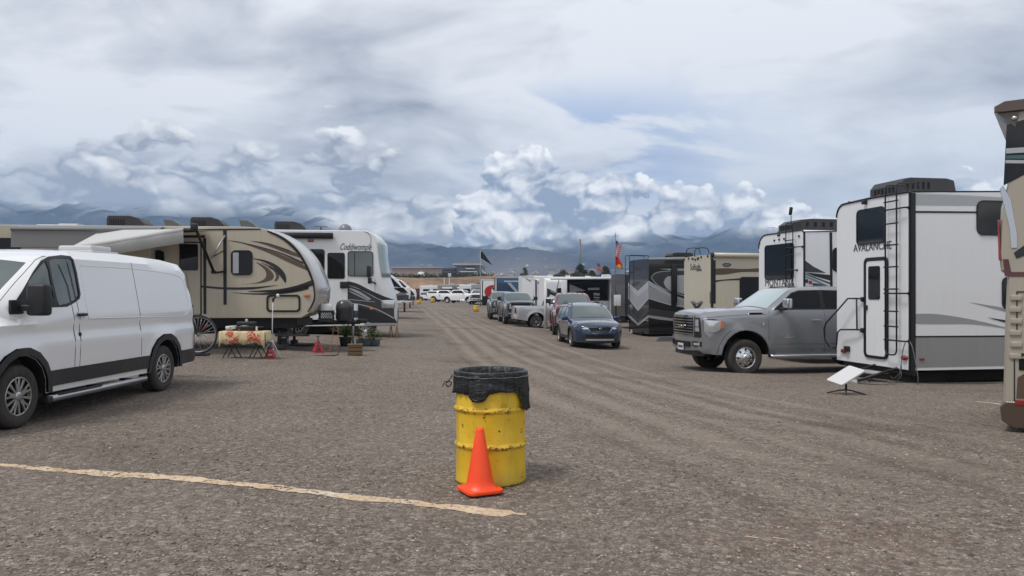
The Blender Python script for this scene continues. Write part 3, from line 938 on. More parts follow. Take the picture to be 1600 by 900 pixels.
def wheel(root, x, y, r, w, style='alloy', side=1, rr_=.62, lod=0, m=None, tm='tyre_rubber'):
    """side = +1: outer face towards +y"""
    e = bpy.data.objects.new('wheel', None); col.objects.link(e); e.parent = root
    e.location = (x, y, r); e.empty_display_size = .1
    T = Matrix.Scale(side, 4, (0, 1, 0))
    t = MB(); rim = r * rr_; seg = 40 if lod == 0 else 20
    t.lathe([(rim * .97, -w / 2), (rim * 1.03, -w / 2), (r * .90, -w / 2 - .004), (r * .97, -w * .44), (r, -w * .36), (r * 1.0, -w * .12), (r * .985, -w * .11), (r * .985, -w * .09), (r, -w * .08),
             (r, w * .08), (r * .985, w * .09), (r * .985, w * .11), (r, w * .12), (r, w * .36), (r * .97, w * .44), (r * .90, w / 2 + .004), (r * .8, w / 2 + .008), (rim * 1.03, w / 2), (rim * .97, w * .47)], tm, seg, T, 'y')
    t.build('tyre', e)
    k = MB()
    if style == 'dually':
        m = m or 'chrome'
        k.lathe([(rim * .98, -w * .4), (rim * .98, w * .46), (rim * .93, w * .47), (rim * .90, w * .36), (rim * .86, w * .40), (rim * .62, w * .50), (rim * .58, w * .54), (rim * .34, w * .56), (rim * .30, w * .70), (rim * .2, w * .74), (0, w * .74)], m, 48, T, 'y')
        for a in range(8):
            an = a * math.pi / 4; k.cyl((rim * .74 * math.cos(an), w * .47 * side, rim * .74 * math.sin(an)), rim * .085, .03, 'under_dark', 'y', 16)
        for a in range(8):
            an = (a + .5) * math.pi / 4; k.cyl((rim * .47 * math.cos(an), w * .56 * side, rim * .47 * math.sin(an)), rim * .055, .03, m, 'y', 8)
    elif style == 'hubcap':
        m = m or 'alloy'
        k.lathe([(rim * .98, -w * .4), (rim * .98, w * .46), (rim * .94, w * .50), (rim * .90, w * .47)], m, 48, T, 'y')
        k.lathe([(rim * .92, w * .30), (0, w * .30)], 'under_dark', 40, T, 'y')
        k.lathe([(rim * .26, w * .40), (rim * .24, w * .50), (rim * .14, w * .53), (0, w * .53)], m, 30, T, 'y')
        for a in range(10):
            an = a * 2 * math.pi / 10 + .2; c_, s_ = math.cos(an), math.sin(an)
            Mx = T @ Matrix.Rotation(-an, 4, 'Y')
            wd_ = .095 if a % 2 else .155
            if a % 2 == 0:
                k.prism([(rim * .2, -rim * .11), (rim * .55, -rim * .13), (rim * .95, -rim * .23), (rim * .95, -rim * .11), (rim * .62, -rim * .03), (rim * .62, rim * .03), (rim * .95, rim * .11), (rim * .95, rim * .23), (rim * .55, rim * .13), (rim * .2, rim * .11)], w * .38, w * .49, m, 'y', Mx, bev=.004)
            else:
                k.prism([(rim * .2, -rim * .05), (rim * .95, -rim * .08), (rim * .95, rim * .08), (rim * .2, rim * .05)], w * .36, w * .46, m, 'y', Mx, bev=.004)
    elif style == 'steel':
        m = m or 'ac_white'
        k.lathe([(rim * .98, -w * .4), (rim * .98, w * .46), (rim * .93, w * .45), (rim * .85, w * .25), (rim * .6, w * .32), (rim * .35, w * .2), (rim * .3, w * .4), (0, w * .4)], m, seg, T, 'y')
        for a in range(8 if lod == 0 else 0):
            an = a * math.pi / 4; k.cyl((rim * .72 * math.cos(an), w * .28 * side, rim * .72 * math.sin(an)), rim * .08, .03, 'under_dark', 'y', 10)
    else:
        m = m or 'alloy'
        n = 6 if style == 'six' else (5 if style == 'five' else 10)
        k.lathe([(rim * .98, -w * .4), (rim * .98, w * .46), (rim * .92, w * .47), (rim * .89, w * .38), (rim * .88, -w * .3)], m, seg, T, 'y')
        k.lathe([(rim * .9, w * .05), (0, w * .05)], 'under_dark', 24, T, 'y')
        k.lathe([(rim * .22, w * .1), (rim * .2, w * .38), (0, w * .4)], m, 20, T, 'y')
        for a in range(n):
            Mx = T @ Matrix.Rotation(-a * 2 * math.pi / n, 4, 'Y')
            hw_ = rim * (.11 if n == 6 else .13 if n == 5 else .05)
            k.prism([(rim * .15, -hw_ * 1.1), (rim * .92, -hw_ * .8), (rim * .92, hw_ * .8), (rim * .15, hw_ * 1.1)], w * .2, w * .42, m, 'y', Mx)
    k.build('rim', e)
    return e
def mirror_obj(root, x, y, z, side, sx=.12, sy=.2, sz=.26, m='black_plastic', arm=.14):
    mb = MB(); T = Matrix.Translation((x, y + side * (arm + sy / 2), z))
    mb.box((0, 0, 0), (sx, sy, sz), m, T, bev=.035)
    mb.box((-sx / 2 - .001, 0, 0), (.006, sy * .8, sz * .8), 'glass_dark', T)
    mb.tube([(x + .03, y, z - sz * .25), (x + .01, y + side * arm * 1.2, z - sz * .2)], .028, 'black_plastic', 8)
    return mb.build('mirror', root)
def vehicle_root(name, loc, heading, label, cat, body, group=None, scale=None):
    """heading = world (x,y) direction of the nose; local +x forward"""
    a = math.atan2(heading[1], heading[0])
    o = empty(name, loc, a, label, cat, group, scale); o['_m'] = body
    return o
# ================================================================ WHITE VAN
vh = Vector((-.045, -1)).normalized(); vl = Vector((-vh.y, vh.x))
fa = Vector((-5.52, 8.72)) - vl * 1.0
van = vehicle_root('cargo_van', (fa.x, fa.y, gz(-5.4, 9)), vh, 'white cargo van with black mirror and grey side moulding beside the beige trailer', 'van', 'van_white')
def van_hw(x, z):
    y = interp([(.3, 1.0), (.55, 1.02), (.75, 1.026), (.92, 1.036), (1.0, 1.008), (1.10, 1.004), (1.17, 1.022), (1.24, 1.008), (1.45, .975), (1.8, .915), (2.08, .86)], z)
    if x > .2: y -= .42 * ((x - .2) / .85) ** 2.6
    if z > 1.15: y -= .10 * ss(-.9, .6, x)
    if x < -4.1: y -= .07 * ((-4.1 - x) / .43) ** 2
    # flared arches
    for cx in (0, -3.3):
        d_ = math.hypot(x - cx, z - .36); y += .022 * ss(.66, .50, d_) if d_ > .0 else 0
    return y
B, W_S, UN = ('body', 'van_white', .05), ('windshield', 'glass_tint', .09, .90), ('under', 'under_dark', 0)
out = [(1.00, .26, ('body', 'dark_cladding', .16)), (1.05, .42, ('body', 'dark_cladding', .16)), (1.06, .58, ('body', 'van_white', .16)), (1.02, .86, ('body', 'black_trim', .15)),
       (.97, 1.0, ('body', 'van_white', .12)), (.86, 1.10, ('body', 'van_white', .10)), (.60, 1.19, ('body', 'van_white', .07)), (.30, 1.27, ('body', 'black_trim', .07)), (.24, 1.29, W_S),
       (-.10, 1.56, W_S), (-.52, 1.86, ('body', 'van_white', .06)), (-.62, 1.92, ('body', 'van_white', .05)), (-.85, 1.995, ('body', 'van_white', .03)), (-1.25, 2.045, ('body', 'van_white', .02)),
       (-2.4, 2.065, ('body', 'van_white', .02)), (-3.6, 2.03, ('body', 'van_white', .02)), (-4.2, 1.975, ('body', 'van_white', .02)), (-4.34, 1.92, ('body', 'van_white', .03)), (-4.40, 1.80, ('rear_window', 'glass_dark', .03, .8)),
       (-4.46, 1.25, ('body', 'van_white', .03)), (-4.52, .60, ('body', 'dark_cladding', .05)), (-4.55, .55, ('body', 'dark_cladding', .05)), (-4.54, .36, UN)]
bot = arch(-3.3, .36, .44, .33) + arch(0, .36, .45, .33)
out += [(x, z, UN) for x, z in bot] + [(.9, .27, UN)]
F = Face(van, 'y', 1.0)
F.zoom(0, 320, 2.5)
z1 = lambda pts: F.ps(pts)
F2 = Face(van, 'y', .95).zoom(0, 370, 8.18)
Fh = Face(van, 'y', .93).zoom(0, 370, 8.18)
win_front = Fh.ps([(375, 590), (460, 480), (560, 380), (630, 310), (640, 590), (430, 600), (395, 780), (350, 770)])
win_front = Fh.ps([(350, 770), (385, 575), (470, 470), (560, 375), (632, 308), (640, 420), (642, 780), (560, 800)])
win_rear = Fh.ps([(672, 305), (760, 270), (930, 280), (958, 300), (968, 480), (968, 740), (940, 790), (850, 840), (700, 880), (680, 800), (668, 590)])
seal = Fh.ps([(150, 900), (300, 690), (470, 450), (600, 305), (700, 252), (850, 232), (950, 245), (978, 290), (990, 450), (992, 730), (970, 790), (900, 840), (790, 895), (420, 910)])
mould = z1([(178, 590), (300, 576), (460, 560), (582, 546)]) 
mould = [(p[0], p[1]) for p in mould]
zt, zb = .585, .40
band1 = [(-.47, zt), (-2.88, zt), (-2.84, zb), (-.44, zb)]
fl_r = [(x, z) for x, z in arch(-3.3, .36, .53, .33)] + [(x, z) for x, z in reversed(arch(-3.3, .36, .445, .34))]
fl_f = [(x, z) for x, z in arch(0, .36, .54, .33)] + [(x, z) for x, z in reversed(arch(0, .36, .455, .34))]
band2 = [(-3.86, zt), (-4.50, zt), (-4.53, .37), (-3.80, .37)]
band3 = [(.95, .50), (.55, .55), (.57, .30), (.97, .30)]
regs = [(seal, 'body', 'black_trim', .004), (win_front, 'window', 'glass_tint', -.006), (win_rear, 'window', 'glass_tint', -.006),
        (band1, 'body', 'dark_cladding', .018), (fl_r, 'body', 'dark_cladding', .03), (fl_f, 'body', 'dark_cladding', .03), (band2, 'body', 'dark_cladding', .016), (band3, 'body', 'dark_cladding', .01)]
sk = Skin(van, out, van_hw, regs, r=.09, grid=.11, K=14)
# seams and pressings
sm = MB(); hl = MB()
mat('seam_dark', (.05, .05, .055), .8)
for side in (1, -1):
    sk.line(sm, [(-1.02, .40), (-1.02, 1.2), (-.99, 1.6), (-.88, 1.86)], .004, 'seam_dark', side)
    sk.line(sm, [(.30, 1.25), (-.1, 1.60), (-.50, 1.90), (-.72, 1.955), (-.88, 1.94)], .004, 'seam_dark', side)
    sk.line(sm, [(-1.12, .40), (-1.14, 1.2), (-1.09, 1.7), (-1.05, 1.98)], .004, 'seam_dark', side)
    sk.line(sm, [(-2.62, .60), (-2.60, 1.2), (-2.58, 1.95)], .004, 'seam_dark', side)
    sk.line(sm, [(.46, .66), (.36, .95), (.30, 1.22)], .004, 'seam_dark', side)
    sk.line(sm, spline([(-1.32, 1.86), (-2.5, 1.86), (-3.6, 1.82), (-4.02, 1.76), (-4.14, 1.62), (-4.14, 1.30), (-4.02, 1.16), (-3.7, 1.13), (-2.5, 1.16), (-1.3, 1.18)], 4), .006, 'van_white', side, -.001)
    sk.line(sm, [(-1.3, 1.86), (-1.32, 1.18)], .005, 'van_white', side, -.001)
    sk.line(sm, [(-4.38, .60), (-4.35, 1.2), (-4.29, 1.85)], .004, 'seam_dark', side)
ps = sk.finish(30)
so_ = sm.build('panel_seams', van)
# handles, lock, fuel flap
hd = MB()
hx, hz2 = F.p(312, 429); hy = sk.y(hx, hz2)
hd.box((hx, hy + .028, hz2), (.19, .03, .036), 'black_plastic', bev=.012)
hd.box((hx, hy + .008, hz2 + .016), (.12, .012, .05), 'van_white', bev=.005)
hx, hz2 = F.p(307, 506)
hd.cyl((hx, sk.y(hx, hz2) + .006, hz2), .026, .016, 'black_plastic', 'y', 20)
hd.build('door_handle', van)
# mirrors
for side in (1, -1):
    mb = MB(); T = Matrix.Translation((-.16, side * 1.14, 1.43))
    mb.box((0, 0, 0), (.15, .23, .36), 'black_plastic', T, bev=.055)
    mb.box((-.078, 0, 0), (.006, .19, .31), 'glass_dark', T)
    mb.box((.03, -side * .14, -.09), (.10, .16, .07), 'black_plastic', T, bev=.02)
    mb.box((.10, -side * .20, -.08), (.22, .03, .16), 'black_plastic', T, bev=.01)
    mb.build('mirror', van)
# step bar
for side in (1, -1):
    sb = MB()
    sb.tube([(-.50, side * 1.0, .27), (-.55, side * 1.03, .255), (-2.70, side * 1.03, .255), (-2.78, side * .98, .27)], .042, 'alloy', 14)
    sb.box((-1.1, side * 1.03, .295), (.9, .085, .014), 'black_plastic', bev=.004)
    sb.box((-.48, side * 1.02, .25), (.10, .09, .08), 'black_plastic', bev=.01)
    for x in (-.8, -1.7, -2.5): sb.box((x, side * .9, .27), (.05, .26, .03), 'black_metal')
    sb.build('step_bar', van)
for x in (0, -3.3):
    for side in (1, -1): wheel(van, x, side * .90, .352, .235, 'hubcap', side, .64)
# lights, roof vent, interior
lt = MB()
for side in (1, -1):
    lt = MB(); lt.box((.82, side * .74, .93), (.30, .22, .22), 'lamp_clear', bev=.06, rot=(0, .35, -side * .5)); lt.build('headlight', van)
    tl = MB(); tl.box((-4.455, side * .86, 1.12), (.07, .10, .44), 'lamp_red', bev=.02); tl.build('tail_light', van)
rv_ = MB(); rv_.box((-2.35, .35, 2.12), (.50, .48, .10), 'ac_white', bev=.045, rot=(0, 0, 0)); rv_.box((-2.40, .35, 2.075), (.66, .54, .05), 'ac_white', bev=.02)
rv_.build('roof_vent', van)
ii = MB()
ii.box((-.55, 0, .95), (1.4, 1.7, .9), 'interior_dark', bev=.05); ii.box((-1.2, 0, 1.4), (.1, 1.6, 1.0), 'interior_dark')
for side in (1, -1):
    ii.box((-.78, side * .48, 1.35), (.14, .46, .62), 'graphic_charcoal', bev=.06); ii.box((-.82, side * .48, 1.70), (.10, .26, .18), 'graphic_charcoal', bev=.04)
ii.tube([(-.22 + .02 * math.sin(a), .45 + .19 * math.cos(a), 1.38 + .17 * math.sin(a)) for a in [k * .3927 for k in range(16)]], .014, 'black_plastic', 6, closed=True)
ii.build('interior', van)
st = MB(); st.box((0, 0, 0), (.003, .11, .045), 'plate_white', Matrix.Translation((-.375, .70, 1.745)) @ Matrix.Rotation(R(-35), 4, 'Y')); st.build('windscreen_sticker', van)
# ================================================================ PICKUPS AND CARS
def arc_bar(mb, xf, y0, y1, z0, z1, m, t=.02, n=8, dx=0.0, tilt=0.0):
    """bar across the nose: xf(y) gives the face position, t its thickness outward; tilt shifts x with z"""
    vs, fs = [], []
    for k in range(n + 1):
        y = y0 + (y1 - y0) * k / n
        for (z, d_) in ((z0, -.03), (z0, t), (z1, t), (z1, -.03)):
            vs.append((xf(y) + d_ + dx + tilt * (z - z0), y, z))
    for k in range(n):
        for a in range(4):
            b_ = (a + 1) % 4
            fs.append((k * 4 + a, k * 4 + b_, (k + 1) * 4 + b_, (k + 1) * 4 + a))
    fs += [(0, 1, 2, 3), (n * 4, n * 4 + 1, n * 4 + 2, n * 4 + 3)]
    mb.add(vs, fs, m)
def cab_interior(root, x0, x1, w, z0=.9):
    ii = MB(); ii.box(((x0 + x1) / 2, 0, z0), (abs(x0 - x1), w, .5), 'interior_dark')
    L = abs(x0 - x1)
    for fx in (.42, .85):
        for side in (1, -1):
            x = max(x0, x1) - L * fx
            ii.box((x, side * w * .26, z0 + .42), (.14, .46, .6), 'graphic_charcoal', bev=.05); ii.box((x - .03, side * w * .26, z0 + .78), (.09, .25, .16), 'graphic_charcoal', bev=.03)
    ii.build('interior', root)
def pickup(root, paint, lod=0, wheel_style='alloy', front='chrome', dually=False, shade=False, cap=False, bumper=None, band=None, fl=None, topper=None, badge=None):
    body = paint; fl = fl or paint
    bumper = bumper or paint
    hwt = [(.3, .93), (.5, .97), (.85, .99), (1.1, .995), (1.28, .985), (1.40, .955), (1.5, .90), (1.75, .82), (2.0, .72)]
    def hw(x, z):
        y = interp(hwt, z)
        if x > .3: y -= .16 * ((x - .3) / .7) ** 3.2
        if z < 1.5 and z > 1.2 and x > -.5: y -= .05 * ss(1.2, 1.45, z)
        if x < -3.3 and z > 1.3: y = interp([(1.3, .985), (1.46, .97), (1.99, .80)], z)
        for cx in (0, -3.80):
            d_ = math.hypot(x - cx, (z - .46)); y += .035 * ss(.74, .58, d_)
        if dually and x < -3.0: y += .13 * ss(.95, .6, math.hypot(x + 3.8, z - .46))
        return y
    P = ('body', body, .02); UN = ('under', 'under_dark', 0)
    out = [(.90, .50, ('body', bumper, .10)), (.99, .58, ('body', bumper, .10)), (1.00, .84, ('body', 'black_plastic', .09)), (.95, .86, ('body', 'black_plastic', .09)),
           (.97, 1.30, ('body', body, .09)), (.95, 1.37, ('body', body, .07)), (.84, 1.425, ('body', body, .05)), (.30, 1.465, ('body', body, .04)), (-.55, 1.485, ('body', 'black_trim', .05)), (-.62, 1.495, ('windshield', 'sunshade' if shade else 'glass_tint', .07, .91)),
           (-.93, 1.71, ('windshield', 'sunshade' if shade else 'glass_tint', .06, .91)), (-1.22, 1.915, ('body', body, .04)), (-1.36, 1.965, ('body', body, .025)), (-1.7, 1.995, P), (-2.4, 2.005, P), (-2.85, 1.975, P), (-3.0, 1.93, ('rear_window', 'glass_dark', .04, .8))]
    if cap: out += [(-3.06, 1.90, P), (-4.9, 1.90, ('rear_window', 'glass_dark', .02, .85)), (-5.12, 1.42, ('body', body, .02))]
    else: out += [(-3.16, 1.50, ('body', body, .0)), (-3.17, 1.43, ('body', 'black_plastic', 0)), (-5.10, 1.45, ('body', body, .02))]
    out += [(-5.18, 1.40, ('body', body, .03)), (-5.20, .86, ('body', 'chrome' if lod == 0 else body, .05)), (-5.27, .84, ('body', 'chrome', .05)), (-5.27, .62, UN), (-5.0, .58, UN)]
    bot = arch(-3.80, .45, .57, .47, 12) + arch(0, .45, .57, .47, 12)
    out += [(x, z, UN) for x, z in bot]
    regs = []
    glass = 'glass_dark' if shade or lod else 'glass_tint'
    w1 = [(-.86, 1.50), (-.96, 1.60), (-1.25, 1.83), (-1.45, 1.885), (-1.90, 1.895), (-1.90, 1.50)]
    w2 = [(-2.02, 1.50), (-2.02, 1.895), (-2.55, 1.88), (-2.80, 1.82), (-2.92, 1.62), (-2.92, 1.50)]
    seal = [(-.72, 1.475), (-.88, 1.59), (-1.24, 1.86), (-1.44, 1.915), (-2.0, 1.925), (-2.6, 1.91), (-2.86, 1.84), (-2.98, 1.62), (-2.97, 1.475)]
    regs += [(seal, 'body', 'black_trim', .003), (w1, 'window', glass, -.004), (w2, 'window', glass, -.004)]
    if cap: regs += [([(-3.25, 1.50), (-3.25, 1.80), (-4.85, 1.80), (-4.98, 1.50)], 'window', 'glass_dark', -.003)]
    regs += [([(.60, 1.03), (.58, 1.24), (.93, 1.25), (.93, .99), (.72, .98)], 'side_lamp', 'lamp_clear', .012), ([(.52, 1.08), (.51, 1.23), (.58, 1.24), (.60, 1.06)], 'side_lamp', 'lamp_amber', .012)]
    if band: regs += [([(-.48, .50), (-.48, .78), (-3.22, .78), (-3.22, .50)], 'body', band, .003)]
    for cx in (0, -3.8):
        regs.append(([(x, z) for x, z in arch(cx, .46, .66, .50, 10)] + [(x, z) for x, z in reversed(arch(cx, .46, .575, .50, 10))], 'body', fl, .022))
    sk = Skin(root, out, hw, regs, r=.075, grid=.13 if lod == 0 else .3, K=12 if lod == 0 else 6)
    ps = sk.finish(32)
    if lod == 0:
        sm = MB()
        sk.line(sm, [(-.58, .56), (-.56, 1.2), (-.62, 1.47)], .004, 'seam_dark', 1); sk.line(sm, [(-1.96, .52), (-1.97, 1.5), (-1.99, 1.93)], .004, 'seam_dark', 1)
        sk.line(sm, [(-3.02, .52), (-3.02, 1.3), (-2.99, 1.62)], .004, 'seam_dark', 1); sk.line(sm, [(-3.18, .5), (-3.18, 1.42)], .006, 'seam_dark', 1)
        sk.line(sm, [(-.58, .70), (-3.0, .70)], .004, 'seam_dark', 1)
        sk.line(sm, [(.93, 1.30), (.6, 1.335), (.1, 1.36), (-.55, 1.38)], .004, 'seam_dark', 1)
        sm.build('panel_seams', root)
        for x in (-1.72, -2.82):
            h = MB(); yy = sk.y(x, 1.24); h.box((x, yy + .03, 1.24), (.22, .028, .036), 'chrome' if front == 'chrome' else body, bev=.012); h.build('door_handle', root)
        cab_interior(root, -.7, -2.95, 1.5, 1.0)
    # nose
    xf = lambda y: 1.00 + .10 * (1 - (y / .80) ** 2) - .04 - (.10 * max(0, abs(y) - .62) / .3)
    gr = MB()
    frame_m = 'chrome' if front == 'chrome' else ('black_plastic' if front == 'black' else 'graphic_grey')
    arc_bar(gr, xf, -.54, .54, .88, 1.32, 'under_dark', .012, 10)
    for k in range(7 if lod == 0 else 4):
        z = .92 + k * (.38 / (6 if lod == 0 else 3)); arc_bar(gr, xf, -.52, .52, z - .010, z + .012, frame_m if front == 'chrome' else 'graphic_charcoal', .032, 10)
    for z0, z1_ in ((.865, .895), (1.315, 1.35)): arc_bar(gr, xf, -.56, .56, z0, z1_, frame_m, .035, 10)
    for s_ in (1, -1): arc_bar(gr, xf, s_ * .54, s_ * .58, .87, 1.35, frame_m, .03, 2)
    gr.build('grille', root)
    for s_ in (1, -1):
        hl = MB(); arc_bar(hl, xf, s_ * .60, s_ * .875, .99, 1.26, 'lamp_clear', .022, 6, -.0); 
        arc_bar(hl, xf, s_ * .60, s_ * .875, 1.085, 1.10, 'black_plastic', .028, 6)
        hl.build('headlight', root)
        fg = MB(); arc_bar(fg, xf, s_ * .56, s_ * .80, .655, .765, 'under_dark', .02, 5, .04); arc_bar(fg, xf, s_ * .62, s_ * .76, .68, .735, 'lamp_clear', .03, 5, .04); fg.build('fog_light', root)
        mm_ = 'chrome' if front == 'chrome' and lod == 0 else 'black_plastic'
        mb = MB(); T = Matrix.Translation((-.92, s_ * 1.17, 1.62))
        mb.box((0, 0, 0), (.13, .24, .22), mm_, T, bev=.045); mb.box((-.068, 0, 0), (.006, .2, .17), 'glass_dark', T); mb.box((.01, -s_ * .16, -.12), (.12, .24, .06), 'black_plastic', T, bev=.02)
        mb.build('mirror', root)
        tl = MB(); tl.box((-5.15, s_ * .93, 1.16), (.10, .13, .36), 'lamp_red', bev=.02); tl.build('tail_light', root)
        sb = MB()
        sb.tube([(-.60, s_ * .93, .46), (-.66, s_ * 1.0, .43), (-3.05, s_ * 1.0, .43), (-3.12, s_ * .93, .46)], .045, 'chrome' if front == 'chrome' else 'black_metal', 10); sb.build('step_bar', root)
    lo = MB(); arc_bar(lo, xf, -.44, .44, .63, .75, 'under_dark', .02, 8, .035)
    arc_bar(lo, xf, -.78, .78, .44, .54, 'black_plastic', .02, 8, -.03); lo.build('bumper_intake', root)
    pl = MB(); pl.box((1.11, 0, .62), (.012, .31, .155), 'plate_white'); pl.box((1.118, 0, .62), (.004, .24, .05), 'graphic_navy'); pl.build('licence_plate', root)
    r = .41; st = wheel_style
    for s_ in (1, -1):
        wheel(root, 0, s_ * (.86 if not dually else .88), r, .27, st, s_, .61 if dually else .60, lod)
        wheel(root, -3.80, s_ * (.86 if not dually else .98), r, .27, st, s_, .61 if dually else .60, lod)
    if topper: pass
    # chassis under the body
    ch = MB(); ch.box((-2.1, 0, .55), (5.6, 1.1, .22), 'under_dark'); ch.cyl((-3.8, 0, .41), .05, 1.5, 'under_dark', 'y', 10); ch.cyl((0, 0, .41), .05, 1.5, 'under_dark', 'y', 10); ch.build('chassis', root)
    return sk
def wagon(root, paint, lod=0, wheel_style='five', H=1.0, suv=False, seg='wagon', cladding='dark_cladding'):
    """estate or SUV about 4.8 m long; front axle at x=0"""
    def hw(x, z):
        y = interp([(.2, .86), (.45, .91), (.8, .925), (.95, .915), (1.02, .90), (1.15, .86), (1.4, .77), (1.68, .63)], z / H)
        if x > .1: y -= .24 * ((x - .1) / .9) ** 2.4
        if x < -3.1: y -= .10 * ((-3.1 - x) / .75) ** 2
        if z > .9 and x > -.6: y -= .04 * ss(-.7, .3, x)
        for cx in (0, -2.75):
            d_ = math.hypot(x - cx, z - .35); y += .02 * ss(.62, .46, d_)
        return y
    h = H; UN = ('under', 'under_dark', 0); P = ('body', paint, .03)
    out = [(.84, .26, ('body', cladding, .12)), (.90, .40, ('body', paint, .14)), (.92, .62, ('body', paint, .13)), (.86, .80, ('body', paint, .10)), (.72, .90, ('body', paint, .07)), (.30, .985 * h, ('body', paint, .05)), (-.42, 1.055 * h, ('body', 'black_trim', .05)),
           (-.48, 1.07 * h, ('windshield', 'glass_tint', .09, .90)), (-.85, 1.29 * h, ('windshield', 'glass_tint', .08, .90)), (-1.24, 1.505 * h, P), (-1.40, 1.57 * h, P), (-1.9, 1.63 * h, P), (-2.6, 1.635 * h, P), (-3.25, 1.59 * h, P)]
    if seg == 'sedan': out = out[:-1] + [(-2.45, 1.60 * h, ('rear_window', 'glass_dark', .05, .85)), (-3.1, 1.15 * h, P), (-3.75, 1.09 * h, P), (-3.85, .8, P), (-3.86, .35, UN)]
    else: out += [(-3.50, 1.53 * h, ('rear_window', 'glass_dark', .06, .85)), (-3.78, 1.12 * h, P), (-3.88, .85, P), (-3.92, .55, ('body', cladding, .06)), (-3.90, .34, UN)]
    out += [(x, z, UN) for x, z in arch(-2.75, .36, .405, .30, 10) + arch(0, .36, .405, .30, 10)] + [(.70, .26, UN)]
    w1 = [(-.70, 1.05 * h), (-.98, 1.26 * h), (-1.32, 1.46 * h), (-1.52, 1.50 * h), (-1.72, 1.51 * h), (-1.72, 1.04 * h)]
    w2 = [(-1.80, 1.04 * h), (-1.80, 1.51 * h), (-2.35, 1.505 * h), (-2.55, 1.49 * h), (-2.75, 1.05 * h)]
    w3 = [(-2.83, 1.07 * h), (-2.66, 1.48 * h), (-3.05, 1.45 * h), (-3.32, 1.36 * h), (-3.48, 1.18 * h)]
    seal = [(-.58, 1.03 * h), (-.95, 1.285 * h), (-1.30, 1.49 * h), (-1.55, 1.53 * h), (-2.4, 1.53 * h), (-3.08, 1.475 * h), (-3.38, 1.37 * h), (-3.56, 1.16 * h), (-2.8, 1.02 * h)]
    if seg == 'sedan':
        w3 = None; w2 = [(-1.80, 1.04 * h), (-1.80, 1.50 * h), (-2.3, 1.47 * h), (-2.7, 1.2 * h), (-2.75, 1.07 * h)]; seal = seal[:5] + [(-2.85, 1.1 * h)]
    regs = [(seal, 'body', 'black_trim', .003), (w1, 'window', 'glass_tint', -.004), (w2, 'window', 'glass_tint', -.004)] + ([(w3, 'window', 'glass_tint', -.004)] if w3 else [])
    regs += [([(-.44, .30), (-.44, .42), (-2.31, .42), (-2.31, .30)], 'body', cladding, .008)]
    for cx in (0, -2.75): regs.append(([(x, z) for x, z in arch(cx, .36, .475, .32, 10)] + [(x, z) for x, z in reversed(arch(cx, .36, .412, .32, 10))], 'body', cladding, .012))
    sk = Skin(root, out, hw, regs, r=.08, grid=.12 if lod == 0 else .3, K=12 if lod == 0 else 6)
    sk.finish(32)
    if lod == 0:
        for s_ in (1, -1):
            sm = MB()
            for l in ([(-.52, .44), (-.50, .9), (-.58, 1.03)], [(-1.76, .44), (-1.78, 1.53)], [(-2.32, .45), (-2.6, .75), (-2.78, 1.04)]): sk.line(sm, l, .004, 'seam_dark', s_)
            sm.build('panel_seams', root)
            for x in (-1.55, -2.55):
                hd_ = MB(); hd_.box((x, s_ * (sk.y(x, .90) + .02), .90), (.2, .025, .035), paint, bev=.01); hd_.build('door_handle', root)
        cab_interior(root, -.8, -3.4, 1.35, .62)
        xf = lambda y: .915 + .13 * (1 - (y / .68) ** 2) - (.16 * max(0, abs(y) - .5) / .3)
        gr = MB()
        def hexa(a, zc): # six-sided grille
            return a
        arc_bar(gr, xf, -.36, .36, .60, .80, 'under_dark', .006, 8, .0, -.2)
        for z in (.645, .69, .735): arc_bar(gr, xf, -.36, .36, z, z + .014, 'graphic_charcoal', .016, 8, 0.0, -.2)
        arc_bar(gr, xf, -.46, .46, .79, .812, 'chrome', .022, 8, -.035)
        arc_bar(gr, xf, -.30, .30, .575, .597, 'chrome', .022, 8)
        for s_ in (1, -1):
            gr.tube([(xf(.46) - .02, s_ * .46, .80), (xf(.42), s_ * .42, .72), (xf(.31) + .012, s_ * .31, .585)], .014, 'chrome', 8)
        gr.cyl((xf(0) + .025, 0, .735), .05, .02, 'chrome', 'x', 20)
        gr.cyl((xf(0) + .034, 0, .735), .042, .02, 'graphic_navy', 'x', 20)
        gr.build('grille', root)
        lo = MB()
        arc_bar(lo, xf, -.80, .80, .26, .42, 'dark_cladding', .012, 10, -.005); arc_bar(lo, xf, -.52, .52, .43, .53, 'under_dark', .004, 8)
        arc_bar(lo, xf, -.50, .50, .33, .375, 'graphic_light', .035, 8)
        lo.build('bumper_trim', root)
        for s_ in (1, -1):
            hl = MB(); T = Matrix.Identity(4)
            pts = [(xf(.42) + .02, .44, .74), (xf(.60) + .012, .60, .71), (xf(.70) - .03, .72, .69), (.72, .80, .72), (.52, .845, .83), (.60, .80, .86), (.80, .66, .84), (xf(.44) - .02, .45, .79)]
            pts = [(p[0], s_ * p[1], p[2]) for p in pts]; cxx = [sum(p[i] for p in pts) / 8 for i in range(3)]; cxx[0] += .06; cxx[1] += s_ * .03
            hl.add(pts + [tuple(cxx)], [(i, (i + 1) % 8, 8) for i in range(8)], 'lamp_clear', None, True); hl.tube([(p[0] + .01, p[1], p[2]) for p in pts[2:8]], .012, 'chrome', 6)
            hl.build('headlight', root)
            fg = MB(); arc_bar(fg, xf, s_ * .60, s_ * .76, .34, .56, 'dark_cladding', .02, 3); arc_bar(fg, xf, s_ * .655, s_ * .69, .39, .52, 'plate_white', .032, 2); fg.build('fog_light', root)
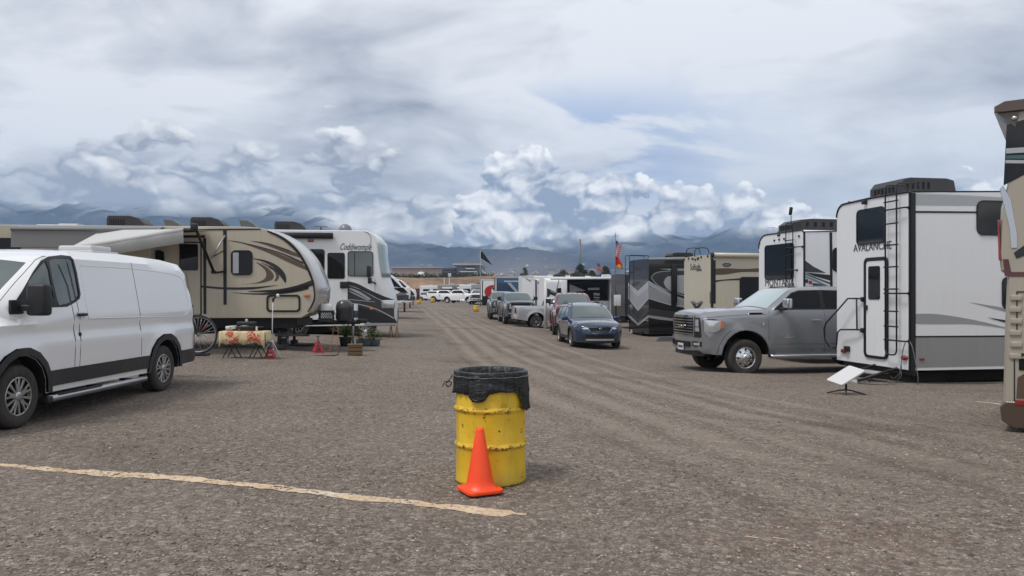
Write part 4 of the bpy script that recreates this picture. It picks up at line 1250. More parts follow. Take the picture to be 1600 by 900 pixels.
            mb = MB(); T = Matrix.Translation((-.68, s_ * 1.01, 1.08)); mb.box((0, 0, 0), (.12, .22, .15), paint, T, bev=.045); mb.box((-.061, 0, 0), (.005, .18, .11), 'glass_dark', T); mb.box((0, -s_ * .12, -.04), (.08, .1, .04), 'black_plastic', T); mb.build('mirror', root)
            rr__ = MB(); rr__.tube([(-1.35, s_ * .60, 1.60 * h), (-1.5, s_ * .60, 1.66 * h), (-2.4, s_ * .60, 1.70 * h), (-3.2, s_ * .59, 1.65 * h), (-3.3, s_ * .58, 1.59 * h)], .022, 'graphic_charcoal', 8); rr__.build('roof_rail', root)
    else:
        for s_ in (1, -1):
            hl = MB(); hl.box((.78, s_ * .66, .74), (.22, .3, .12), 'lamp_clear', bev=.03); hl.build('headlight', root)
            tl = MB(); tl.box((-3.8, s_ * .72, .92), (.12, .2, .25), 'lamp_red', bev=.03); tl.build('tail_light', root)
        gr = MB(); gr.box((1.0, 0, .62), (.06, .8, .22), 'black_plastic', bev=.02); gr.build('grille', root)
    for s_ in (1, -1):
        for x in (0, -2.75): wheel(root, x, s_ * .80, .355, .22, wheel_style, s_, .66, lod)
    return sk
def place_vehicle(name, px_face, Y, heading, half, label, cat, body, group=None, scale=None, dz=0.0, left=True):
    """front axle of the visible side stands at photo column px_face, depth Y"""
    h = Vector(heading).normalized(); l = Vector((-h.y, h.x)) * (1 if left else -1)
    X = (px_face - PX0) / FPX * Y
    o = Vector((X, Y)) - l * half
    c_ = o - h * 1.8
    return vehicle_root(name, (o.x, o.y, gz(c_.x, c_.y) + dz), h, label, cat, body, group, scale)

LH = (-1, -.16)      # facing the lane from the right row
LD = Vector((-.14, 1)).normalized()
# grey dually
ram = place_vehicle('pickup_truck', 1163, 18.5, (-1, -.19), 1.0, 'grey dually crew cab pickup with chrome grille and pale windscreen shade', 'pickup truck', 'grey_paint', scale=1.06)
pickup(ram, 'grey_paint', 0, 'dually', 'chrome', dually=True, shade=True)
t = text('RAM', ram, (1.10, 0, 1.08), (R(90), 0, R(90)), .13, 'chrome', 'grille_lettering', .006, 1.3, bold=.004)
mb = MB(); mb.box((-.30, .90, 1.395), (.34, .02, .07), 'chrome', bev=.008, rot=(R(-35), 0, 0)); mb.box((-.30, .911, 1.398), (.28, .02, .045), 'black_plastic', bev=.004, rot=(R(-35), 0, 0)); mb.build('hood_badge', ram)
mb = MB(); mb.box((-1.08, 1.018, .86), (.30, .008, .018), 'chrome'); mb.cyl((-1.0, 1.02, .875), .022, .01, 'lamp_amber', 'y', 10); mb.build('door_badge', ram)
mb = MB(); mb.box((-.42, 1.002, 1.15), (.06, .012, .07), 'chrome', bev=.004); mb.build('fender_badge', ram)
ml = MB()
for y in (-.4, -.2, 0, .2, .4): ml.box((-1.42, y, 1.995), (.10, .05, .035), 'black_plastic', bev=.012)
ml.build('roof_marker_lights', ram)

# blue wagon
sub_ = vehicle_root('station_wagon', (at(928, 29.0).x + .02, 29.0, gz(3.6, 30.5)), Vector((.10, -1)), 'dark blue station wagon facing the camera, with chrome rimmed grille', 'car', 'blue_paint')
wagon(sub_, 'blue_paint', 0, 'six')
# maroon truck behind it
fd = vehicle_root('pickup_truck', (at(893, 38).x, 36.6, gz(3, 39)), Vector((-.02, -1)), 'maroon crew cab pickup parked behind the blue wagon', 'pickup truck', 'truck_red')
pickup(fd, 'truck_red', 0, 'six', 'grey')
ml = MB()
for y in (-.5, -.25, 0, .25, .5): ml.box((-1.40, y, 1.995), (.10, .06, .04), 'lamp_amber', bev=.012)
ml.build('roof_marker_lights', fd)
# dark grey pair
tc = vehicle_root('pickup_truck', (at(811, 46.5).x, 46.5, gz(0, 49)), Vector((.10, -1)), 'dark grey pickup with black grille, second from the lane end of the parked trucks', 'pickup truck', 'dark_grey_paint', 'dark pickups parked nose to the camera', scale=.95)
pickup(tc, 'dark_grey_paint', 0, 'alloy', 'black', bumper='black_plastic')
tb = vehicle_root('pickup_truck', (at(786, 53).x, 53, gz(-1, 55)), Vector((.06, -1)), 'grey pickup with grey bumper parked furthest back of the dark trucks, beside the lane', 'pickup truck', 'dark_grey_paint', 'dark pickups parked nose to the camera', scale=.95)
pickup(tb, 'dark_grey_paint', 0, 'alloy', 'grey', bumper='graphic_grey')
# silver pickup seen from its tail, facing right
sv = place_vehicle('pickup_truck', 838, 44, (1, .12), 1.0, 'silver pickup parked crosswise with its red tail light towards the lane', 'pickup truck', 'silver_paint', left=False)
h = Vector((1, .12)).normalized()
sv.location = Vector((at(838, 43.3).x, 43.3, 0)) + Vector((h.x, h.y, 0)) * 3.8 * .86 + Vector((-h.y, h.x, 0)) * .86
sv.location.z = gz(2, 44)
sv['_m'] = 'silver_paint'; sv.scale = (.86,) * 3
pickup(sv, 'silver_paint', 0, 'six', 'chrome')
# ================================================================ RECREATIONAL VEHICLES
def bounds(face, x0, y0, x1, y1):
    ym, xm = (y0 + y1) / 2, (x0 + x1) / 2
    a0, a1 = face.p(x0, ym)[0], face.p(x1, ym)[0]; z1, z0 = face.p(xm, y0)[1], face.p(xm, y1)[1]
    return min(a0, a1), z0, max(a0, a1), z1
def window(root, face, x0, y0, x1, y1, r=.06, glass='glass_dark', frame='black_trim', side=-1, fw=.025, px=True, name='window', muntin=None):
    a0, z0, a1, z1 = bounds(face, x0, y0, x1, y1) if px else (x0, y0, x1, y1)
    r = min(r, (a1 - a0) * .3, (z1 - z0) * .3)
    ax = 'y' if face.kind == 'y' else 'x'; c = face.c
    g = MB(); g.prism(rrect(a0 + fw, z0 + fw, a1 - fw, z1 - fw, r), c, c + side * .014, glass, ax)
    o = g.build(name, root)
    f = MB(); outp, inp = rrect(a0, z0, a1, z1, r + fw), rrect(a0 + fw, z0 + fw, a1 - fw, z1 - fw, r)
    ring(f, outp, inp, c, c + side * .022, frame, ax)
    if muntin: 
        am = a0 + (a1 - a0) * muntin
        lo, hi = (am - .012, am + .012)
        f.prism([(lo, z0 + fw), (hi, z0 + fw), (hi, z1 - fw), (lo, z1 - fw)], c + side * .010, c + side * .02, frame, ax)
    f.build('frame', o)
    return o
def ring(mb, outp, inp, c0, c1, m, ax):
    f3 = {'y': lambda a, b, t: (a, t, b), 'x': lambda a, b, t: (t, a, b)}[ax]; n = len(outp)
    vs = [f3(a, b, c1) for a, b in outp] + [f3(a, b, c1) for a, b in inp] + [f3(a, b, c0) for a, b in outp] + [f3(a, b, c0) for a, b in inp]
    fs = []
    for i in range(n):
        j = (i + 1) % n
        fs += [(i, j, n + j, n + i), (i, 2 * n + i, 2 * n + j, j), (n + i, n + j, 3 * n + j, 3 * n + i)]
    mb.add(vs, fs, m)
def ac_unit(root, x, y, z, L=.95, W=.75, H=.33, m='ac_dark', flip=1, name='air_conditioner'):
    mb = MB(); f = flip
    pr = [(-L / 2 * f, 0), (-L / 2 * f, H * .75), (-L * .46 * f, H), (L * .10 * f, H), (L * .32 * f, H * .82), (L * .46 * f, H * .42), (L / 2 * f, .02), (L / 2 * f, 0)]
    T = Matrix.Translation((x, y, z))
    mb.prism(pr, -W / 2, W / 2, m, 'y', T, bev=.035)
    for k in range(9):
        xx = -L * .40 * f + k * L * .045 * f
        mb.box((xx, -W / 2 + .001, H * .45), (L * .018, .012, H * .5), 'under_dark', T)
    for k in range(6): mb.box((-L / 2 * f - .002 * f, 0, H * (.15 + .1 * k)), (.008, W * .7, H * .04), 'under_dark', T)
    return mb.build(name, root)
def ac_block(root, x, y, z, L=1.0, W=.8, H=.32, m='ac_dark'):
    """boxy unit with chamfered ends and moulded ribs"""
    mb = MB(); T = Matrix.Translation((x, y, z))
    mb.prism([(-L / 2, 0), (-L * .5, H * .62), (-L * .43, H * .92), (-L * .3, H), (L * .33, H), (L * .45, H * .9), (L / 2, .05), (L / 2, 0)], -W / 2, W / 2, m, 'y', T, bev=.03)
    mb.prism([(-L * .5 - .02, 0), (-L * .5 - .02, H * .2), (L * .5 + .02, H * .2), (L * .5 + .02, 0)], -W / 2 - .02, W / 2 + .02, m, 'y', T, bev=.015)
    for k in range(5): mb.box((-L * .36 + k * L * .09, -W / 2 - .003, H * .58), (L * .03, .02, H * .34), 'under_dark', T)
    for k in range(6): mb.box((-L / 2 - .004, -W * .3 + k * W * .12, H * .4), (.02, W * .05, H * .3), 'under_dark', T)
    return mb.build('air_conditioner', root)
def vent(root, x, y, z, m='ac_white', L=.42, W=.42, H=.12):
    mb = MB(); T = Matrix.Translation((x, y, z)); mb.box((0, 0, .02), (L + .06, W + .06, .04), m, T, bev=.01)
    mb.prism([(-L / 2, .04), (-L / 2, H), (L * .1, H * 1.1), (L / 2, H * .5), (L / 2, .04)], -W / 2, W / 2, m, 'y', T, bev=.02); return mb.build('roof_vent', root)
def xsec(W, z0, z1, sn=.10, sf=.10, crown=.05, n=5):
    """cross section (y,z) of a box body: near shoulder sn, far shoulder sf"""
    p = [(0, z0), (0, z1 - sn)]
    for k in range(1, n + 1): a = R(90 * k / n); p.append((sn - sn * math.cos(a), z1 - sn + sn * math.sin(a)))
    p.append((W / 2, z1 + crown))
    for k in range(n): a = R(90 * k / n); p.append((W - sf + sf * math.sin(a), z1 - sf * .0 - sf + sf * math.cos(a)))
    p += [(W, z1 - sf), (W, z0)]
    return p
def box_rv(root, L, W, z0, z1, m, sn=.06, sf=.1, crown=.05, roof='roof_white', part='body'):
    mb = MB(); mb.prism(xsec(W, z0, z1, sn, sf, crown), 0, L, m, 'x', bev=.012)
    o = mb.build(part, root)
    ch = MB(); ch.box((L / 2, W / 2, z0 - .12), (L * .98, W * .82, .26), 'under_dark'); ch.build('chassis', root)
    return o
def ladder(root, face, x0, x1, ytop, ybot, rungs, m='black_metal', off=.11, top_reach=.35, brk=()):
    """vertical ladder on an end wall given photo positions; rungs = list of y positions"""
    a0, a1 = face.p(x0, ybot)[0], face.p(x1, ybot)[0]
    zt, zb = face.p((x0 + x1) / 2, ytop)[1], face.p((x0 + x1) / 2, ybot)[1]
    sgn = -1
    mb = MB(); c = face.c + sgn * off
    for a in (a0, a1):
        mb.tube([(c, a, zb + .10), (c, a, zt - .15)] + spline([(c, a, zt - .12), (c + .02, a, zt - .02), (c + .12, a, zt + .0), (c + off + top_reach, a, zt - .01), (c + off + top_reach + .04, a, zt - .12)], 4), .016, m, 8)
    am = (a0 + a1) / 2
    mb.tube(spline([(c, a0, zb + .10), (c, a0 + (am - a0) * .25, zb + .02), (c, am, zb), (c, a1 - (a1 - am) * .25, zb + .02), (c, a1, zb + .10)], 4), .016, m, 8)
    for y in rungs:
        z = face.p((x0 + x1) / 2, y)[1]; mb.tube([(c, a0 - (a1 - a0) * .12, z), (c, a1 + (a1 - a0) * .12, z)], .015, m, 8)
    for (y, aa) in brk:
        z = face.p((x0 + x1) / 2, y)[1]; mb.tube([(c, a0, z), (c, aa, z), (face.c, aa, z)], .016, m, 8)
        mb.cyl((face.c - .01, aa, z), .035, .02, m, 'x', 10)
    return mb.build('ladder', root)
def plates(root, face, items, name='graphics', side=-1):
    """items: (list of photo points, material, layer)"""
    objs = []
    for k, it in enumerate(items):
        pts, m, lay = it[0], it[1], it[2]
        mb = MB(); decal(mb, face, face.ps(pts) if not (len(it) > 3 and it[3] == 'raw') else pts, m, .003, .0015 + lay * .0025, side)
        objs.append(mb)
    tot = MB()
    for mb in objs:
        o = len(tot.v); tot.v += mb.v
        for f, mi_, s_ in zip(mb.f, mb.m, mb.sm):
            tot.f.append(tuple(i + o for i in f)); tot.m.append(tot.mi(mb.mats[mi_])); tot.sm.append(s_)
    return tot.build(name, root)
def under_wheels(root, xs, y_near, y_far, r=.38, lod=1, drop=0.0):
    for x in xs:
        for y, s_ in ((y_near, -1), (y_far, 1)):
            w = wheel(root, x, y, r, .24, 'steel', s_, .6, lod); w.location.z = r - drop
# ---------------------------------------------------------------- right row, nearest: white fifth wheel with AVALANCHE
RR = .17
def corner(px, Y, dz=0.0, zref=None):
    p = at(px, Y); p.z = (gz(*zref) if zref else gz(p.x + 1, p.y)) + dz; return p
av = empty('fifth_wheel_trailer', corner(1423, 15.3), RR, 'white fifth wheel trailer lettered AVALANCHE, with rear door and ladder', 'camper trailer', 'campers along the right side of the lane')
Fy, Fx = Face(av, 'y', 0), Face(av, 'x', 0)
zt = Fy.p(1423, 299)[1]; zb = Fy.p(1423, 579)[1]
box_rv(av, 10.8, 2.5, zb, zt, 'white_gelcoat', sn=.04, sf=.28, crown=.02)
Fy.zoom(800, 180, 2)
plates(av, Fy, [([(1256, 246), (1400, 252), (1600, 262), (1600, 283), (1256, 281)], 'graphic_light', 0),
                ([(1256, 243), (1600, 240), (1600, 262), (1450, 252)], 'white_gelcoat', 1),
                ([(1252, 299), (1600, 302), (1600, 307), (1252, 305)], 'black_trim', 1),
                ([(1246, 237), (1600, 236), (1600, 241), (1246, 242)], 'black_trim', 1)])
Fy.zoom(1380, 140, 1.668)
plates(av, Fy, [(lens([(72, 585), (140, 585), (240, 601), (345, 626)], [(72, 610), (140, 611), (240, 612), (345, 627)]), 'graphic_silver', 0),
                ([(225, 554), (300, 566), (400, 590), (400, 600), (300, 574)], 'graphic_silver', 0),
                ([(272, 594), (320, 601), (400, 612), (400, 622), (320, 608)], 'graphic_black', 1),
                ([(72, 642), (400, 640), (400, 644.5), (72, 646)], 'black_trim', 1),
                ([(72, 646.5), (400, 645), (400, 718), (72, 725)], 'lower_skirt_grey', 0)], 'lower_graphics')
Fy.zoom(800, 180, 2); window(av, Fy, 1451, 267, 1560, 376, .12)
Fy.zoom(1380, 140, 1.668); window(av, Fy, 309, 488, 345, 572, .10)
mb = MB(); mb.prism([(0, zb - .01), (0, zt - .03), (.10, zt - .03), (.10, zb - .01)], .0, -.012, 'black_trim', 'y'); mb.prism([(0, zb - .01), (0, zt - .02), (.05, zt - .02), (.05, zb - .01)], -.012, 0, 'black_trim', 'x')
mb.build('corner_trim', av)
mb = MB(); pts = [(y, z) for y, z in xsec(2.5, zb, zt, .04, .28, .02)][1:-1]
mb.tube([(-.006, y, z) for y, z in pts], .022, 'black_trim', 6); mb.build('rear_trim', av)
Fx.zoom(1160, 260, 2.369)
window(av, Fx, 424, 154, 529, 288, .09)
# door with frame and pane
a0, z0, a1, z1_ = bounds(Fx, 453, 336, 541, 711)
mb = MB(); ring(mb, rrect(a0, z0, a1, z1_, .12), rrect(a0 + .07, z0 + .05, a1 - .07, z1_ - .07, .08), 0, -.03, 'black_trim', 'x'); dr = mb.build('door_frame', av)
mb = MB(); mb.prism(rrect(a0 + .075, z0 + .055, a1 - .075, z1_ - .075, .07), 0, -.02, 'white_gelcoat', 'x', bev=.006); door = mb.build('door', av)
b_ = bounds(Fx, 470, 369, 513, 493); mb = MB(); mb.prism(rrect(*b_, .05), -.02, -.030, 'glass_dark', 'x'); mb.build('door_window', door)
y_, z_ = Fx.p(463, 522); mb = MB(); mb.box((-.045, y_, z_), (.05, .09, .10), 'black_plastic', bev=.012); mb.build('door_handle', door)
t = text('AVALANCHE', av, (-.006, Fx.p(480, 298)[0], Fx.p(480, 298)[1]), (R(90), 0, R(-90)), .30, 'graphic_charcoal', 'lettering', .004, .95)
t.rotation_euler = (R(90), 0, R(-90))
fit = bounds(Fx, 411, 284, 551, 314); W_t = t.dimensions.x; t.scale = ((fit[2] - fit[0]) / W_t, .78, 1)
ladder(av, Fx, 547, 589, 66, 697, [98 + 32, 160, 212, 291, 372, 454, 470, 536, 592, 643], brk=((160, .04), (470, .04), (643, .04)))
# grab rail left of the door and folding rail below it
def wallpt(x, y, off=.0): a, z = Fx.p(x, y); return (-off, a, z)
mb = MB()
mb.tube([wallpt(453, 491), wallpt(440, 489, .10), wallpt(415, 489, .16), wallpt(385, 530, .2), wallpt(345, 580, .24), wallpt(338, 600, .24), wallpt(338, 640, .22), wallpt(352, 668, .2)], .018, 'black_metal', 8)
mb.tube([wallpt(438, 490, .10), wallpt(440, 604, .10)], .018, 'black_metal', 8)
mb.tube([wallpt(455, 607), wallpt(440, 604, .10), wallpt(384, 604, .14), wallpt(376, 615, .16), wallpt(373, 655, .16), wallpt(368, 670, .14), wallpt(355, 672, .12)], .018, 'black_metal', 8)
mb.box(wallpt(450, 492, .03), (.06, .08, .10), 'black_metal', bev=.01); mb.box(wallpt(450, 607, .03), (.06, .10, .10), 'black_metal', bev=.01)
mb.build('grab_rail', av)
mb = MB()
for x, y in ((398, 132), (510, 108)): mb.box(wallpt(x, y, .02), (.04, .04, .035), 'lamp_red', bev=.008)
mb.build('marker_light', av)
mb = MB(); p_ = wallpt(459, 133, .05); mb.box(p_, (.10, .09, .09), 'black_plastic', bev=.02); mb.build('rear_camera', av)
for (x, y) in ((378, 683), (603, 708)):
    mb = MB(); a, z = Fx.p(x, y); mb.lathe([(0, .0), (.085, 0), (.085, .03), (.07, .05), (0, .055)], 'lamp_red', 24, Matrix.Translation((0, a, z)) @ Matrix.Rotation(R(-90), 4, 'Y') @ Matrix.Scale(.6, 4, (1, 0, 0)), 'z'); mb.build('tail_light', av)
mb = MB(); a, z = Fx.p(392, 678); mb.box((-.05, a - .02, z + .02), (.09, .13, .12), 'black_plastic', bev=.02); mb.build('outlet_cover', av)
Fy.zoom(0, 0, 1); ax_, az_ = Fy.p(1440, 561)
mb = MB(); mb.box((ax_, -.012, az_), (.10, .02, .045), 'lamp_red', bev=.008); mb.build('marker_light', av)
ac_block(av, 1.05, 1.35, zt + .02, 1.35, 1.0, .40)
mb = MB(); mb.cyl((1.35 + 2.6, 1.0, zt + .10), .05, .22, 'ac_white'); mb.cyl((3.95, 1.0, zt + .2), .09, .05, 'ac_white'); mb.build('roof_pipe', av)
vent(av, 4.6, 1.0, zt + .02)
under_wheels(av, (5.2, 6.2), .25, 2.25, .38)
# hanging cable from ladder and dark gear under the rear
mb = MB(); mb.box((.5, 1.2, zb - .17), (.8, 2.1, .22), 'under_dark'); mb.box((.12, 1.2, zb - .05), (.10, 2.3, .12), 'black_metal'); mb.build('rear_bumper', av)
# folding steps below the door
mb = MB(); am = (a0 + a1) / 2 - .30
for k, (dx, dz_) in enumerate(((.20, -.10), (.62, -.27))):
    mb.box((-dx - .12, am, zb + dz_), (.28, .70, .045), 'graphic_light', bev=.008)
    mb.box((-dx - .12, am, zb + dz_ - .022), (.26, .66, .012), 'black_metal')
for s_ in (-1, 1):
    mb.tube([(.06, am + s_ * .35, zb + .02), (-.86, am + s_ * .35, max(zb - .36, .03))], .03, 'black_metal', 8)
    mb.tube([(-.1, am + s_ * .34, zb - .10), (-.5, am + s_ * .34, zb - .14), (-.62, am + s_ * .34, zb - .27)], .014, 'black_metal', 8)
    mb.tube([(-.70, am + s_ * .35, zb - .22), (-.72, am + s_ * .35, .01)], .018, 'galvanised', 8)
mb.build('folding_steps', av)

# cable loops hanging beside the ladder down to the gravel
cb = MB()
Fc = Face(av, 'x', -.10).zoom(1280, 500, 6.925)
def c3(x, y, o=-.12): a, z = Fc.p(x, y); return (o, a, max(z, .012))
cb.tube(spline([c3(945, 235), c3(915, 330), c3(895, 480), c3(880, 600), c3(850, 690), c3(845, 760), c3(880, 800, -.3), c3(960, 800, -.35), c3(1010, 760, -.3), c3(1000, 715, -.3), c3(940, 705, -.3), c3(870, 720, -.3), c3(865, 780, -.35), c3(930, 815, -.4), c3(1000, 790, -.3), c3(1060, 740), c3(1080, 640), c3(1060, 500), c3(1020, 300), c3(990, 235)], 6), .009, 'steel_grey', 6)
cb.tube(spline([c3(900, 480), c3(890, 560), c3(820, 630), c3(780, 600), c3(800, 540), c3(870, 525), c3(900, 590), c3(880, 640)], 6), .009, 'steel_grey', 6)
cab = cb.build('power_cable'); cab.matrix_world = av.matrix_world.copy(); tag(cab, 'grey cable looped from the ladder of the AVALANCHE trailer to the gravel', 'cable')
cb = MB()
pts = [(-.5, -.25, .012), (-1.0, .1, .012), (-.7, .5, .012), (-.2, .2, .012), (.4, -.1, .012), (1.2, -.3, .012), (2.0, -.2, .012), (2.8, .3, .012)]
cb.tube(spline(pts, 8), .008, 'black_rubber', 6)
cab = cb.build('power_cable'); cab.matrix_world = av.matrix_world.copy(); tag(cab, 'thin black cable lying on the gravel under the AVALANCHE trailer', 'cable')

# flat satellite dish on a mast with four feet
dpos = gp(1322, 616); dish = empty('satellite_dish', dpos, .2, 'flat white rectangular satellite dish on a low black stand in front of the trailer steps', 'satellite dish', scale=.82)
mb = MB(); T = Matrix.Translation((0, .0, .36)) @ Matrix.Rotation(R(-28), 4, 'Y') @ Matrix.Rotation(R(8), 4, 'X')
mb.prism(rrect(-.30, -.24, .30, .24, .04), 0, .035, 'plate_white', 'z', T, bev=.006); mb.build('panel', dish)
mb = MB(); mb.tube([(0, 0, .06), (0, 0, .34)], .022, 'black_metal', 10); mb.build('mast', dish)
for k in range(4):
    a = R(45 + 90 * k + 10); mb = MB(); mb.tube([(0, 0, .09), (.12 * math.cos(a), .12 * math.sin(a), .075), (.36 * math.cos(a), .36 * math.sin(a), .012)], .014, 'black_metal', 8); mb.build('foot', dish)

# ---------------------------------------------------------------- white fifth wheel lettered MONTANA
mt = empty('fifth_wheel_trailer', corner(1255, 22.8), RR + .04, 'white fifth wheel trailer lettered MONTANA behind the grey pickup', 'camper trailer', 'campers along the right side of the lane')
Fy, Fx = Face(mt, 'y', 0).zoom(1170, 330, 6.92), Face(mt, 'x', 0).zoom(1170, 330, 6.92)
zt = Fy.p(585, 200)[1]; zb = .62
box_rv(mt, 11, 2.5, zb, zt, 'white_gelcoat', sn=.07, sf=.42, crown=.0)
mb = MB(); pts = xsec(2.5, zb, zt, .07, .42, 0)[1:-1]; mb.tube([(-.004, y, z) for y, z in pts], .022, 'black_trim', 6); mb.prism([(-.0, zb), (0, zt - .05), (.06, zt - .05), (.06, zb)], 0, -.014, 'black_trim', 'y'); mb.build('rear_trim', mt)
window(mt, Fx, 175, 355, 490, 738, .09)
b_ = bounds(Fx, 178, 752, 490, 800)
t = text('MONTANA', mt, (-.006, (b_[0] + b_[2]) / 2, (b_[1] + b_[3]) / 2), (R(90), 0, R(-90)), .30, 'graphic_charcoal', ext=.004); t.scale = ((b_[2] - b_[0]) / t.dimensions.x, 1.0, 1)
b_ = bounds(Fx, 205, 810, 520, 840); plates(mt, Fx, [(lens([(205, 835), (260, 812), (330, 830), (420, 812), (520, 828)], [(205, 842), (270, 830), (330, 840), (420, 828), (520, 836)]), 'graphic_charcoal', 0)], 'emblem')
mb = MB()
for x, y in ((120, 347), (280, 317), (332, 307), (385, 298), (547, 270), (320, 262), (336, 258)):
    a, z = Fx.p(x, y); mb.cyl((-.015, a, z), .032, .03, 'black_plastic', 'x', 12)
mb.build('marker_light', mt)
ladder(mt, Fx, 436, 512, 125, 1100, [315, 395, 475, 635, 800, 960], brk=((395, .02), (640, .3)))
plates(mt, Fy, [([(596, 525), (700, 600), (835, 668), (596, 655)], 'graphic_charcoal', 1), ([(596, 660), (880, 690), (880, 750), (700, 700)], 'graphic_black', 0),
                ([(600, 670), (700, 705), (890, 775), (890, 795), (700, 722), (600, 684)], 'graphic_teal', 1), ([(600, 695), (720, 740), (860, 805), (820, 808), (700, 755), (600, 712)], 'graphic_lines', 1),
                ([(606, 735), (640, 735), (640, 775), (606, 775)], 'graphic_navy', 2), ([(646, 750), (684, 754), (684, 790), (646, 786)], 'graphic_red', 2), ([(690, 775), (780, 788), (830, 805), (690, 805)], 'graphic_navy', 2),
                ([(590, 218), (1000, 208), (1000, 222), (590, 228)], 'black_trim', 2), ([(870, 228), (900, 228), (905, 900), (880, 900)], 'black_trim', 2)])
window(mt, Fy, 905, 395, 1200, 655, .10)
ac_block(mt, 1.75, 1.3, zt, 3.0, .95, .42)
mb = MB(); a, z = Fx.p(490, 130); mb.tube([(-.1, a, z), (-.1, a, z + .22)], .012, 'black_metal', 6); mb.box((-.1, a + .02, z + .36), (.07, .10, .24), 'black_plastic', bev=.02, rot=(R(15), 0, 0)); mb.build('antenna', mt)
under_wheels(mt, (5, 6), .25, 2.25)

# ---------------------------------------------------------------- cream fifth wheel
sl = empty('fifth_wheel_trailer', corner(1109, 33), RR + .05, 'cream fifth wheel trailer with brown band, behind the hood of the grey pickup', 'camper trailer', 'campers along the right side of the lane')
Fy, Fx = Face(sl, 'y', 0).zoom(960, 320, 3.2125), Face(sl, 'x', 0).zoom(960, 320, 3.2125)
zt = Fy.p(478, 252)[1]; zb = Fy.p(478, 640)[1]
box_rv(sl, 9.5, 2.5, zb, zt, 'cream_gelcoat', sn=.05, sf=.15, crown=.03)
b_ = bounds(Fx, 382, 300, 432, 325); t = text('Solitude', sl, (-.006, (b_[0] + b_[2]) / 2, (b_[1] + b_[3]) / 2), (R(90), 0, R(-90)), .42, 'graphic_charcoal', ext=.004); t.scale = ((b_[2] - b_[0]) / t.dimensions.x, 1, 1)
b_ = bounds(Fx, 412, 322, 438, 334); t = text('GRAND', sl, (-.006, (b_[0] + b_[2]) / 2, (b_[1] + b_[3]) / 2), (R(90), 0, R(-90)), .16, 'graphic_charcoal', ext=.004); t.scale = ((b_[2] - b_[0]) / t.dimensions.x, 1, 1)
plates(sl, Fx, [([(380, 482), (410, 500), (418, 520), (405, 522), (396, 508)], 'graphic_charcoal', 0), ([(448, 485), (420, 500), (408, 520), (424, 521), (434, 508)], 'graphic_charcoal', 0),
                ([(390, 478), (414, 493), (440, 480), (436, 490), (414, 501), (394, 488)], 'graphic_grey', 1)], 'emblem')
mb = MB()
for x, y in ((352, 275), (374, 270), (392, 270), (407, 275), (422, 268), (437, 262), (470, 258), (395, 272), (420, 272)):
    a, z = Fx.p(x, y); mb.cyl((-.015, a, z), .05, .04, 'black_plastic', 'x', 10)
mb.build('marker_light', sl)
mb = MB()
for x in (370, 412):
    a, z = Fx.p(x, 250); a2, z2 = Fx.p(x + 26, 236)
    mb.tube(spline([(-.08, a, z - .1), (-.08, a, z + .15), (.05, a, z + .28), (.5, a, z + .28), (.6, a, z + .05)], 4), .02, 'black_metal', 6)
mb.build('ladder', sl)
plates(sl, Fy, [([(484, 268), (497, 268), (497, 645), (484, 645)], 'black_trim', 0), ([(478, 435), (482, 435), (482, 495), (478, 495)], 'black_trim', 0),
                (lens([(485, 322), (560, 318), (640, 322), (760, 316)], [(485, 352), (560, 350), (640, 338), (760, 338)]), 'graphic_brown', 0),
                (lens([(485, 381), (560, 374), (640, 368), (760, 364)], [(485, 397), (540, 382), (640, 378), (760, 374)]), 'graphic_black', 1),
                ([(494, 278), (508, 278), (508, 496), (494, 496)], 'black_trim', 2),
                (lens([(540, 301), (552, 293), (576, 293), (588, 301)], [(540, 301), (552, 311), (576, 311), (588, 301)]), 'graphic_black', 0),
                (lens([(547, 301), (555, 296), (573, 296), (581, 301)], [(547, 301), (555, 307), (573, 307), (581, 301)]), 'graphic_grey', 1)])
window(sl, Fy, 628, 362, 800, 490, .12)
mb = MB(); p0, p1 = Fy.p(484, 252), Fy.p(800, 247)
mb.tube([(p0[0], -.10, p0[1]), (p1[0], -.10, p0[1] - .01)], .10, 'cream_gelcoat', 14); mb.tube([(p0[0] - .02, -.10, p0[1]), (p0[0] + .06, -.10, p0[1])], .11, 'black_plastic', 14); mb.build('awning_roll', sl)
ac_block(sl, 3.6, 1.2, zt, .9, .8, .38)
under_wheels(sl, (4.6, 5.5), .25, 2.25)

# ---------------------------------------------------------------- black and silver fifth wheel with chevrons
bk = empty('fifth_wheel_trailer', corner(1013.5, 38.7), RR + .08, 'black fifth wheel trailer with silver and white chevron stripes', 'camper trailer', 'campers along the right side of the lane')
Fy, Fx = Face(bk, 'y', 0).zoom(970, 380, 5.627), Face(bk, 'x', 0).zoom(970, 380, 5.627)
zt = Fy.p(245, 136)[1]; zb = Fy.p(245, 800)[1]
box_rv(bk, 11, 2.5, zb, zt, 'coach_black', sn=.05, sf=.3, crown=.02)
plates(bk, Fx, [([(66, 345), (150, 420), (245, 330), (245, 388), (150, 470), (66, 390)], 'graphic_light', 1), ([(66, 390), (150, 470), (245, 388), (245, 478), (153, 582), (66, 475)], 'graphic_silver', 0),
                ([(66, 473), (153, 582), (245, 476), (245, 490), (153, 596), (66, 487)], 'graphic_light', 1), ([(66, 565), (153, 665), (245, 560), (245, 600), (153, 700), (66, 608)], 'graphic_charcoal', 0), ([(66, 620), (153, 705), (245, 630), (245, 655), (153, 725), (66, 645)], 'graphic_silver', 1)], 'end_graphics')
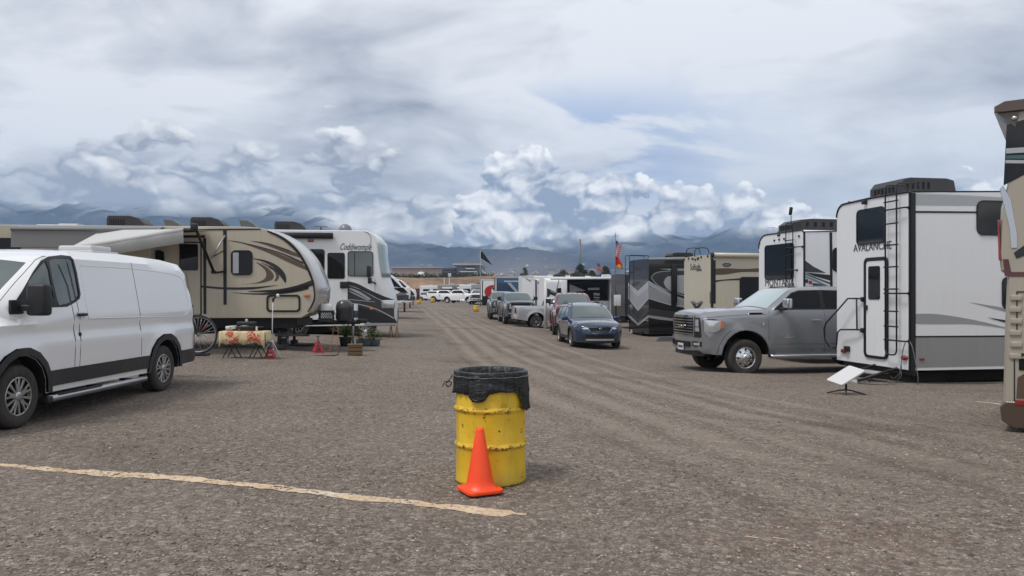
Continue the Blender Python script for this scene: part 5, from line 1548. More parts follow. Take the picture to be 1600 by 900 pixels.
plates(bk, Fy, [([(246, 330), (330, 380), (440, 445), (560, 490), (560, 505), (440, 475), (330, 420), (246, 372)], 'graphic_light', 1), ([(246, 376), (330, 420), (440, 470), (560, 498), (560, 552), (440, 530), (330, 498), (246, 478)], 'graphic_silver', 0),
                ([(246, 478), (330, 500), (440, 532), (560, 552), (560, 566), (440, 548), (330, 516), (246, 490)], 'graphic_light', 1),
                ([(246, 566), (340, 585), (450, 600), (600, 612), (600, 655), (450, 655), (340, 642), (246, 632)], 'graphic_charcoal', 0), ([(246, 632), (340, 645), (450, 660), (600, 668), (600, 690), (450, 682), (340, 672), (246, 655)], 'graphic_silver', 1),
                (lens([(265, 300), (300, 262), (380, 245), (560, 238)], [(265, 300), (300, 350), (380, 405), (560, 468)]), 'graphic_light', 0),
                (lens([(270, 300), (304, 266), (380, 250), (560, 243)], [(270, 300), (304, 345), (380, 398), (560, 460)]), 'graphic_charcoal', 1),
                (lens([(375, 345), (400, 302), (450, 286), (560, 280)], [(375, 345), (400, 392), (450, 418), (560, 446)]), 'graphic_light', 2),
                ([(246, 128), (560, 120), (560, 134), (246, 142)], 'roof_white', 1), ([(340, 226), (560, 224), (560, 234), (440, 236)], 'graphic_light', 2),
                ([(440, 228), (488, 228), (490, 565), (442, 568)], 'coach_black', 4)])
mb = MB(); mb.box((Fy.p(465, 400)[0], -.05, (zt + .9) / 2 + .25), (.3, .10, 1.9), 'black_metal', bev=.02); mb.build('awning_arm', bk)
t = text('SENECA', bk, (-.006, Fx.p(150, 230)[0], Fx.p(150, 230)[1]), (R(90), 0, R(-90)), .20, 'graphic_charcoal', ext=.004)
ladder(bk, Fx, 58, 95, 108, 640, [255, 390, 520], off=.12, top_reach=.9)
ac_block(bk, 2.3, 1.3, zt, 1.25, .85, .38)
mb = MB(); mb.box((.0, .9, zb + .02), (.12, .3, .14), 'black_metal'); mb.box((-.02, 2.1, zb + .05), (.06, .12, .16), 'plate_white'); mb.build('hitch_bar', bk)
under_wheels(bk, (4.6, 5.5), .25, 2.25)
mb = MB()
for k in range(4): mb.box((0, 0, .03 + .05 * k), (1.1 - .1 * k, .25, .05), 'steel_grey', bev=.008)
o = mb.build('levelling_boards'); p_ = gp(1045, 533); o.location = p_; tag(o, 'stack of grey levelling boards on the gravel beside the black trailer', 'levelling blocks')

# ---------------------------------------------------------------- further campers of the right row
def far_rv(px, Y, L, ytop, ybot, m, label, rot=RR, sn=.08, cat='camper trailer'):
    o = empty('camper_trailer', corner(px, Y), rot, label, cat, 'campers along the right side of the lane')
    F_ = Face(o, 'y', 0); zt_ = F_.p(px, ytop)[1]
    box_rv(o, L, 2.5, .75, zt_, m, sn=sn, sf=.12, crown=.03)
    under_wheels(o, (L * .5, L * .5 + .9), .25, 2.25)
    return o, zt_
# black and grey one half hidden beside the flags
o, zt = far_rv(977, 47, 8, 428, 525, 'graphic_charcoal', 'dark camper beside the flagpole, behind the blue wagon', rot=RR + .05)
Fy = Face(o, 'y', 0)
# white caravan with the long dark awning
o, zt = far_rv(886, 56, 8.5, 433.5, 500, 'white_gelcoat', 'white camper with a long pale awning over its dark slide-out', rot=.10)
Fy = Face(o, 'y', 0).zoom(780, 390, 8)
plates(o, Fy, [([(850, 372), (1370, 345), (1370, 640), (850, 640)], 'coach_black', 0), ([(880, 430), (1080, 515), (960, 525), (940, 560), (880, 560)], 'graphic_light', 1), ([(1110, 480), (1250, 475), (1255, 505), (1110, 505)], 'graphic_light', 1), ([(1180, 540), (1255, 545), (1255, 575), (1180, 570)], 'graphic_light', 1),
               ([(1180, 590), (1255, 594), (1255, 606), (1180, 602)], 'graphic_light', 1), ([(870, 400), (1370, 360), (1370, 400), (870, 440)], 'graphic_navy', 1)])
mb = MB(); p0, p1 = Fy.p(600, 372), Fy.p(1440, 322)
mb.add([(p0[0], -.02, zt + .02), (p1[0], -.02, zt + .02), (p1[0], -1.7, zt - .12), (p0[0], -1.7, zt - .16), (p0[0], -.02, zt + .05), (p1[0], -.02, zt + .05), (p1[0], -1.7, zt - .09), (p0[0], -1.7, zt - .13)], [(0, 1, 2, 3), (4, 7, 6, 5), (0, 4, 5, 1), (1, 5, 6, 2), (2, 6, 7, 3), (3, 7, 4, 0)], 'awning_fabric')
mb.tube([(p0[0], -1.72, zt - .14), (p1[0], -1.72, zt - .1)], .06, 'ac_white', 8); aw = mb.build('awning', o)
mb = MB()
for xx in (p0[0] + .6, p1[0] - .1): mb.tube([(xx, -1.7, zt - .12), (xx, -.05, zt - 1.2)], .03, 'galvanised', 6)
mb.build('awning_arm', o)
mb = MB(); x_ = Fy.p(1400, 400)[0]; mb.box((x_, -.3, 1.75), (.42, .5, 2.5), 'white_gelcoat', bev=.03); mb.box((x_ - .12, -.56, 1.9), (.06, .02, .4), 'glass_dark'); mb.build('slide_out', o)
window(o, Fy, 1180, 480, 1360, 640, .05) if False else None
ac_unit(o, 1.0, 1.2, zt + .02, 1.0, .8, .34); vent(o, 3.2, 1.2, zt + .04, L=.8, H=.2); ac_unit(o, 5.4, 1.2, zt + .02, 1.5, .8, .34)
# rounded white one
o, zt = far_rv(852, 60, 6.5, 434.5, 500, 'white_gelcoat', 'white camper with grey diagonal stripes and a small square window behind the silver pickup', rot=.16, sn=.35)
Fy = Face(o, 'y', 0).zoom(780, 390, 8)
window(o, Fy, 722, 480, 802, 562, .10)
plates(o, Fy, [([(590, 480), (640, 500), (850, 600), (850, 640), (640, 560), (590, 640)], 'graphic_black', 0), ([(640, 508), (850, 585), (850, 600), (640, 524)], 'graphic_silver', 1)])
ac_unit(o, 1.4, 1.2, zt + .02, .9, .8, .3)
# white panel camper with window
o, zt = far_rv(837, 66, 6, 436, 497, 'white_gelcoat', 'white camper with a tall dark side window, before the ribbed pale camper', rot=.15)
Fy = Face(o, 'y', 0).zoom(780, 390, 8); window(o, Fy, 512, 500, 562, 645, .06)
plates(o, Fy, [([(478, 395), (560, 425), (600, 450), (600, 480), (540, 440), (478, 425)], 'graphic_grey', 0), ([(450, 378), (470, 378), (470, 720), (450, 720)], 'graphic_charcoal', 1)])
mb = MB(); mb.box((-.3, -.1, zt - .05), (.5, .3, .12), 'ac_white', bev=.03); mb.build('awning_roll', o)
# tall ribbed pale one
o, zt = far_rv(816, 78, 7, 431, 492, 'white_gelcoat', 'tall pale camper with a blue curve, before the white pole', rot=.14)
Fy = Face(o, 'y', 0).zoom(780, 390, 8)
plates(o, Fy, [([(320, 345), (410, 400), (410, 420), (340, 372)], 'graphic_grey', 0), ([(288, 560), (340, 610), (410, 690), (410, 720), (288, 610)], 'graphic_navy', 0), ([(284, 328), (420, 335), (420, 352), (284, 348)], 'roof_white', 1)])
vent(o, 3.0, 1.0, zt + .02)
# blue one
o, zt = far_rv(776, 86, 6.8, 433.5, 490, 'graphic_navy', 'dark blue camper with a pale slanting stripe on its slide-out', rot=.14)
Fy = Face(o, 'y', 0).zoom(750, 420, 9)
mat('camper_blue', (.03, .10, .20), .35, coat=.5)
plates(o, Fy, [([(250, 128), (560, 128), (560, 330), (250, 330)], 'camper_blue', 0), ([(340, 165), (560, 165), (560, 185), (340, 185)], 'roof_white', 2), ([(380, 195), (430, 195), (545, 330), (545, 360), (500, 330)], 'graphic_light', 2), ([(250, 200), (380, 195), (520, 360), (520, 400), (250, 400)], 'graphic_navy', 1), ([(238, 112), (580, 112), (580, 128), (238, 128)], 'roof_white', 2), ([(555, 165), (590, 165), (590, 400), (555, 400)], 'graphic_light', 2)])
# red swoosh
o, zt = far_rv(752.5, 100, 6.5, 437, 486, 'white_gelcoat', 'white camper with a red swoosh on its side, beyond the dark trucks', rot=.13)
Fy = Face(o, 'y', 0).zoom(750, 420, 9)
plates(o, Fy, [(spline([(62, 330), (80, 270), (140, 235), (215, 228), (215, 245), (180, 262), (160, 300), (165, 350), (180, 395), (130, 400), (85, 375)], 4, True), 'graphic_red', 1), ([(168, 275), (210, 245), (215, 330)], 'graphic_black', 2), ([(20, 155), (230, 155), (230, 168), (20, 168)], 'roof_white', 2), ([(28, 168), (42, 168), (42, 520), (28, 520)], 'black_trim', 2), ([(42, 380), (100, 400), (230, 420), (230, 530), (42, 530)], 'under_dark', 1)])

# ---------------------------------------------------------------- brown coach at the right edge
cp_ = at(1570, 8.75); cp_.z = -.05
co = empty('motor_coach', cp_, -.62, 'brown and tan motor coach cut off by the right edge, tall red tail light', 'motor home')
Fy = Face(co, 'y', 0)
zt = Fy.p(1575, 172)[1]; zb = .10
prof = [(.05, zb), (-.02, zb + .12), (.0, 1.2), (.02, 1.75), (-.04, 1.80), (-.06, 2.0), (-.04, 2.5), (.02, 2.75), (.04, 3.2), (.06, zt - .1), (.12, zt), (9, zt + .02), (9, zb)]
mb = MB(); mb.prism(prof, 0, 2.5, 'tan_paint', 'y', bev=.05); mb.build('body', co)
plates(co, Fy, [([(1573, 195), (1640, 175), (1640, 252), (1568, 290)], 'glass_dark', 0), ([(1572, 232), (1640, 228), (1640, 236), (1572, 240)], 'graphic_light', 1), ([(1572, 243), (1640, 241), (1640, 248), (1572, 248)], 'graphic_teal', 1), ([(1571, 250), (1640, 251), (1640, 256), (1571, 255)], 'graphic_light', 1),
                ([(1584, 395), (1605, 380), (1640, 365), (1640, 385), (1605, 398), (1588, 404)], 'graphic_black', 1),
                ([(1567, 405), (1576, 405), (1580, 425), (1640, 425), (1640, 432), (1570, 432)], 'maroon_paint', 1),
                ([(1588, 455), (1640, 455), (1640, 457), (1590, 457), (1590, 520), (1588, 520)], 'graphic_black', 1),
                ([(1584, 552), (1640, 552), (1640, 556), (1586, 556), (1586, 640), (1584, 640)], 'graphic_black', 1),
                ([(1590, 590), (1640, 560), (1640, 625), (1588, 622)], 'graphic_brown', 1), ([(1592, 560), (1640, 560), (1640, 582), (1592, 578)], 'glass_dark', 2)])
mb = MB(); mb.prism([(-.10, zt - .02), (-.10, zt + .05), (.0, zt + .10), (9, zt + .10), (9, zt - .03), (.0, zt - .03)], -.05, 2.5, 'brown_paint', 'y', bev=.02); mb.prism([(-.07, zt - .03), (.10, zt - .20), (.14, zt - .03)], -.015, .3, 'brown_paint', 'y'); mb.cyl((.09, -.02, zt - .10), .025, .03, 'chrome', 'y', 12); mb.build('roof_cap', co)
mb = MB(); mb.prism([(-.05, 2.72), (-.02, 2.76), (.06, 2.6), (.12, 2.2), (.12, 2.05), (.06, 2.05), (.04, 2.3)], -.01, .5, 'chrome', 'y', bev=.008); mb.build('corner_trim', co)
mb = MB(); mb.prism([(-.06, 1.92), (-.07, 2.36), (-.055, 2.38), (-.03, 1.92)], -.006, .2, 'lamp_red', 'y', bev=.01); mb.build('tail_light', co)
mb = MB()
for k in range(6): mb.box((.10 + .01 * (k % 2), -.010, .85 + .13 * k), (.11, .02, .06), 'tan_paint', bev=.01)
mb.build('louvres', co)
mb = MB(); mb.prism([(-.03, zb + .02), (-.05, zb + .18), (.0, zb + .24), (.3, zb + .26), (.3, zb - .05), (.08, zb - .06)], -.03, 2.53, 'brown_paint', 'y', bev=.03); mb.box((.16, -.035, zb + .24), (.12, .015, .05), 'lamp_red'); mb.build('bumper', co)
wheel(co, 2.2, .2, .5, .3, 'steel', -1)
wheel(co, 2.2, 2.3, .5, .3, 'steel', 1)
# ================================================================ LEFT ROW
mat('nose_silver', (.44, .42, .38), .25, metal=.15, coat=.8, var=.05)
# ---------------------------------------------------------------- beige travel trailer
TY = 20.7
tp = at(493, TY); tp.z = gz(-6, TY)
tr = empty('travel_trailer', tp, 0.10, 'beige travel trailer with brown swoosh graphics and curved nose, awning half out', 'camper trailer')
Fy = Face(tr, 'y', 0)
P_ = Fy.p
prof = [P_(x, y) for x, y in ((484, 489), (492.5, 468), (493, 445), (477, 407), (453, 378), (424, 361), (400, 355.5), (375, 354))]
ztr = P_(375, 354)[1]; zbr = P_(400, 497)[1]
prof = prof[:1] + spline(prof[1:], 3) + [(-9.5, ztr), (-9.5, zbr), P_(470, 497)]
mb = MB(); mb.prism(prof, 0, 2.44, 'beige_gelcoat', 'y', bev=.03); mb.build('body', tr)
# nose cap
def loft_nose(root, name, prof, W, bow, m, p4=3.0, lift=0.0, y0=0.0, n=14):
    """front skin: profile (x,z) swept over the width, bulging forward in the middle"""
    vs, fs = [], []; k = len(prof)
    for j in range(n + 1):
        y = y0 + (W - 2 * y0) * j / n; u = abs(2 * j / n - 1)
        for i, (x, z) in enumerate(prof):
            e = 1 - u ** p4; vs.append((x + (bow[i] if isinstance(bow, (list, tuple)) else bow) * e + lift, y, z))
    for j in range(n):
        for i in range(k - 1): fs.append((j * k + i, j * k + i + 1, (j + 1) * k + i + 1, (j + 1) * k + i))
    mb = MB(); mb.add(vs, fs, m, None, True); o = mb.build(name, root); s_ = o.modifiers.new('t', 'SOLIDIFY'); s_.thickness = .03; return o
cp2 = spline([P_(x, y) for x, y in ((486, 489), (492.5, 470), (493.5, 460), (493, 445), (477, 407), (453, 378), (424, 361))], 4)
loft_nose(tr, 'nose_cap', cp2, 2.44, .16, 'nose_silver', 2.6, .004)
Fy.zoom(420, 330, 3.75)
plates(tr, Fy, [(lens([(-8, 112), (60, 138), (120, 176), (175, 232), (215, 296), (250, 370), (268, 440), (270, 520), (232, 592)], [(-8, 122), (55, 152), (110, 190), (165, 245), (205, 306), (240, 380), (259, 440), (262, 515), (226, 588)]), 'black_trim', 4),
                (lens([(0, 318), (50, 345), (85, 380), (100, 412)], [(0, 330), (40, 355), (70, 385), (96, 420)]), 'graphic_black', 1),
                (lens([(-120, 468), (-20, 462), (60, 456), (160, 436), (262, 400)], [(-120, 471), (-20, 476), (60, 480), (160, 468), (268, 432)]), 'graphic_black', 0)], 'nose_graphics')
Fy.zoom(280, 320, 3.46)
plates(tr, Fy, [(lens([(262, 192), (340, 202), (470, 240), (600, 290), (690, 335)], [(262, 192), (340, 208), (470, 255), (600, 315), (690, 355)]), 'graphic_brown', 0),
                (lens([(262, 191), (400, 216), (560, 262), (670, 310)], [(262, 192), (400, 220), (560, 270), (670, 322)]), 'graphic_black', 1),
                (lens([(390, 196), (470, 208), (580, 240), (650, 268)], [(390, 196), (470, 218), (580, 262), (652, 286)]), 'graphic_brown', 0),
                (lens([(388, 195), (480, 207), (600, 246)], [(388, 196), (480, 212), (600, 254)]), 'graphic_black', 1),
                (spline([(398, 290), (460, 298), (520, 322), (560, 355), (578, 390), (576, 422), (566, 400), (545, 368), (505, 335), (455, 308)], 4, True), 'graphic_black', 1),
                (spline([(330, 430), (400, 424), (450, 408), (470, 385), (462, 350), (415, 310), (470, 335), (508, 372), (508, 398), (485, 412), (430, 424)], 4, True), 'graphic_brown', 0),
                (spline([(440, 312), (500, 335), (532, 365), (540, 392), (528, 410), (514, 412), (524, 385), (505, 350)], 4, True), 'graphic_brown', 0),
                (lens([(70, 432), (130, 437), (250, 446), (400, 444), (530, 434)], [(70, 440), (130, 448), (250, 458), (400, 457), (530, 435)]), 'graphic_black', 0),
                (lens([(290, 474), (380, 478), (500, 474), (620, 452), (700, 430)], [(290, 475), (380, 484), (500, 486), (620, 474), (700, 456)]), 'graphic_black', 0),
                ([(238, 138), (257, 138), (257, 540), (240, 540)], 'black_trim', 2), ([(130, 180), (147, 180), (147, 590), (132, 590)], 'black_trim', 2),
                ([(-500, 138), (440, 128), (440, 135), (-500, 146)], 'black_trim', 2),
                ([(20, 165), (140, 165), (140, 178), (20, 178)], 'black_trim', 2)])
window(tr, Fy, 280, 246, 397, 381, .09, muntin=.5)
mb = MB(); b_ = bounds(Fy, 291, 258, 322, 370); mb.prism(rrect(b_[0], b_[1], b_[2], b_[3], .02), -.014, -.017, 'graphic_light', 'y'); mb.build('curtain', tr)
# entry door
b_ = bounds(Fy, 2, 200, 122, 600); mb = MB(); ring(mb, rrect(*b_, .06), rrect(b_[0] + .03, b_[1] + .03, b_[2] - .03, b_[3] - .03, .05), 0, -.02, 'black_trim', 'y')
mb.prism(rrect(b_[0] + .035, b_[1] + .035, b_[2] - .035, b_[3] - .035, .05), 0, -.012, 'beige_gelcoat', 'y'); door = mb.build('door', tr)
b2 = bounds(Fy, 8, 212, 103, 355); mb = MB(); mb.prism(rrect(*b2, .05), -.012, -.026, 'glass_dark', 'y'); mb.build('door_window', door)
# front compartment
b_ = bounds(Fy, 472, 486, 656, 580); mb = MB(); ring(mb, rrect(*b_, .10), rrect(b_[0] + .05, b_[1] + .05, b_[2] - .05, b_[3] - .05, .07), 0, -.02, 'black_trim', 'y'); mb.build('storage_hatch', tr)
Fy.zoom(0, 0, 1)
x_, z_ = Fy.p(480, 461.5); mb = MB(); mb.box((x_, -.02, z_), (.14, .04, .075), 'lamp_amber', bev=.015); mb.build('marker_light', tr)
window(tr, Fy, 220, 391, 257, 412, .08)
# slide-out with its topper, and far window, left part
x0, z1_ = Fy.p(52, 362); x1, _ = Fy.p(262, 362)
mb = MB(); mb.box(((x0 + x1) / 2 - .3, -.22, 2.05), (x1 - x0, .44, 1.7), 'beige_gelcoat', bev=.02)
mb.build('slide_out', tr)
mb = MB(); mb.prism([(-.46, ztr - .16), (0, ztr - .04), (0, ztr - .01), (-.46, ztr - .13)], x0 - .3, x1 - .1, 'slide_topper', 'x'); mb.tube([(x0 - .3, -.47, ztr - .14), (x1 - .1, -.47, ztr - .14)], .045, 'slide_topper', 10)
mb.prism([(-.475, ztr - .15), (-.475, ztr - .6), (-.465, ztr - .6), (-.465, ztr - .15)], x0 - .3, x1 - .1, 'slide_topper', 'x'); mb.build('slide_topper', tr)
Fs = Face(tr, 'y', -.44); window(tr, Fs, -60, 371.5, 32, 395, .10)
# roof kit
zr = ztr
def rx(px):
    return Face(tr, 'y', 1.2).p(px, 350)[0]
ac_unit(tr, rx(205), 1.2, zr, 1.0, .8, .34, flip=1); ac_unit(tr, rx(330), 1.2, zr, .90, .8, .32, flip=1)
mat('vent_grey', (.11, .115, .12), .45, var=.1)
for px in (274, 391):
    mb = MB(); T = Matrix.Translation((rx(px), 1.2, zr)); mb.prism([(-.25, .27), (-.02, .25), (.14, .16), (.27, 0), (-.17, 0), (-.20, .1)], -.25, .25, 'vent_grey', 'y', T, bev=.03); mb.build('vent_cover', tr)
mb = MB(); mb.box((rx(97), 1.2, zr + .05), (1.05, .6, .08), 'ac_white', bev=.03); mb.box((rx(112), 1.2, zr + .1), (.5, .4, .05), 'ac_white', bev=.02); mb.build('roof_vent', tr)
mb = MB(); mb.tube([(rx(50), 1.2, zr + .04), (rx(72), 1.2, zr + .05), (rx(80), 1.1, zr + .04)], .04, 'black_plastic', 8); mb.tube([(rx(134), 1.2, zr + .06), (rx(170), 1.2, zr + .03)], .03, 'black_plastic', 8); mb.build('roof_antenna', tr)
# awning
RY = -1.9
Fa = Face(tr, 'y', RY)
A = Fa.p(287, 360); Bp = Fa.p(110, 389)
mb = MB(); mb.tube([(A[0], RY, A[1]), (Bp[0], RY, Bp[1])], .065, 'awning_fabric', 12); 
wall_z = ztr - .12
th = .012
q = [(A[0], RY, A[1] + .03), (Bp[0], RY, Bp[1] + .03), (Bp[0], -.03, wall_z), (A[0], -.03, wall_z)]
mb.add(q + [(x, y, z + th) for x, y, z in q], [(0, 1, 2, 3), (7, 6, 5, 4), (0, 4, 5, 1), (1, 5, 6, 2), (2, 6, 7, 3), (3, 7, 4, 0)], 'awning_fabric')
n = 24; vs = []
for k in range(n + 1):
    t_ = k / n; x = A[0] + (Bp[0] - A[0]) * t_; z = A[1] + (Bp[1] - A[1]) * t_
    vs += [(x, RY - .055, z), (x + .02 * (1 - t_), RY - .07 + .02 * math.sin(k * .9), z - .30), (x, RY - .045, z), (x + .02 * (1 - t_), RY - .06 + .02 * math.sin(k * .9), z - .30)]
mb.add(vs, [f for k in range(n) for f in ((4 * k, 4 * k + 1, 4 * k + 5, 4 * k + 4), (4 * k + 2, 4 * k + 3, 4 * k + 7, 4 * k + 6), (4 * k + 1, 4 * k + 3, 4 * k + 7, 4 * k + 5))], 'awning_fabric', None, True)
aw = mb.build('awning', tr)
mb = MB(); mb.tube([(A[0] + .01, RY, A[1]), (A[0] + .26, RY, A[1] + .01)], .055, 'black_plastic', 12)
k1 = Fa.p(305, 352); mb.box((k1[0] - .02, RY, k1[1] - .04), (.16, .12, .17), 'black_plastic', bev=.04)
wp = Fy.p(343, 427)
mb.tube([(k1[0], RY, k1[1] - .05), (wp[0] - .05, -.35, wp[1] + .03)], .038, 'black_metal', 8)
mb.box((wp[0] - .05, -.35, wp[1] + .02), (.12, .08, .08), 'black_metal', bev=.01); mb.tube([(wp[0] - .05, -.33, wp[1]), (wp[0] + .16, -.02, wp[1] + .05)], .028, 'black_metal', 8)
up = Fy.p(352, 368); lo_ = Fy.p(336, 404); mb.tube([(up[0], -.03, up[1]), (lo_[0], -.30, lo_[1])], .026, 'galvanised', 8)
up = Fy.p(349, 392); mb.tube([(up[0], -.02, up[1]), (lo_[0] - .02, -.30, lo_[1])], .014, 'black_metal', 6)
mb.build('awning_arm', tr)
# chassis, tongue and running gear
mb = MB(); zc = Fy.p(400, 497)[1]
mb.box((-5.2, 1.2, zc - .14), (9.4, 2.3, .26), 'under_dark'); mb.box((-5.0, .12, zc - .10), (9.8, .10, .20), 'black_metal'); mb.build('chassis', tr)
for x in (-6.4, -5.5):
    for y, s_ in ((.2, -1), (2.24, 1)): wheel(tr, x, y, .36, .22, 'steel', s_)
mb = MB(); tz = .72
mb.tube([(-.9, .25, tz), (.75, 1.10, tz), (1.05, 1.2, tz)], .055, 'black_metal', 8); mb.tube([(-.9, 2.2, tz), (.75, 1.32, tz), (1.05, 1.22, tz)], .055, 'black_metal', 8); mb.box((1.1, 1.2, tz + .03), (.3, .1, .12), 'black_metal', bev=.02); mb.box((.15, 1.2, tz), (.1, .9, .1), 'black_metal')
mb.build('tongue', tr)
mb = MB(); jx = .86; mb.tube([(jx, 1.2, .95), (jx, 1.2, .10)], .035, 'galvanised', 10); mb.tube([(jx, 1.2, .62), (jx, 1.2, .95)], .05, 'black_metal', 10); mb.box((jx, 1.2, .05), (.24, .2, .02), 'steel_grey'); mb.build('tongue_jack', tr)
for x in (-.95,):
    for y in (.15, 2.3):
        mb = MB(); mb.tube([(x, y, .62), (x, y, .12)], .04, 'black_metal', 8); mb.box((x, y, .10), (.2, .2, .14), 'black_metal', bev=.01); mb.build('stabiliser_jack', tr)
mb = MB(); mb.box((-.62, .1, .42), (.9, .06, .06), 'black_metal'); mb.tube([(-.2, .1, .6), (-.3, .05, .42), (-.9, .05, .40)], .02, 'black_metal', 6); mb.build('fold_step', tr)
# battery box cover and propane tank on the tongue
mb = MB(); gx = Face(tr, 'y', .85).p(538, 480)[0]; T = Matrix.Translation((gx, .85, tz + .06))
mb.lathe([(0, 0), (.20, 0), (.235, .05), (.225, .28), (.235, .30), (.225, .42), (.20, .50), (.12, .56), (0, .575)], 'graphic_charcoal', 24, T)
o = mb.build('propane_cover'); o.matrix_world = tr.matrix_world @ Matrix.Identity(4); tag(o, 'dark ribbed cover over the gas bottles on the beige trailer tongue', 'gas bottle cover')
bx_ = Face(tr, 'y', .45).p(510, 480)[0]; mb = MB(); T = Matrix.Translation((bx_, .45, tz + .05))
mb.lathe([(0, .26), (.165, .26), (.17, .30), (.16, .42), (.12, .475), (0, .49)], 'propane_white', 24, T); mb.cyl((bx_, .45, tz + .57), .035, .09, 'galvanised')
o = mb.build('propane_tank'); o.matrix_world = tr.matrix_world.copy(); tag(o, 'white gas bottle standing in a black milk crate on the trailer tongue', 'gas bottle')
mb = MB(); T = Matrix.Translation((bx_, .45, tz + .05))
for a in range(4):
    Ra = T @ Matrix.Rotation(a * math.pi / 2, 4, 'Z')
    mb.box((0, -.18, .04), (.36, .015, .08), 'black_plastic', Ra); mb.box((0, -.18, .27), (.36, .015, .06), 'black_plastic', Ra)
    for k in range(-3, 4):
        mb.box((k * .05, -.18, .15), (.012, .012, .22), 'black_plastic', Ra, rot=(0, R(35), 0)); mb.box((k * .05, -.178, .15), (.012, .012, .22), 'black_plastic', Ra, rot=(0, R(-35), 0))
mb.box((0, 0, .01), (.36, .36, .02), 'black_plastic', T)
o = mb.build('milk_crate'); o.matrix_world = tr.matrix_world.copy(); tag(o, 'black lattice milk crate holding a white gas bottle', 'crate')
mb = MB(); fx_ = Face(tr, 'y', .72).p(556, 480)[0]; mb.cyl((fx_, .72, tz + .30), .055, .42, 'propane_white', 'z', 16); mb.cyl((fx_, .72, tz + .24), .058, .2, 'graphic_navy', 'z', 16)
o = mb.build('water_filter'); o.matrix_world = tr.matrix_world.copy(); tag(o, 'slim white and blue filter cartridge upright on the trailer tongue', 'water filter')

# ---------------------------------------------------------------- white class A motorhome
CY = 28.5
cpn = at(606, CY); cpn.z = gz(-6, CY)
ca = empty('motorhome', cpn, .13, 'white class A motorhome with black and grey swoosh, lettered Coddiwomple', 'motor home')
Fy = Face(ca, 'y', 0); Fy.zoom(420, 330, 3.75)
pf = [(700, 672), (706, 620), (704, 560), (696, 500), (676, 430), (660, 385), (646, 300), (640, 240), (632, 180), (610, 135), (566, 113)]
front = [Fy.p(x, y) for x, y in pf]
front = spline(front, 3)
L = 10.5
zt = front[-1][1]; zb = front[0][1] - .02
prof = front + [(-L, zt), (-L, zb)]
mb = MB(); mb.prism(prof, 0, 2.5, 'white_gelcoat', 'y', bev=.04); mb.build('body', ca)
def seg(z0, z1): return [p for p in front if z0 - .001 <= p[1] <= z1 + .001]
def zz_(y): return Fy.p(650, y)[1]
bowf = lambda ps: [.30 * min(1, max(0, (zt - z) / .35)) ** .6 for x, z in ps]
q = [p for p in front if p[1] < zt - .02]; loft_nose(ca, 'front_cap', q, 2.5, bowf(q), 'white_gelcoat', 4)
mat('windscreen_shade', (.30, .38, .38), .18, metal=.25, coat=1)
q = [p for p in front if zz_(395) < p[1] < zz_(178)]; loft_nose(ca, 'windshield', q, 2.5, bowf(q), 'windscreen_shade', 4, .03, -.012)
q = [p for p in front if p[1] < zz_(545)]; loft_nose(ca, 'grille', q, 2.5, bowf(q), 'graphic_charcoal', 4, .025, .3)
mb = MB(); q = Fy.p(690, 660); mb.box((q[0] + .12, 1.25, q[1] + .03), (.5, 2.3, .22), 'graphic_silver', bev=.06); mb.build('bumper', ca)
window(ca, Fy, 462, 234, 612, 382, .08, 'glass_tint', muntin=.27)
window(ca, Fy, 150, 222, 328, 400, .08)
plates(ca, Fy, [(lens([(462, 410), (520, 425), (600, 465), (680, 500), (735, 518)], [(462, 430), (520, 450), (590, 485), (660, 520), (735, 540)]), 'graphic_black', 2),
                ([(462, 432), (540, 460), (620, 505), (735, 560), (735, 660), (462, 545)], 'graphic_charcoal', 0),
                ([(462, 540), (735, 620), (752, 655), (600, 655), (462, 620)], 'graphic_black', 1),
                (lens([(470, 448), (530, 470), (600, 515)], [(470, 456), (530, 485), (590, 520)]), 'graphic_light', 3), (lens([(470, 465), (530, 492), (590, 522)], [(470, 470), (530, 500), (580, 524)]), 'graphic_light', 3),
                (lens([(466, 535), (540, 545), (640, 575), (735, 625)], [(466, 538), (540, 550), (640, 581), (735, 632)]), 'graphic_light', 3),
                ([(466, 515), (622, 530), (622, 533), (466, 519)], 'graphic_light', 3),
                ([(560, 655), (752, 655), (752, 668), (560, 668)], 'graphic_silver', 3),
                ([(560, 118), (585, 125), (600, 150), (600, 210), (596, 210), (596, 152), (580, 130), (560, 122)], 'graphic_silver', 1), ([(620, 400), (623, 400), (623, 470), (620, 470)], 'graphic_grey', 1)])
# door
b_ = bounds(Fy, 328, 232, 462, 600); mb = MB(); mb.prism(rrect(*b_, .10), 0, -.03, 'white_paint', 'y', bev=.01); door = mb.build('door', ca)
b2 = bounds(Fy, 344, 244, 446, 396); mb = MB(); mb.prism(rrect(*b2, .07), -.03, -.042, 'glass_dark', 'y'); mb.build('door_window', door)
mb = MB(); x_, z_ = Fy.p(443, 432); mb.box((x_, -.05, z_), (.30, .06, .24), 'black_plastic', bev=.02); mb.build('door_handle', door)
b_ = bounds(Fy, 415, 193, 598, 228); t = text('Coddiwomple', ca, ((b_[0] + b_[2]) / 2, -.006, (b_[1] + b_[3]) / 2), (R(90), 0, 0), .34, 'graphic_charcoal', ext=.004, shear=.45); t.scale = ((b_[2] - b_[0]) / t.dimensions.x, 1, 1)
mb = MB(); x_, z_ = Fy.p(246, 173); mb.box((x_, -.02, z_), (.20, .04, .09), 'lamp_red', bev=.02); x_, z_ = Fy.p(603, 571); mb.box((x_, -.02, z_), (.12, .03, .08), 'lamp_amber', bev=.02); mb.build('marker_light', ca)
p0, p1 = Fy.p(-200, 140), Fy.p(378, 142)
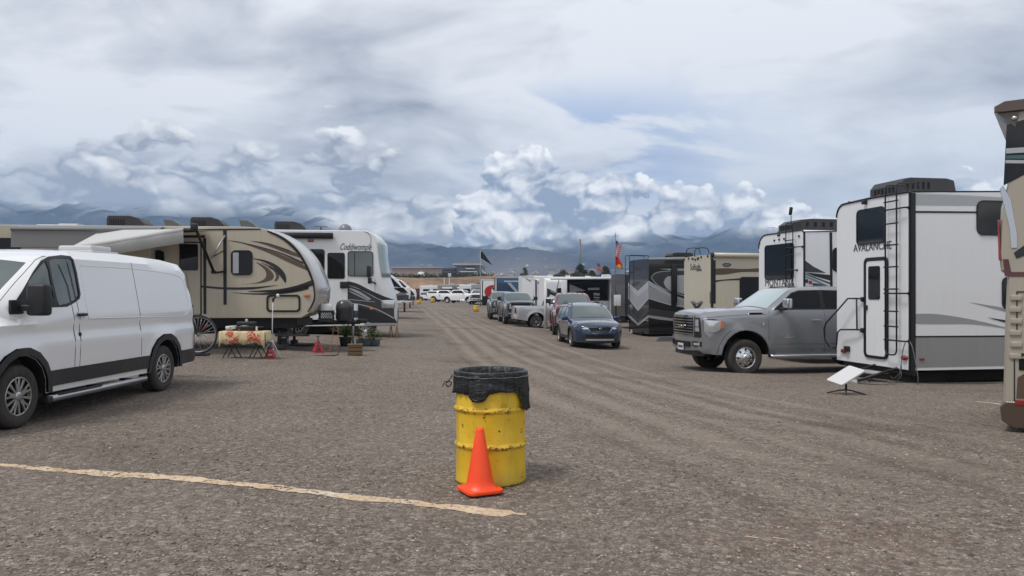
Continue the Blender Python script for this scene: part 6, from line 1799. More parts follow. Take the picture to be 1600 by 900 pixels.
mb = MB(); mb.tube([(p0[0], -.12, p1[1] - .02), (p1[0], -.12, p1[1] - .02)], .11, 'black_plastic', 12); mb.build('awning_roll', ca)
mb = MB(); x_, z_ = Fy.p(588, 355); mb.box((x_, -.30, z_), (.14, .22, .42), 'black_plastic', bev=.05); x2, z2 = Fy.p(594, 408); mb.box((x2, -.28, z2), (.14, .18, .22), 'black_plastic', bev=.04); mb.tube([(x2, -.28, z2), (x2 + .2, 0, z2 - .1)], .03, 'black_plastic', 8); mb.build('mirror', ca)
hl = MB(); x_, z_ = Fy.p(700, 545); hl.box((x_, .12, z_), (.5, .34, .32), 'lamp_clear', bev=.06); hl.build('headlight', ca)
ac_unit(ca, (Fy.p(104, 100)[0]), 1.25, zt, 1.15, .8, .38); 
mb = MB(); x_ = Fy.p(285, 100)[0]; mb.tube([(x_, 1.1, zt), (x_, 1.1, zt + .2)], .05, 'black_plastic', 8, r1=.02); mb.box((x_, 1.1, zt + .21), (.5, .03, .02), 'black_plastic'); mb.build('antenna', ca)
mb = MB(); x_ = Fy.p(432, 100)[0]; mb.lathe([(0, 0), (.24, 0), (.26, .1), (.22, .22), (.12, .31), (0, .33)], 'graphic_grey', 20, Matrix.Translation((x_, 1.2, zt))); mb.build('satellite_dome', ca)
wheel(ca, Fy.p(560, 600)[0], .25, .45, .28, 'steel', -1); wheel(ca, Fy.p(165, 690)[0], .2, .40, .25, 'alloy', -1)
mb = MB(); mb.box((-5.5, 1.25, zb - .06), (10, 2.1, .3), 'under_dark'); mb.build('chassis', ca)

# ---------------------------------------------------------------- noses of the campers further down the left row
def nose_rv(px, Y, label, ytop, m='white_gelcoat', glass=True, rake=1.25, z0=.75, red=False):
    p = at(px, Y); p.z = gz(-7, Y) * .3
    o = empty('fifth_wheel_trailer', p, .12, label, 'camper trailer', 'campers nose out along the left side of the lane')
    zt_ = EYE + (HY - ytop) / FPX * Y - p.z
    pr = spline([(0, z0 + .25), (.05, z0 + .6), (-.05, z0 + 1.0), (-.35 * rake, zt_ - .8), (-.85 * rake, zt_ - .2), (-1.3 * rake, zt_)], 3) + [(-9, zt_), (-9, z0), (-.5, z0)]
    mb = MB(); mb.prism(pr, 0, 2.5, m, 'y', bev=.08); mb.build('body', o)
    mb = MB()
    cap = spline([(0, z0 + .3), (.04, z0 + .6), (-.06, z0 + 1.0), (-.36 * rake, zt_ - .8), (-.86 * rake, zt_ - .22), (-1.25 * rake, zt_ - .02)], 3)
    if glass:
        for (a_, b__) in ((.08, .34), (.44, .78)):
            def q(t, inset): 
                i = min(len(cap) - 1, int((1 - t) * (len(cap) - 1))); return (cap[i][0] - inset, cap[i][1])
            g_ = MB(); g_.prism([q(a_, .12), q(b__, .12), (q(b__, .55)[0], q(b__, 0)[1] + .05), (q(a_, .75)[0], q(a_, 0)[1] - .02)], -.004, -.018, 'glass_dark', 'y'); g_.build('window', o)
            g_ = MB(); p1_, p2_ = q(a_, -.012), q(b__, -.012)
            g_.add([(p1_[0] + .01, .35, p1_[1]), (p2_[0] + .01, .35, p2_[1]), (p2_[0] + .01, 2.15, p2_[1]), (p1_[0] + .01, 2.15, p1_[1]), (p1_[0] - .04, .35, p1_[1]), (p2_[0] - .04, .35, p2_[1]), (p2_[0] - .04, 2.15, p2_[1]), (p1_[0] - .04, 2.15, p1_[1])], [(0, 1, 2, 3), (4, 7, 6, 5), (0, 4, 5, 1), (1, 5, 6, 2), (2, 6, 7, 3), (3, 7, 4, 0)], 'glass_dark'); g_.build('window', o)
    mb = MB(); mb.prism([(-.02, z0 + .35), (-.35, zt_ - 1.0), (-1.3, zt_ - 1.4), (-2.2, z0 + .6), (-2.2, z0 + .3)], -.003, -.008, 'graphic_grey', 'y'); mb.prism([(-.05, z0 + .2), (-.05, z0 + .5), (-3, z0 + .35), (-3, z0 + .05)], -.003, -.01, 'graphic_charcoal', 'y'); mb.build('graphics', o)
    if red: mb = MB(); mb.prism([(.03, z0 + .1), (.06, z0 + 1.2), (-.4, z0 + 1.2), (-.5, z0 + .1)], -.01, 2.5, 'maroon_paint', 'y', bev=.03); mb.build('red_panel', o)
    mb = MB(); mb.tube([(-.9, .4, z0), (-.9, .4, .05)], .06, 'black_metal', 8); mb.tube([(-.9, 2.1, z0), (-.9, 2.1, .05)], .06, 'black_metal', 8); mb.build('landing_gear', o)
    under_wheels(o, (-5.5, -6.4), .3, 2.2)
    ac_unit(o, -3.5, 1.2, zt_, 1, .8, .3)
    return o, zt_
nose_rv(640, 46, 'white fifth wheel nose with two raked black windows, just past the Coddiwomple motorhome', 428, rake=1.0, z0=.9)
nose_rv(650, 60, 'white fifth wheel nose with small dark panes, second past the Coddiwomple motorhome', 436, rake=1.1)
nose_rv(655, 76, 'pale fifth wheel with a dark red lower nose, third past the Coddiwomple motorhome', 443, red=True)
o, _ = nose_rv(657, 95, 'furthest visible pale camper nose at the end of the left row', 448, glass=False)
# ================================================================ CAMP GEAR ON THE LEFT
# bicycle on a rack behind the van
rack = empty('bike_rack', (-6.15, 13.55, gz(-6, 13.5)), .0, 'black hitch bike rack behind the white van', 'bike rack')
mb = MB(); mb.tube([(0, -.6, .42), (0, .45, .42)], .03, 'black_metal', 8); mb.tube([(0, .30, .42), (0, .30, 1.1)], .03, 'black_metal', 8); mb.tube([(-.7, .30, .42), (.75, .30, .42)], .022, 'black_metal', 8); mb.tube([(-.7, .42, .42), (.75, .42, .42)], .022, 'black_metal', 8); mb.build('frame', rack)
bike = empty('bicycle', (-6.12, 13.9, gz(-6, 13.9) + .43), .0, 'black bicycle carried crosswise on the rack behind the white van', 'bicycle')
mat('spoke_steel', (.5, .5, .5), .3, metal=.8)
for cx in (.53, -.52):
    e = bpy.data.objects.new('wheel', None); col.objects.link(e); e.parent = bike; e.location = (cx, 0, .35)
    mb = MB(); mb.tube([(.335 * math.cos(a), 0, .335 * math.sin(a)) for a in [k * 2 * math.pi / 48 for k in range(48)]], .017, 'black_rubber', 8, closed=True); mb.build('tyre', e)
    mb = MB(); mb.tube([(.312 * math.cos(a), 0, .312 * math.sin(a)) for a in [k * 2 * math.pi / 48 for k in range(48)]], .010, 'galvanised', 6, closed=True)
    mb.cyl((0, 0, 0), .022, .09, 'galvanised', 'y', 12); mb.build('rim', e)
    mb = MB()
    for k in range(28):
        a = k * 2 * math.pi / 28; s_ = 1 if k % 2 else -1; mb.tube([(.02 * math.cos(a + .9 * s_), .03 * s_, .02 * math.sin(a + .9 * s_)), (.31 * math.cos(a), 0, .31 * math.sin(a))], .0028, 'spoke_steel', 4)
    mb.box((.14, .005, .14), (.09, .012, .03), 'lamp_red', rot=(0, R(-45), 0)); mb.build('spokes', e)
mb = MB()
bb, hd0, hd1, st0 = (-.08, 0, .30), (.38, 0, .78), (.42, 0, .66), (-.22, 0, .74)
for a_, b__ in ((bb, hd1), (bb, st0), (st0, hd0), (hd0, hd1)): mb.tube([a_, b__], .017, 'coach_black', 8)
for s_ in (-.05, .05): mb.tube([bb, (-.52, s_, .35), (st0[0] + .01, s_ * .5, st0[2] - .04)], .010, 'coach_black', 6); mb.tube([(.42, s_, .64), (.53, s_, .35)], .011, 'coach_black', 6)
mb.build('frame', bike)
mb = MB(); mb.tube([hd0, (.36, 0, .86)], .013, 'black_metal', 6); mb.tube(spline([(.30, -.30, .84), (.36, -.2, .86), (.37, 0, .87), (.36, .2, .86), (.30, .30, .84)], 3), .012, 'black_metal', 6); mb.box((.33, -.3, .85), (.15, .03, .03), 'black_rubber', bev=.01); mb.build('handlebar', bike)
mb = MB(); mb.tube([st0, (-.25, 0, .84)], .012, 'black_metal', 6); mb.box((-.27, 0, .86), (.26, .13, .05), 'black_plastic', bev=.02); mb.build('saddle', bike)
mb = MB(); mb.cyl((-.08, -.03, .30), .09, .008, 'steel_grey', 'y', 20); mb.tube([(-.08, -.05, .30), (.05, -.05, .19)], .01, 'steel_grey', 6); mb.box((.05, -.09, .19), (.1, .08, .02), 'black_plastic'); mb.build('crank', bike)

# table with a flowered cloth
tb_ = gp(383, 560); tb_.z = gz(tb_.x, tb_.y)
tab = empty('folding_table', tb_, .05, 'small folding table with black crossed legs under a flowered cloth', 'table')
for s_ in (-1, 1):
    for q in (-.3, .3):
        mb = MB(); mb.tube([(q - .16, s_ * .2, .62), (q + .16, s_ * .2, .01)], .011, 'black_metal', 6); mb.build('leg', tab)
        mb = MB(); mb.tube([(q + .16, s_ * .2, .62), (q - .16, s_ * .2, .01)], .011, 'black_metal', 6); mb.build('leg', tab)
mb = MB(); mb.box((0, 0, .625), (1.0, .5, .02), 'graphic_grey', bev=.005); mb.build('tabletop', tab)
cl = bpy.data.materials.new('flower_cloth'); cl.use_nodes = True
nt = cl.node_tree; b = nt.nodes['Principled BSDF']; P = texco(nt, 'Object')
x, y, z = sep(nt, P)
pz = comb(nt, x, z - y * .8, 0.0)
fl = noise(nt, vmath(nt, 'ADD', pz, (.13, .02, 0)), 6.5, 4, .6, .6); fc = noise(nt, pz, 26, 3, .6)
c = mix(nt, noise(nt, P, 5, 3, .5), (.56, .46, .27), (.66, .57, .36))
cluster = ((x + .22).abs().step(.24, .08) + (x - .27).abs().step(.22, .08)).clamp()
c = mix(nt, fl.step(.46, .50) * cluster * fc.step(.38, .44), c, mix(nt, fc.step(.45, .6), (.52, .10, .035), (.45, .035, .03)))
c = mix(nt, noise(nt, pz, 15, 3, .6).step(.62, .66), c, (.30, .28, .12))
setin(nt, b.inputs['Base Color'], c); b.inputs['Roughness'].default_value = .85
mb = MB(); nx = 40; rows = []
prof_ = [(.26, .40), (.262, .50), (.258, .60), (.25, .64), (.12, .642), (-.12, .642), (-.25, .64), (-.262, .60), (-.27, .50), (-.275, .36)]
for i in range(nx + 1):
    X = -.52 + 1.04 * i / nx
    e_ = abs(i / nx * 2 - 1) ; row = []
    for (yy, zz_) in prof_:
        k = max(0, (.62 - zz_) / .26); z_ = zz_
        if k > 0: z_ -= .05 * k * (math.sin(X * 17) + .5 * math.sin(X * 31 + 1)) * .5; z_ -= .10 * k * (e_ > .9)
        row.append((X, yy + math.copysign(.014 * k * math.sin(X * 38), yy), z_))
    rows.append(row)
m_ = len(prof_)
mb.add([p for r in rows for p in r], [(i * m_ + j, (i + 1) * m_ + j, (i + 1) * m_ + j + 1, i * m_ + j + 1) for i in range(nx) for j in range(m_ - 1)], cl, None, True)
# end drops
for X, s_ in ((-.52, -1), (.52, 1)):
    vs = []; n = 12
    for j in range(n + 1):
        yy = -.25 + .5 * j / n
        for k in range(5): vs.append((X + s_ * (.005 + .02 * k / 4 * (1 + math.sin(j * 1.7))), yy, .64 - .06 * k - .02 * math.sin(j) * k / 4))
    mb.add(vs, [(j * 5 + k, j * 5 + k + 1, (j + 1) * 5 + k + 1, (j + 1) * 5 + k) for j in range(n) for k in range(4)], cl, None, True)
o = mb.build('tablecloth'); o.matrix_world = tab.matrix_world.copy(); tag(o, 'cream tablecloth with red and orange flowers on the small folding table', 'tablecloth')
sm_ = o.modifiers.new('t', 'SOLIDIFY'); sm_.thickness = .003
def on_table(name, label, cat, fn):
    mb = MB(); fn(mb); o = mb.build(name); o.matrix_world = tab.matrix_world @ Matrix.Translation((0, 0, .648)); tag(o, label, cat); return o
def grill(mb):
    mb.box((.02, .05, .06), (.42, .30, .10), 'black_plastic', bev=.03); mb.box((.02, .05, .16), (.40, .28, .10), 'black_plastic', bev=.04); mb.tube([(-.08, -.11, .11), (.02, -.14, .12), (.12, -.11, .11)], .01, 'galvanised', 6); mb.cyl((.02, .05, .24), .03, .06, 'plate_white')
    mb.box((.30, .05, .08), (.18, .22, .02), 'black_metal', bev=.005)
on_table('camp_grill', 'black lidded camp grill on the flowered tablecloth', 'grill', grill)
def jars(mb): mb.cyl((0, 0, .05), .028, .10, 'plate_white'); mb.cyl((0, 0, .11), .022, .02, 'graphic_grey')
o = on_table('jar', 'small white jar at the right end of the flowered tablecloth', 'jar', lambda mb: mb.cyl((.30, -.12, .05), .024, .10, 'plate_white'))
o = on_table('paper_roll', 'white roll lying at the left end of the flowered tablecloth', 'paper roll', lambda mb: mb.tube([(-.44, -.02, .06), (-.22, .08, .08)], .045, 'plate_white', 14))
o = on_table('tool_bundle', 'white and grey tongs laid across the table beside the grill', 'tongs', lambda mb: (mb.tube([(-.30, -.12, .03), (-.12, .05, .10)], .010, 'plate_white', 6), mb.tube([(-.36, -.02, .10), (-.10, -.10, .03)], .010, 'graphic_light', 6)))

# lamp tripod
tpz = gp(425, 559); tri = empty('tripod_stand', tpz, .0, 'slim white tripod stand with a small lamp head in front of the trailer', 'tripod')
mb = MB(); mb.tube([(0, 0, .1), (0.01, 0, .85), (.02, 0, 1.35)], .013, 'plate_white', 8, r1=.010); mb.build('mast', tri)
for a in (200, 330, 90):
    mb = MB(); mb.tube([(0, 0, .42), (.30 * math.cos(R(a)), .30 * math.sin(R(a)), .01)], .011, 'plate_white', 8); mb.tube([(0, 0, .14), (.15 * math.cos(R(a)), .15 * math.sin(R(a)), .22)], .008, 'plate_white', 6); mb.build('leg', tri)
mb = MB(); mb.box((.03, 0, 1.38), (.05, .05, .09), 'black_plastic', bev=.01); mb.tube([(.03, 0, 1.40), (.11, -.02, 1.46)], .02, 'black_metal', 6); mb.cyl((.15, -.03, 1.48), .045, .05, 'plate_white', 'x', 14); mb.build('lamp_head', tri)

def jack_stand(px, py, label, s=1.0):
    p = gp(px, py); o = empty('jack_stand', p, .3, label, 'jack stand', scale=s)
    mb = MB()
    for a in range(4):
        M_ = Matrix.Rotation(a * math.pi / 2 + math.pi / 4, 4, 'Z')
        mb.add([(.17, -.05, 0), (.17, .05, 0), (.04, .03, .27), (.04, -.03, .27), (.155, -.05, 0), (.155, .05, 0), (.03, .03, .27), (.03, -.03, .27)], [(0, 1, 2, 3), (4, 7, 6, 5), (0, 4, 5, 1), (1, 5, 6, 2), (2, 6, 7, 3), (3, 7, 4, 0)], 'jack_red', M_)
    for a in range(4): M_ = Matrix.Rotation(a * math.pi / 2, 4, 'Z'); mb.box((.118, 0, .035), (.012, .25, .05), 'jack_red', M_); mb.box((.075, 0, .15), (.010, .15, .04), 'jack_red', M_)
    mb.cyl((0, 0, .27), .055, .04, 'jack_red'); mb.build('base', o)
    mb = MB(); mb.box((0, 0, .33), (.035, .035, .16), 'steel_grey'); mb.box((0, 0, .41), (.10, .05, .025), 'steel_grey'); mb.build('post', o)
    mb = MB(); mb.tube([(.03, -.05, .29), (.09, -.10, .27), (.12, -.11, .22)], .008, 'galvanised', 6); mb.build('handle', o)
jack_stand(497, 551, 'red steel jack stand on the gravel under the trailer tongue', 1.05)
jack_stand(422, 560, 'red steel jack stand behind the white tripod', .9)
# blue crate
p = gp(434, 540); p.y += .6; p.x -= .02
o = empty('plastic_crate', p, .05, 'blue plastic crate under the beige trailer, right of the tripod', 'crate')
mb = MB(); mb.box((0, 0, .14), (.26, .26, .02), 'crate_blue')
for a in range(4):
    M_ = Matrix.Rotation(a * math.pi / 2, 4, 'Z'); mb.box((0, -.13, .15), (.27, .015, .03), 'crate_blue', M_); mb.box((0, -.13, .34), (.29, .02, .04), 'crate_blue', M_)
    for k in range(5): mb.box((-.11 + .055 * k, -.13, .25), (.025, .012, .18), 'crate_blue', M_)
mb.build('box', o); mb = MB(); mb.box((0, 0, .06), (.3, .3, .12), 'steel_grey', bev=.01); mb.build('base', o)
# leveling and odds beneath the tongue
o = MB().box((0, 0, .03), (.75, .1, .06), 'black_metal', bev=.01).box((.1, .1, .06), (.6, .05, .05), 'steel_grey', bev=.01).build('hitch_bar'); o.location = gp(471, 541) ; tag(o, 'black steel hitch bars lying on the gravel under the trailer', 'hitch bars')
mb = MB(); p = gp(505, 556); mb.tube(spline([(-.8, .2, .012), (-.4, 0, .012), (.0, -.08, .012), (.2, .0, .012), (.32, .2, .02), (.35, .3, .2)], 6), .012, 'black_rubber', 6); o = mb.build('garden_hose'); o.location = p; tag(o, 'dark hose curling up from the gravel beside the red jack stand', 'hose')
mb = MB(); p = gp(515, 549); mb.tube(spline([(-.3, .2, .012), (-.05, .1, .012), (.0, .3, .3), (.02, .4, .65), (.12, .42, .62), (.14, .4, .3), (.1, .2, .012)], 6), .010, 'lamp_amber', 6); o = mb.build('extension_cord'); o.location = p; tag(o, 'orange cord looping down from the trailer tongue', 'cord')

# plants
lm1 = bpy.data.materials.new('leaf_green'); lm1.use_nodes = True
nt = lm1.node_tree; b = nt.nodes['Principled BSDF']; gi = nt.nodes.new('ShaderNodeNewGeometry'); rn = S(nt, gi.outputs['Random Per Island'])
setin(nt, b.inputs['Base Color'], mix(nt, rn, (.035, .06, .018), (.13, .15, .045))); b.inputs['Roughness'].default_value = .7
lm2 = bpy.data.materials.new('leaf_mixed'); lm2.use_nodes = True
nt = lm2.node_tree; b = nt.nodes['Principled BSDF']; gi = nt.nodes.new('ShaderNodeNewGeometry'); rn = S(nt, gi.outputs['Random Per Island'])
setin(nt, b.inputs['Base Color'], mix(nt, rn.step(.66, .7), mix(nt, rn, (.04, .065, .02), (.10, .13, .035)), (.22, .09, .05))); b.inputs['Roughness'].default_value = .7
def blades(mb, n, R0, H, m, rr, droop=.5, w=.012, z0=0.0):
    for _ in range(n):
        a = rr.random() * 6.283; L = H * (.6 + .5 * rr.random()); sp = R0 * (.3 + rr.random()); wv = w * (.6 + rr.random() * .8)
        pts = []
        for k in range(6):
            t_ = k / 5; r = sp * t_ ** 1.3; z = L * (t_ - droop * t_ * t_ * .6 * (sp / R0)); pts.append((r * math.cos(a), r * math.sin(a), z0 + z))
        nx_, ny_ = -math.sin(a), math.cos(a); vs = []
        for k, p in enumerate(pts): wk = wv * (1 - (k / 5) ** 2 * .9); vs += [(p[0] + nx_ * wk, p[1] + ny_ * wk, p[2]), (p[0] - nx_ * wk, p[1] - ny_ * wk, p[2] + .003)]
        mb.add(vs, [(2 * k, 2 * k + 1, 2 * k + 3, 2 * k + 2) for k in range(5)], m)
def leafs(mb, n, rx_, ry_, h, m, rr, s=.03, z0=0.0):
    for _ in range(n):
        a = rr.random() * 6.283; r = rr.random() ** .6; c = Vector((r * rx_ * math.cos(a), r * ry_ * math.sin(a), z0 + h * rr.random() * (1.1 - .5 * r)))
        M_ = Matrix.Translation(c) @ Matrix.Rotation(rr.random() * 6.28, 4, 'Z') @ Matrix.Rotation(rr.random() * 1.8 - .9, 4, 'X'); q = s * (.6 + rr.random())
        mb.add([(-q, 0, 0), (0, -q * .5, 0), (q, 0, q * .2), (0, q * .5, 0)], [(0, 1, 2, 3)], m, M_)
rr = random.Random(8)
p = gp(540, 541); o = empty('potted_plant', p, 0, 'spiky green plant in a dark round pot, left of the wooden box', 'plant')
mb = MB(); mb.lathe([(0, 0), (.15, 0), (.19, .26), (.20, .28), (.18, .28), (.17, .24), (0, .24)], 'pot_dark', 24); mb.build('pot', o)
mb = MB(); blades(mb, 130, .42, .62, lm1, rr, .6, z0=.22); mb.build('leaves', o)
p = gp(568, 540); o = empty('potted_plant', p, 0, 'reddish leafy plant in a teal pot right of the wooden box', 'plant')
mb = MB(); mb.box((0, 0, .09), (.42, .26, .18), 'pot_teal', bev=.03); mb.build('pot', o); mb = MB(); leafs(mb, 420, .26, .2, .34, lm2, rr, z0=.15); mb.build('leaves', o)
p = gp(584, 540); o = empty('potted_plant', p, 0, 'loose green leafy plant in a teal tub, furthest right of the pots', 'plant')
mb = MB(); mb.box((0, 0, .10), (.36, .26, .20), 'pot_teal', bev=.03); mb.build('pot', o); mb = MB(); leafs(mb, 380, .30, .2, .40, lm1, rr, z0=.16); blades(mb, 30, .3, .42, lm1, rr, z0=.15); mb.build('leaves', o)
p = gp(555, 555); o = empty('wooden_box', p, .15, 'weathered wooden box on the gravel under the tongue jack', 'box')
mb = MB()
for z_ in (.05, .15, .25): mb.box((0, -.15, z_), (.36, .02, .085), 'wood_brown', bev=.004); mb.box((0, .15, z_), (.36, .02, .085), 'wood_brown', bev=.004); mb.box((-.17, 0, z_), (.02, .28, .085), 'wood_brown', bev=.004); mb.box((.17, 0, z_), (.02, .28, .085), 'wood_brown', bev=.004)
mb.box((0, 0, .28), (.38, .33, .02), 'wood_brown', bev=.004); mb.build('boards', o)
p = gp(570, 531); o = MB().box((0, 0, .17), (.17, .13, .30), 'plate_white', bev=.03).cyl((.03, 0, .34), .025, .05, 'plate_white').build('water_jug'); o.location = p; tag(o, 'white plastic water jug standing behind the plants', 'jug')
# wooden leveling supports by next camper
p = gp(611, 527)
for k, dx in enumerate((0, .22)):
    o = MB().tube([(-.08, 0, 0), (0, 0, .42)], .02, 'wood_yellow' if 'wood_yellow' in MATS else mat('wood_yellow', (.35, .22, .07), .7), 6).tube([(.08, 0, 0), (0, 0, .42)], .02, 'wood_yellow', 6).box((0, 0, .2), (.12, .03, .03), 'wood_yellow').build('trestle')
    o.location = (p.x + dx, p.y, p.z); tag(o, ('left' if k == 0 else 'right') + ' one of two small yellow wooden trestles in front of the motorhome nose', 'trestle', 'yellow trestles')
# ================================================================ FAR LOT
def far_truck(px, Y, hd, label, paint='white_paint', cap=False, kind='pickup', group='white vehicles parked at the far end of the lot', dz=0, **k):
    p = at(px, Y)
    o = vehicle_root({'pickup': 'pickup_truck', 'suv': 'parked_suv', 'sedan': 'parked_car', 'van': 'parked_van'}[kind], (p.x, p.y, p.z + dz), Vector(hd), label, 'pickup truck' if kind == 'pickup' else 'car', paint, group)
    if kind == 'pickup': pickup(o, paint, 1, 'steel', 'chrome', cap=cap)
    else: wagon(o, paint, 1, 'five', H=1.0 if kind == 'sedan' else 1.1, seg='sedan' if kind == 'sedan' else 'wagon')
    return o
far_truck(745, 104, (-.05, -1), 'white pickup facing the camera beside the red swoosh camper')
far_truck(737, 118, (1, -.55), 'white pickup seen from the side behind the yellow far drum')
far_truck(713, 133, (1, -.35), 'white pickup with a dark windowed canopy over its bed, at the far end', cap=True)
far_truck(686, 140, (.35, -1), 'blue grey car parked left of the white canopy pickup', 'blue_paint', kind='sedan')
far_truck(680, 158, (1, -.5), 'white van shaped car behind the blue grey car at the far end', kind='suv')
far_truck(668, 172, (.5, -1), 'small white car left of the blue grey car at the far end', kind='suv')
far_truck(661, 186, (.5, -1), 'white car furthest left at the far end of the lot', kind='suv')
far_truck(700, 165, (1, -.3), 'white long car behind the canopy pickup', kind='suv')
far_truck(728, 160, (1, -.3), 'silver car behind the two white pickups', 'silver_paint', kind='suv')

def far_camper(px, Y, L, H, m, label, rot=.12, win=((.8, 1.6), (3.2, 1.2)), awn=False, stripe=None):
    p = at(px, Y); o = empty('camper_trailer', (p.x, p.y, 0), rot, label, 'camper trailer', 'campers crowded at the far end of the lot')
    box_rv(o, L, 2.4, .6, H, m, sn=.12, sf=.12); F_ = Face(o, 'y', 0)
    for (x0, w_) in win:
        if x0 + w_ < L: window(o, F_, x0, 1.7, x0 + w_, 2.5, .08, px=False)
    if stripe:
        mb = MB(); mb.box((L / 2, -.005, 1.2), (L * .98, .01, .35), stripe); mb.build('stripe', o)
    if awn:
        mb = MB(); mb.box((L / 2, -1.1, 2.75), (L * .7, 2.2, .05), 'awning_fabric', rot=(R(8), 0, 0)); mb.build('awning', o)
    ac_unit(o, L * .5, 1.2, H, 1, .8, .3, 'ac_dark' if int(px) % 2 else 'ac_white'); under_wheels(o, (L * .5,), .25, 2.15)
    return o
kinds = [(656, 192, 5.5, 3.3, 'white_gelcoat', 'small white camper with a square window, leftmost of the far campers', None, False), (665, 206, 6, 3.2, 'cream_gelcoat', 'cream camper second from the left among the far campers', 'graphic_brown', False),
         (674, 198, 6.5, 3.3, 'white_gelcoat', 'white camper with grey stripe third from the left among the far campers', 'graphic_grey', False), (684, 188, 7, 3.5, 'lower_skirt_grey', 'grey camper with a pale awning left of the canopy pickup', 'graphic_charcoal', True),
         (697, 196, 7, 3.3, 'tan_paint', 'tan camper behind the canopy pickup roof', 'graphic_brown', False), (707, 182, 6.5, 3.4, 'graphic_grey', 'dark grey camper right behind the canopy pickup', 'graphic_black', True),
         (718, 176, 6, 3.4, 'white_gelcoat', 'white camper above the bed of the far white pickup', 'graphic_navy', False), (727, 190, 7, 3.6, 'lower_skirt_grey', 'pale grey camper behind the front facing white pickup', 'graphic_charcoal', False),
         (737, 170, 7, 3.4, 'graphic_silver', 'silver camper just left of the pole and the red swoosh camper', 'graphic_grey', False)]
for (px, Y, L, H, m, lb, st, aw) in kinds: far_camper(px, Y, L, H, m, lb, stripe=st, awn=aw)
rr = random.Random(12)
for k, (px, Y, m) in enumerate(((661, 228, 'white_gelcoat'), (672, 236, 'silver_paint'), (681, 224, 'white_gelcoat'), (690, 240, 'cream_gelcoat'), (703, 226, 'white_gelcoat'), (712, 238, 'white_gelcoat'), (723, 222, 'cream_gelcoat'), (734, 234, 'white_gelcoat'), (744, 226, 'white_gelcoat'))):
    pass
# far yellow drums
def far_drum(px, Y, label, s=1.0):
    p = at(px, Y); o = empty('steel_drum', p, 0, label, 'drum', 'far yellow drums beside the lane', scale=s)
    mb = MB(); mb.lathe([(0, 0), (.287, 0), (.285, .28), (.298, .30), (.285, .32), (.285, .565), (.298, .585), (.285, .605), (.288, .87), (.27, .875), (.26, .8), (0, .8)], DM, 24); mb.build('drum_body', o)
    mb = MB(); mb.lathe([(.30, .74), (.305, .88), (.27, .89), (.25, .7)], 'black_plastic', 24); mb.build('bin_liner', o)
far_drum(744, 70, 'yellow drum beside the lane in front of the far white pickups', .8)
far_drum(676, 122, 'small far yellow drum left of the white canopy pickup')
far_drum(655, 108, 'yellow drum at the end of the left row of campers')

# ---------------------------------------------------------------- poles and flags
def pole(name, px, Y, ytop, r, m, label, cat, ybot=None):
    p = at(px, Y); H = EYE + (HY - ytop) / FPX * Y - p.z
    o = empty(name, p, 0, label, cat)
    mb = MB(); mb.tube([(0, 0, 0), (0, 0, H)], r, m, 10, r1=r * .6); mb.build('pole', o)
    return o, H
fm = lambda n, c: mat(n, c, .7)
fm('flag_red', (.62, .03, .02)); fm('flag_yellow', (.75, .38, .04)); fm('flag_white', (.6, .6, .6)); fm('flag_blue', (.03, .05, .18)); fm('flag_black', (.02, .02, .02)); fm('flag_pink', (.5, .12, .1))
def cloth(root, outline_fn, nu, nv, mfn, name='flag'):
    vs = [outline_fn(i / nu, j / nv) for i in range(nu + 1) for j in range(nv + 1)]
    groups = {}
    for i in range(nu):
        for j in range(nv): groups.setdefault(mfn((i + .5) / nu, (j + .5) / nv), []).append((i * (nv + 1) + j, (i + 1) * (nv + 1) + j, (i + 1) * (nv + 1) + j + 1, i * (nv + 1) + j + 1))
    mb = MB()
    o = len(mb.v); mb.v = vs
    for m, fs in groups.items():
        for f in fs: mb.f.append(f); mb.m.append(mb.mi(m)); mb.sm.append(True)
    ob = mb.build(name, root); s_ = ob.modifiers.new('t', 'SOLIDIFY'); s_.thickness = .006; return ob
fp, H = pole('flagpole', 961.5, 42, 364, .035, 'steel_grey', 'tall thin pole flying a striped flag above a red and yellow flag', 'flagpole')
mb = MB(); mb.tube([(-.14, 0, H - .16), (.14, 0, H - .16)], .015, 'steel_grey', 6); mb.tube([(0, -.14, H - .16), (0, .14, H - .16)], .015, 'steel_grey', 6); mb.build('finial', fp)
s_ = 1220 / 42
def f1(u, v):   # drooping striped flag; u down along the pole, v outwards
    y0, y1 = 376, 400
    x = .02 + v * (.30 - .12 * u) + .05 * math.sin(v * 7 + u * 3); z = H - (12 + 24 * u) / s_ - .28 * v * (1 - u * .3) + .03 * math.sin(v * 9)
    return (x * 1.0 - .0, .06 * math.sin(v * 8 + u * 2), z)
cloth(fp, f1, 13, 10, lambda u, v: 'flag_blue' if (u < .5 and v < .4) else ('flag_red' if int(u * 13) % 2 == 0 else 'flag_white'))
def f2(u, v):
    x = .03 + v * (.12 + .30 * u) + .03 * math.sin(u * 8 + v * 3); z = H - (30 + 24 * u) / s_ - .10 * v + .0
    return (x, .07 * math.sin(v * 7 + u), z)
cloth(fp, f2, 12, 8, lambda u, v: 'flag_yellow' if (u > .86 or (u - .78) ** 2 * 20 + (v - .5) ** 2 < .1) else 'flag_red')
fp2, H = pole('flagpole', 750.5, 92, 391, .05, 'galvanised', 'distant pole with a dark tattered flag near the far white pickups', 'flagpole')
s_ = 1220 / 92
cloth(fp2, lambda u, v: (.05 + v * (.2 + 1.2 * u) , .1 * math.sin(v * 6), H - (2 + 10 * u) / s_ - .9 * v * u), 6, 6, lambda u, v: 'flag_black')
cloth(fp2, lambda u, v: (.05 + v * (.4 + .5 * u) * .8, .1 * math.sin(v * 6), H - (28 + 6 * u) / s_ - .3 * v), 6, 6, lambda u, v: 'flag_white' if v > .2 else 'flag_blue')
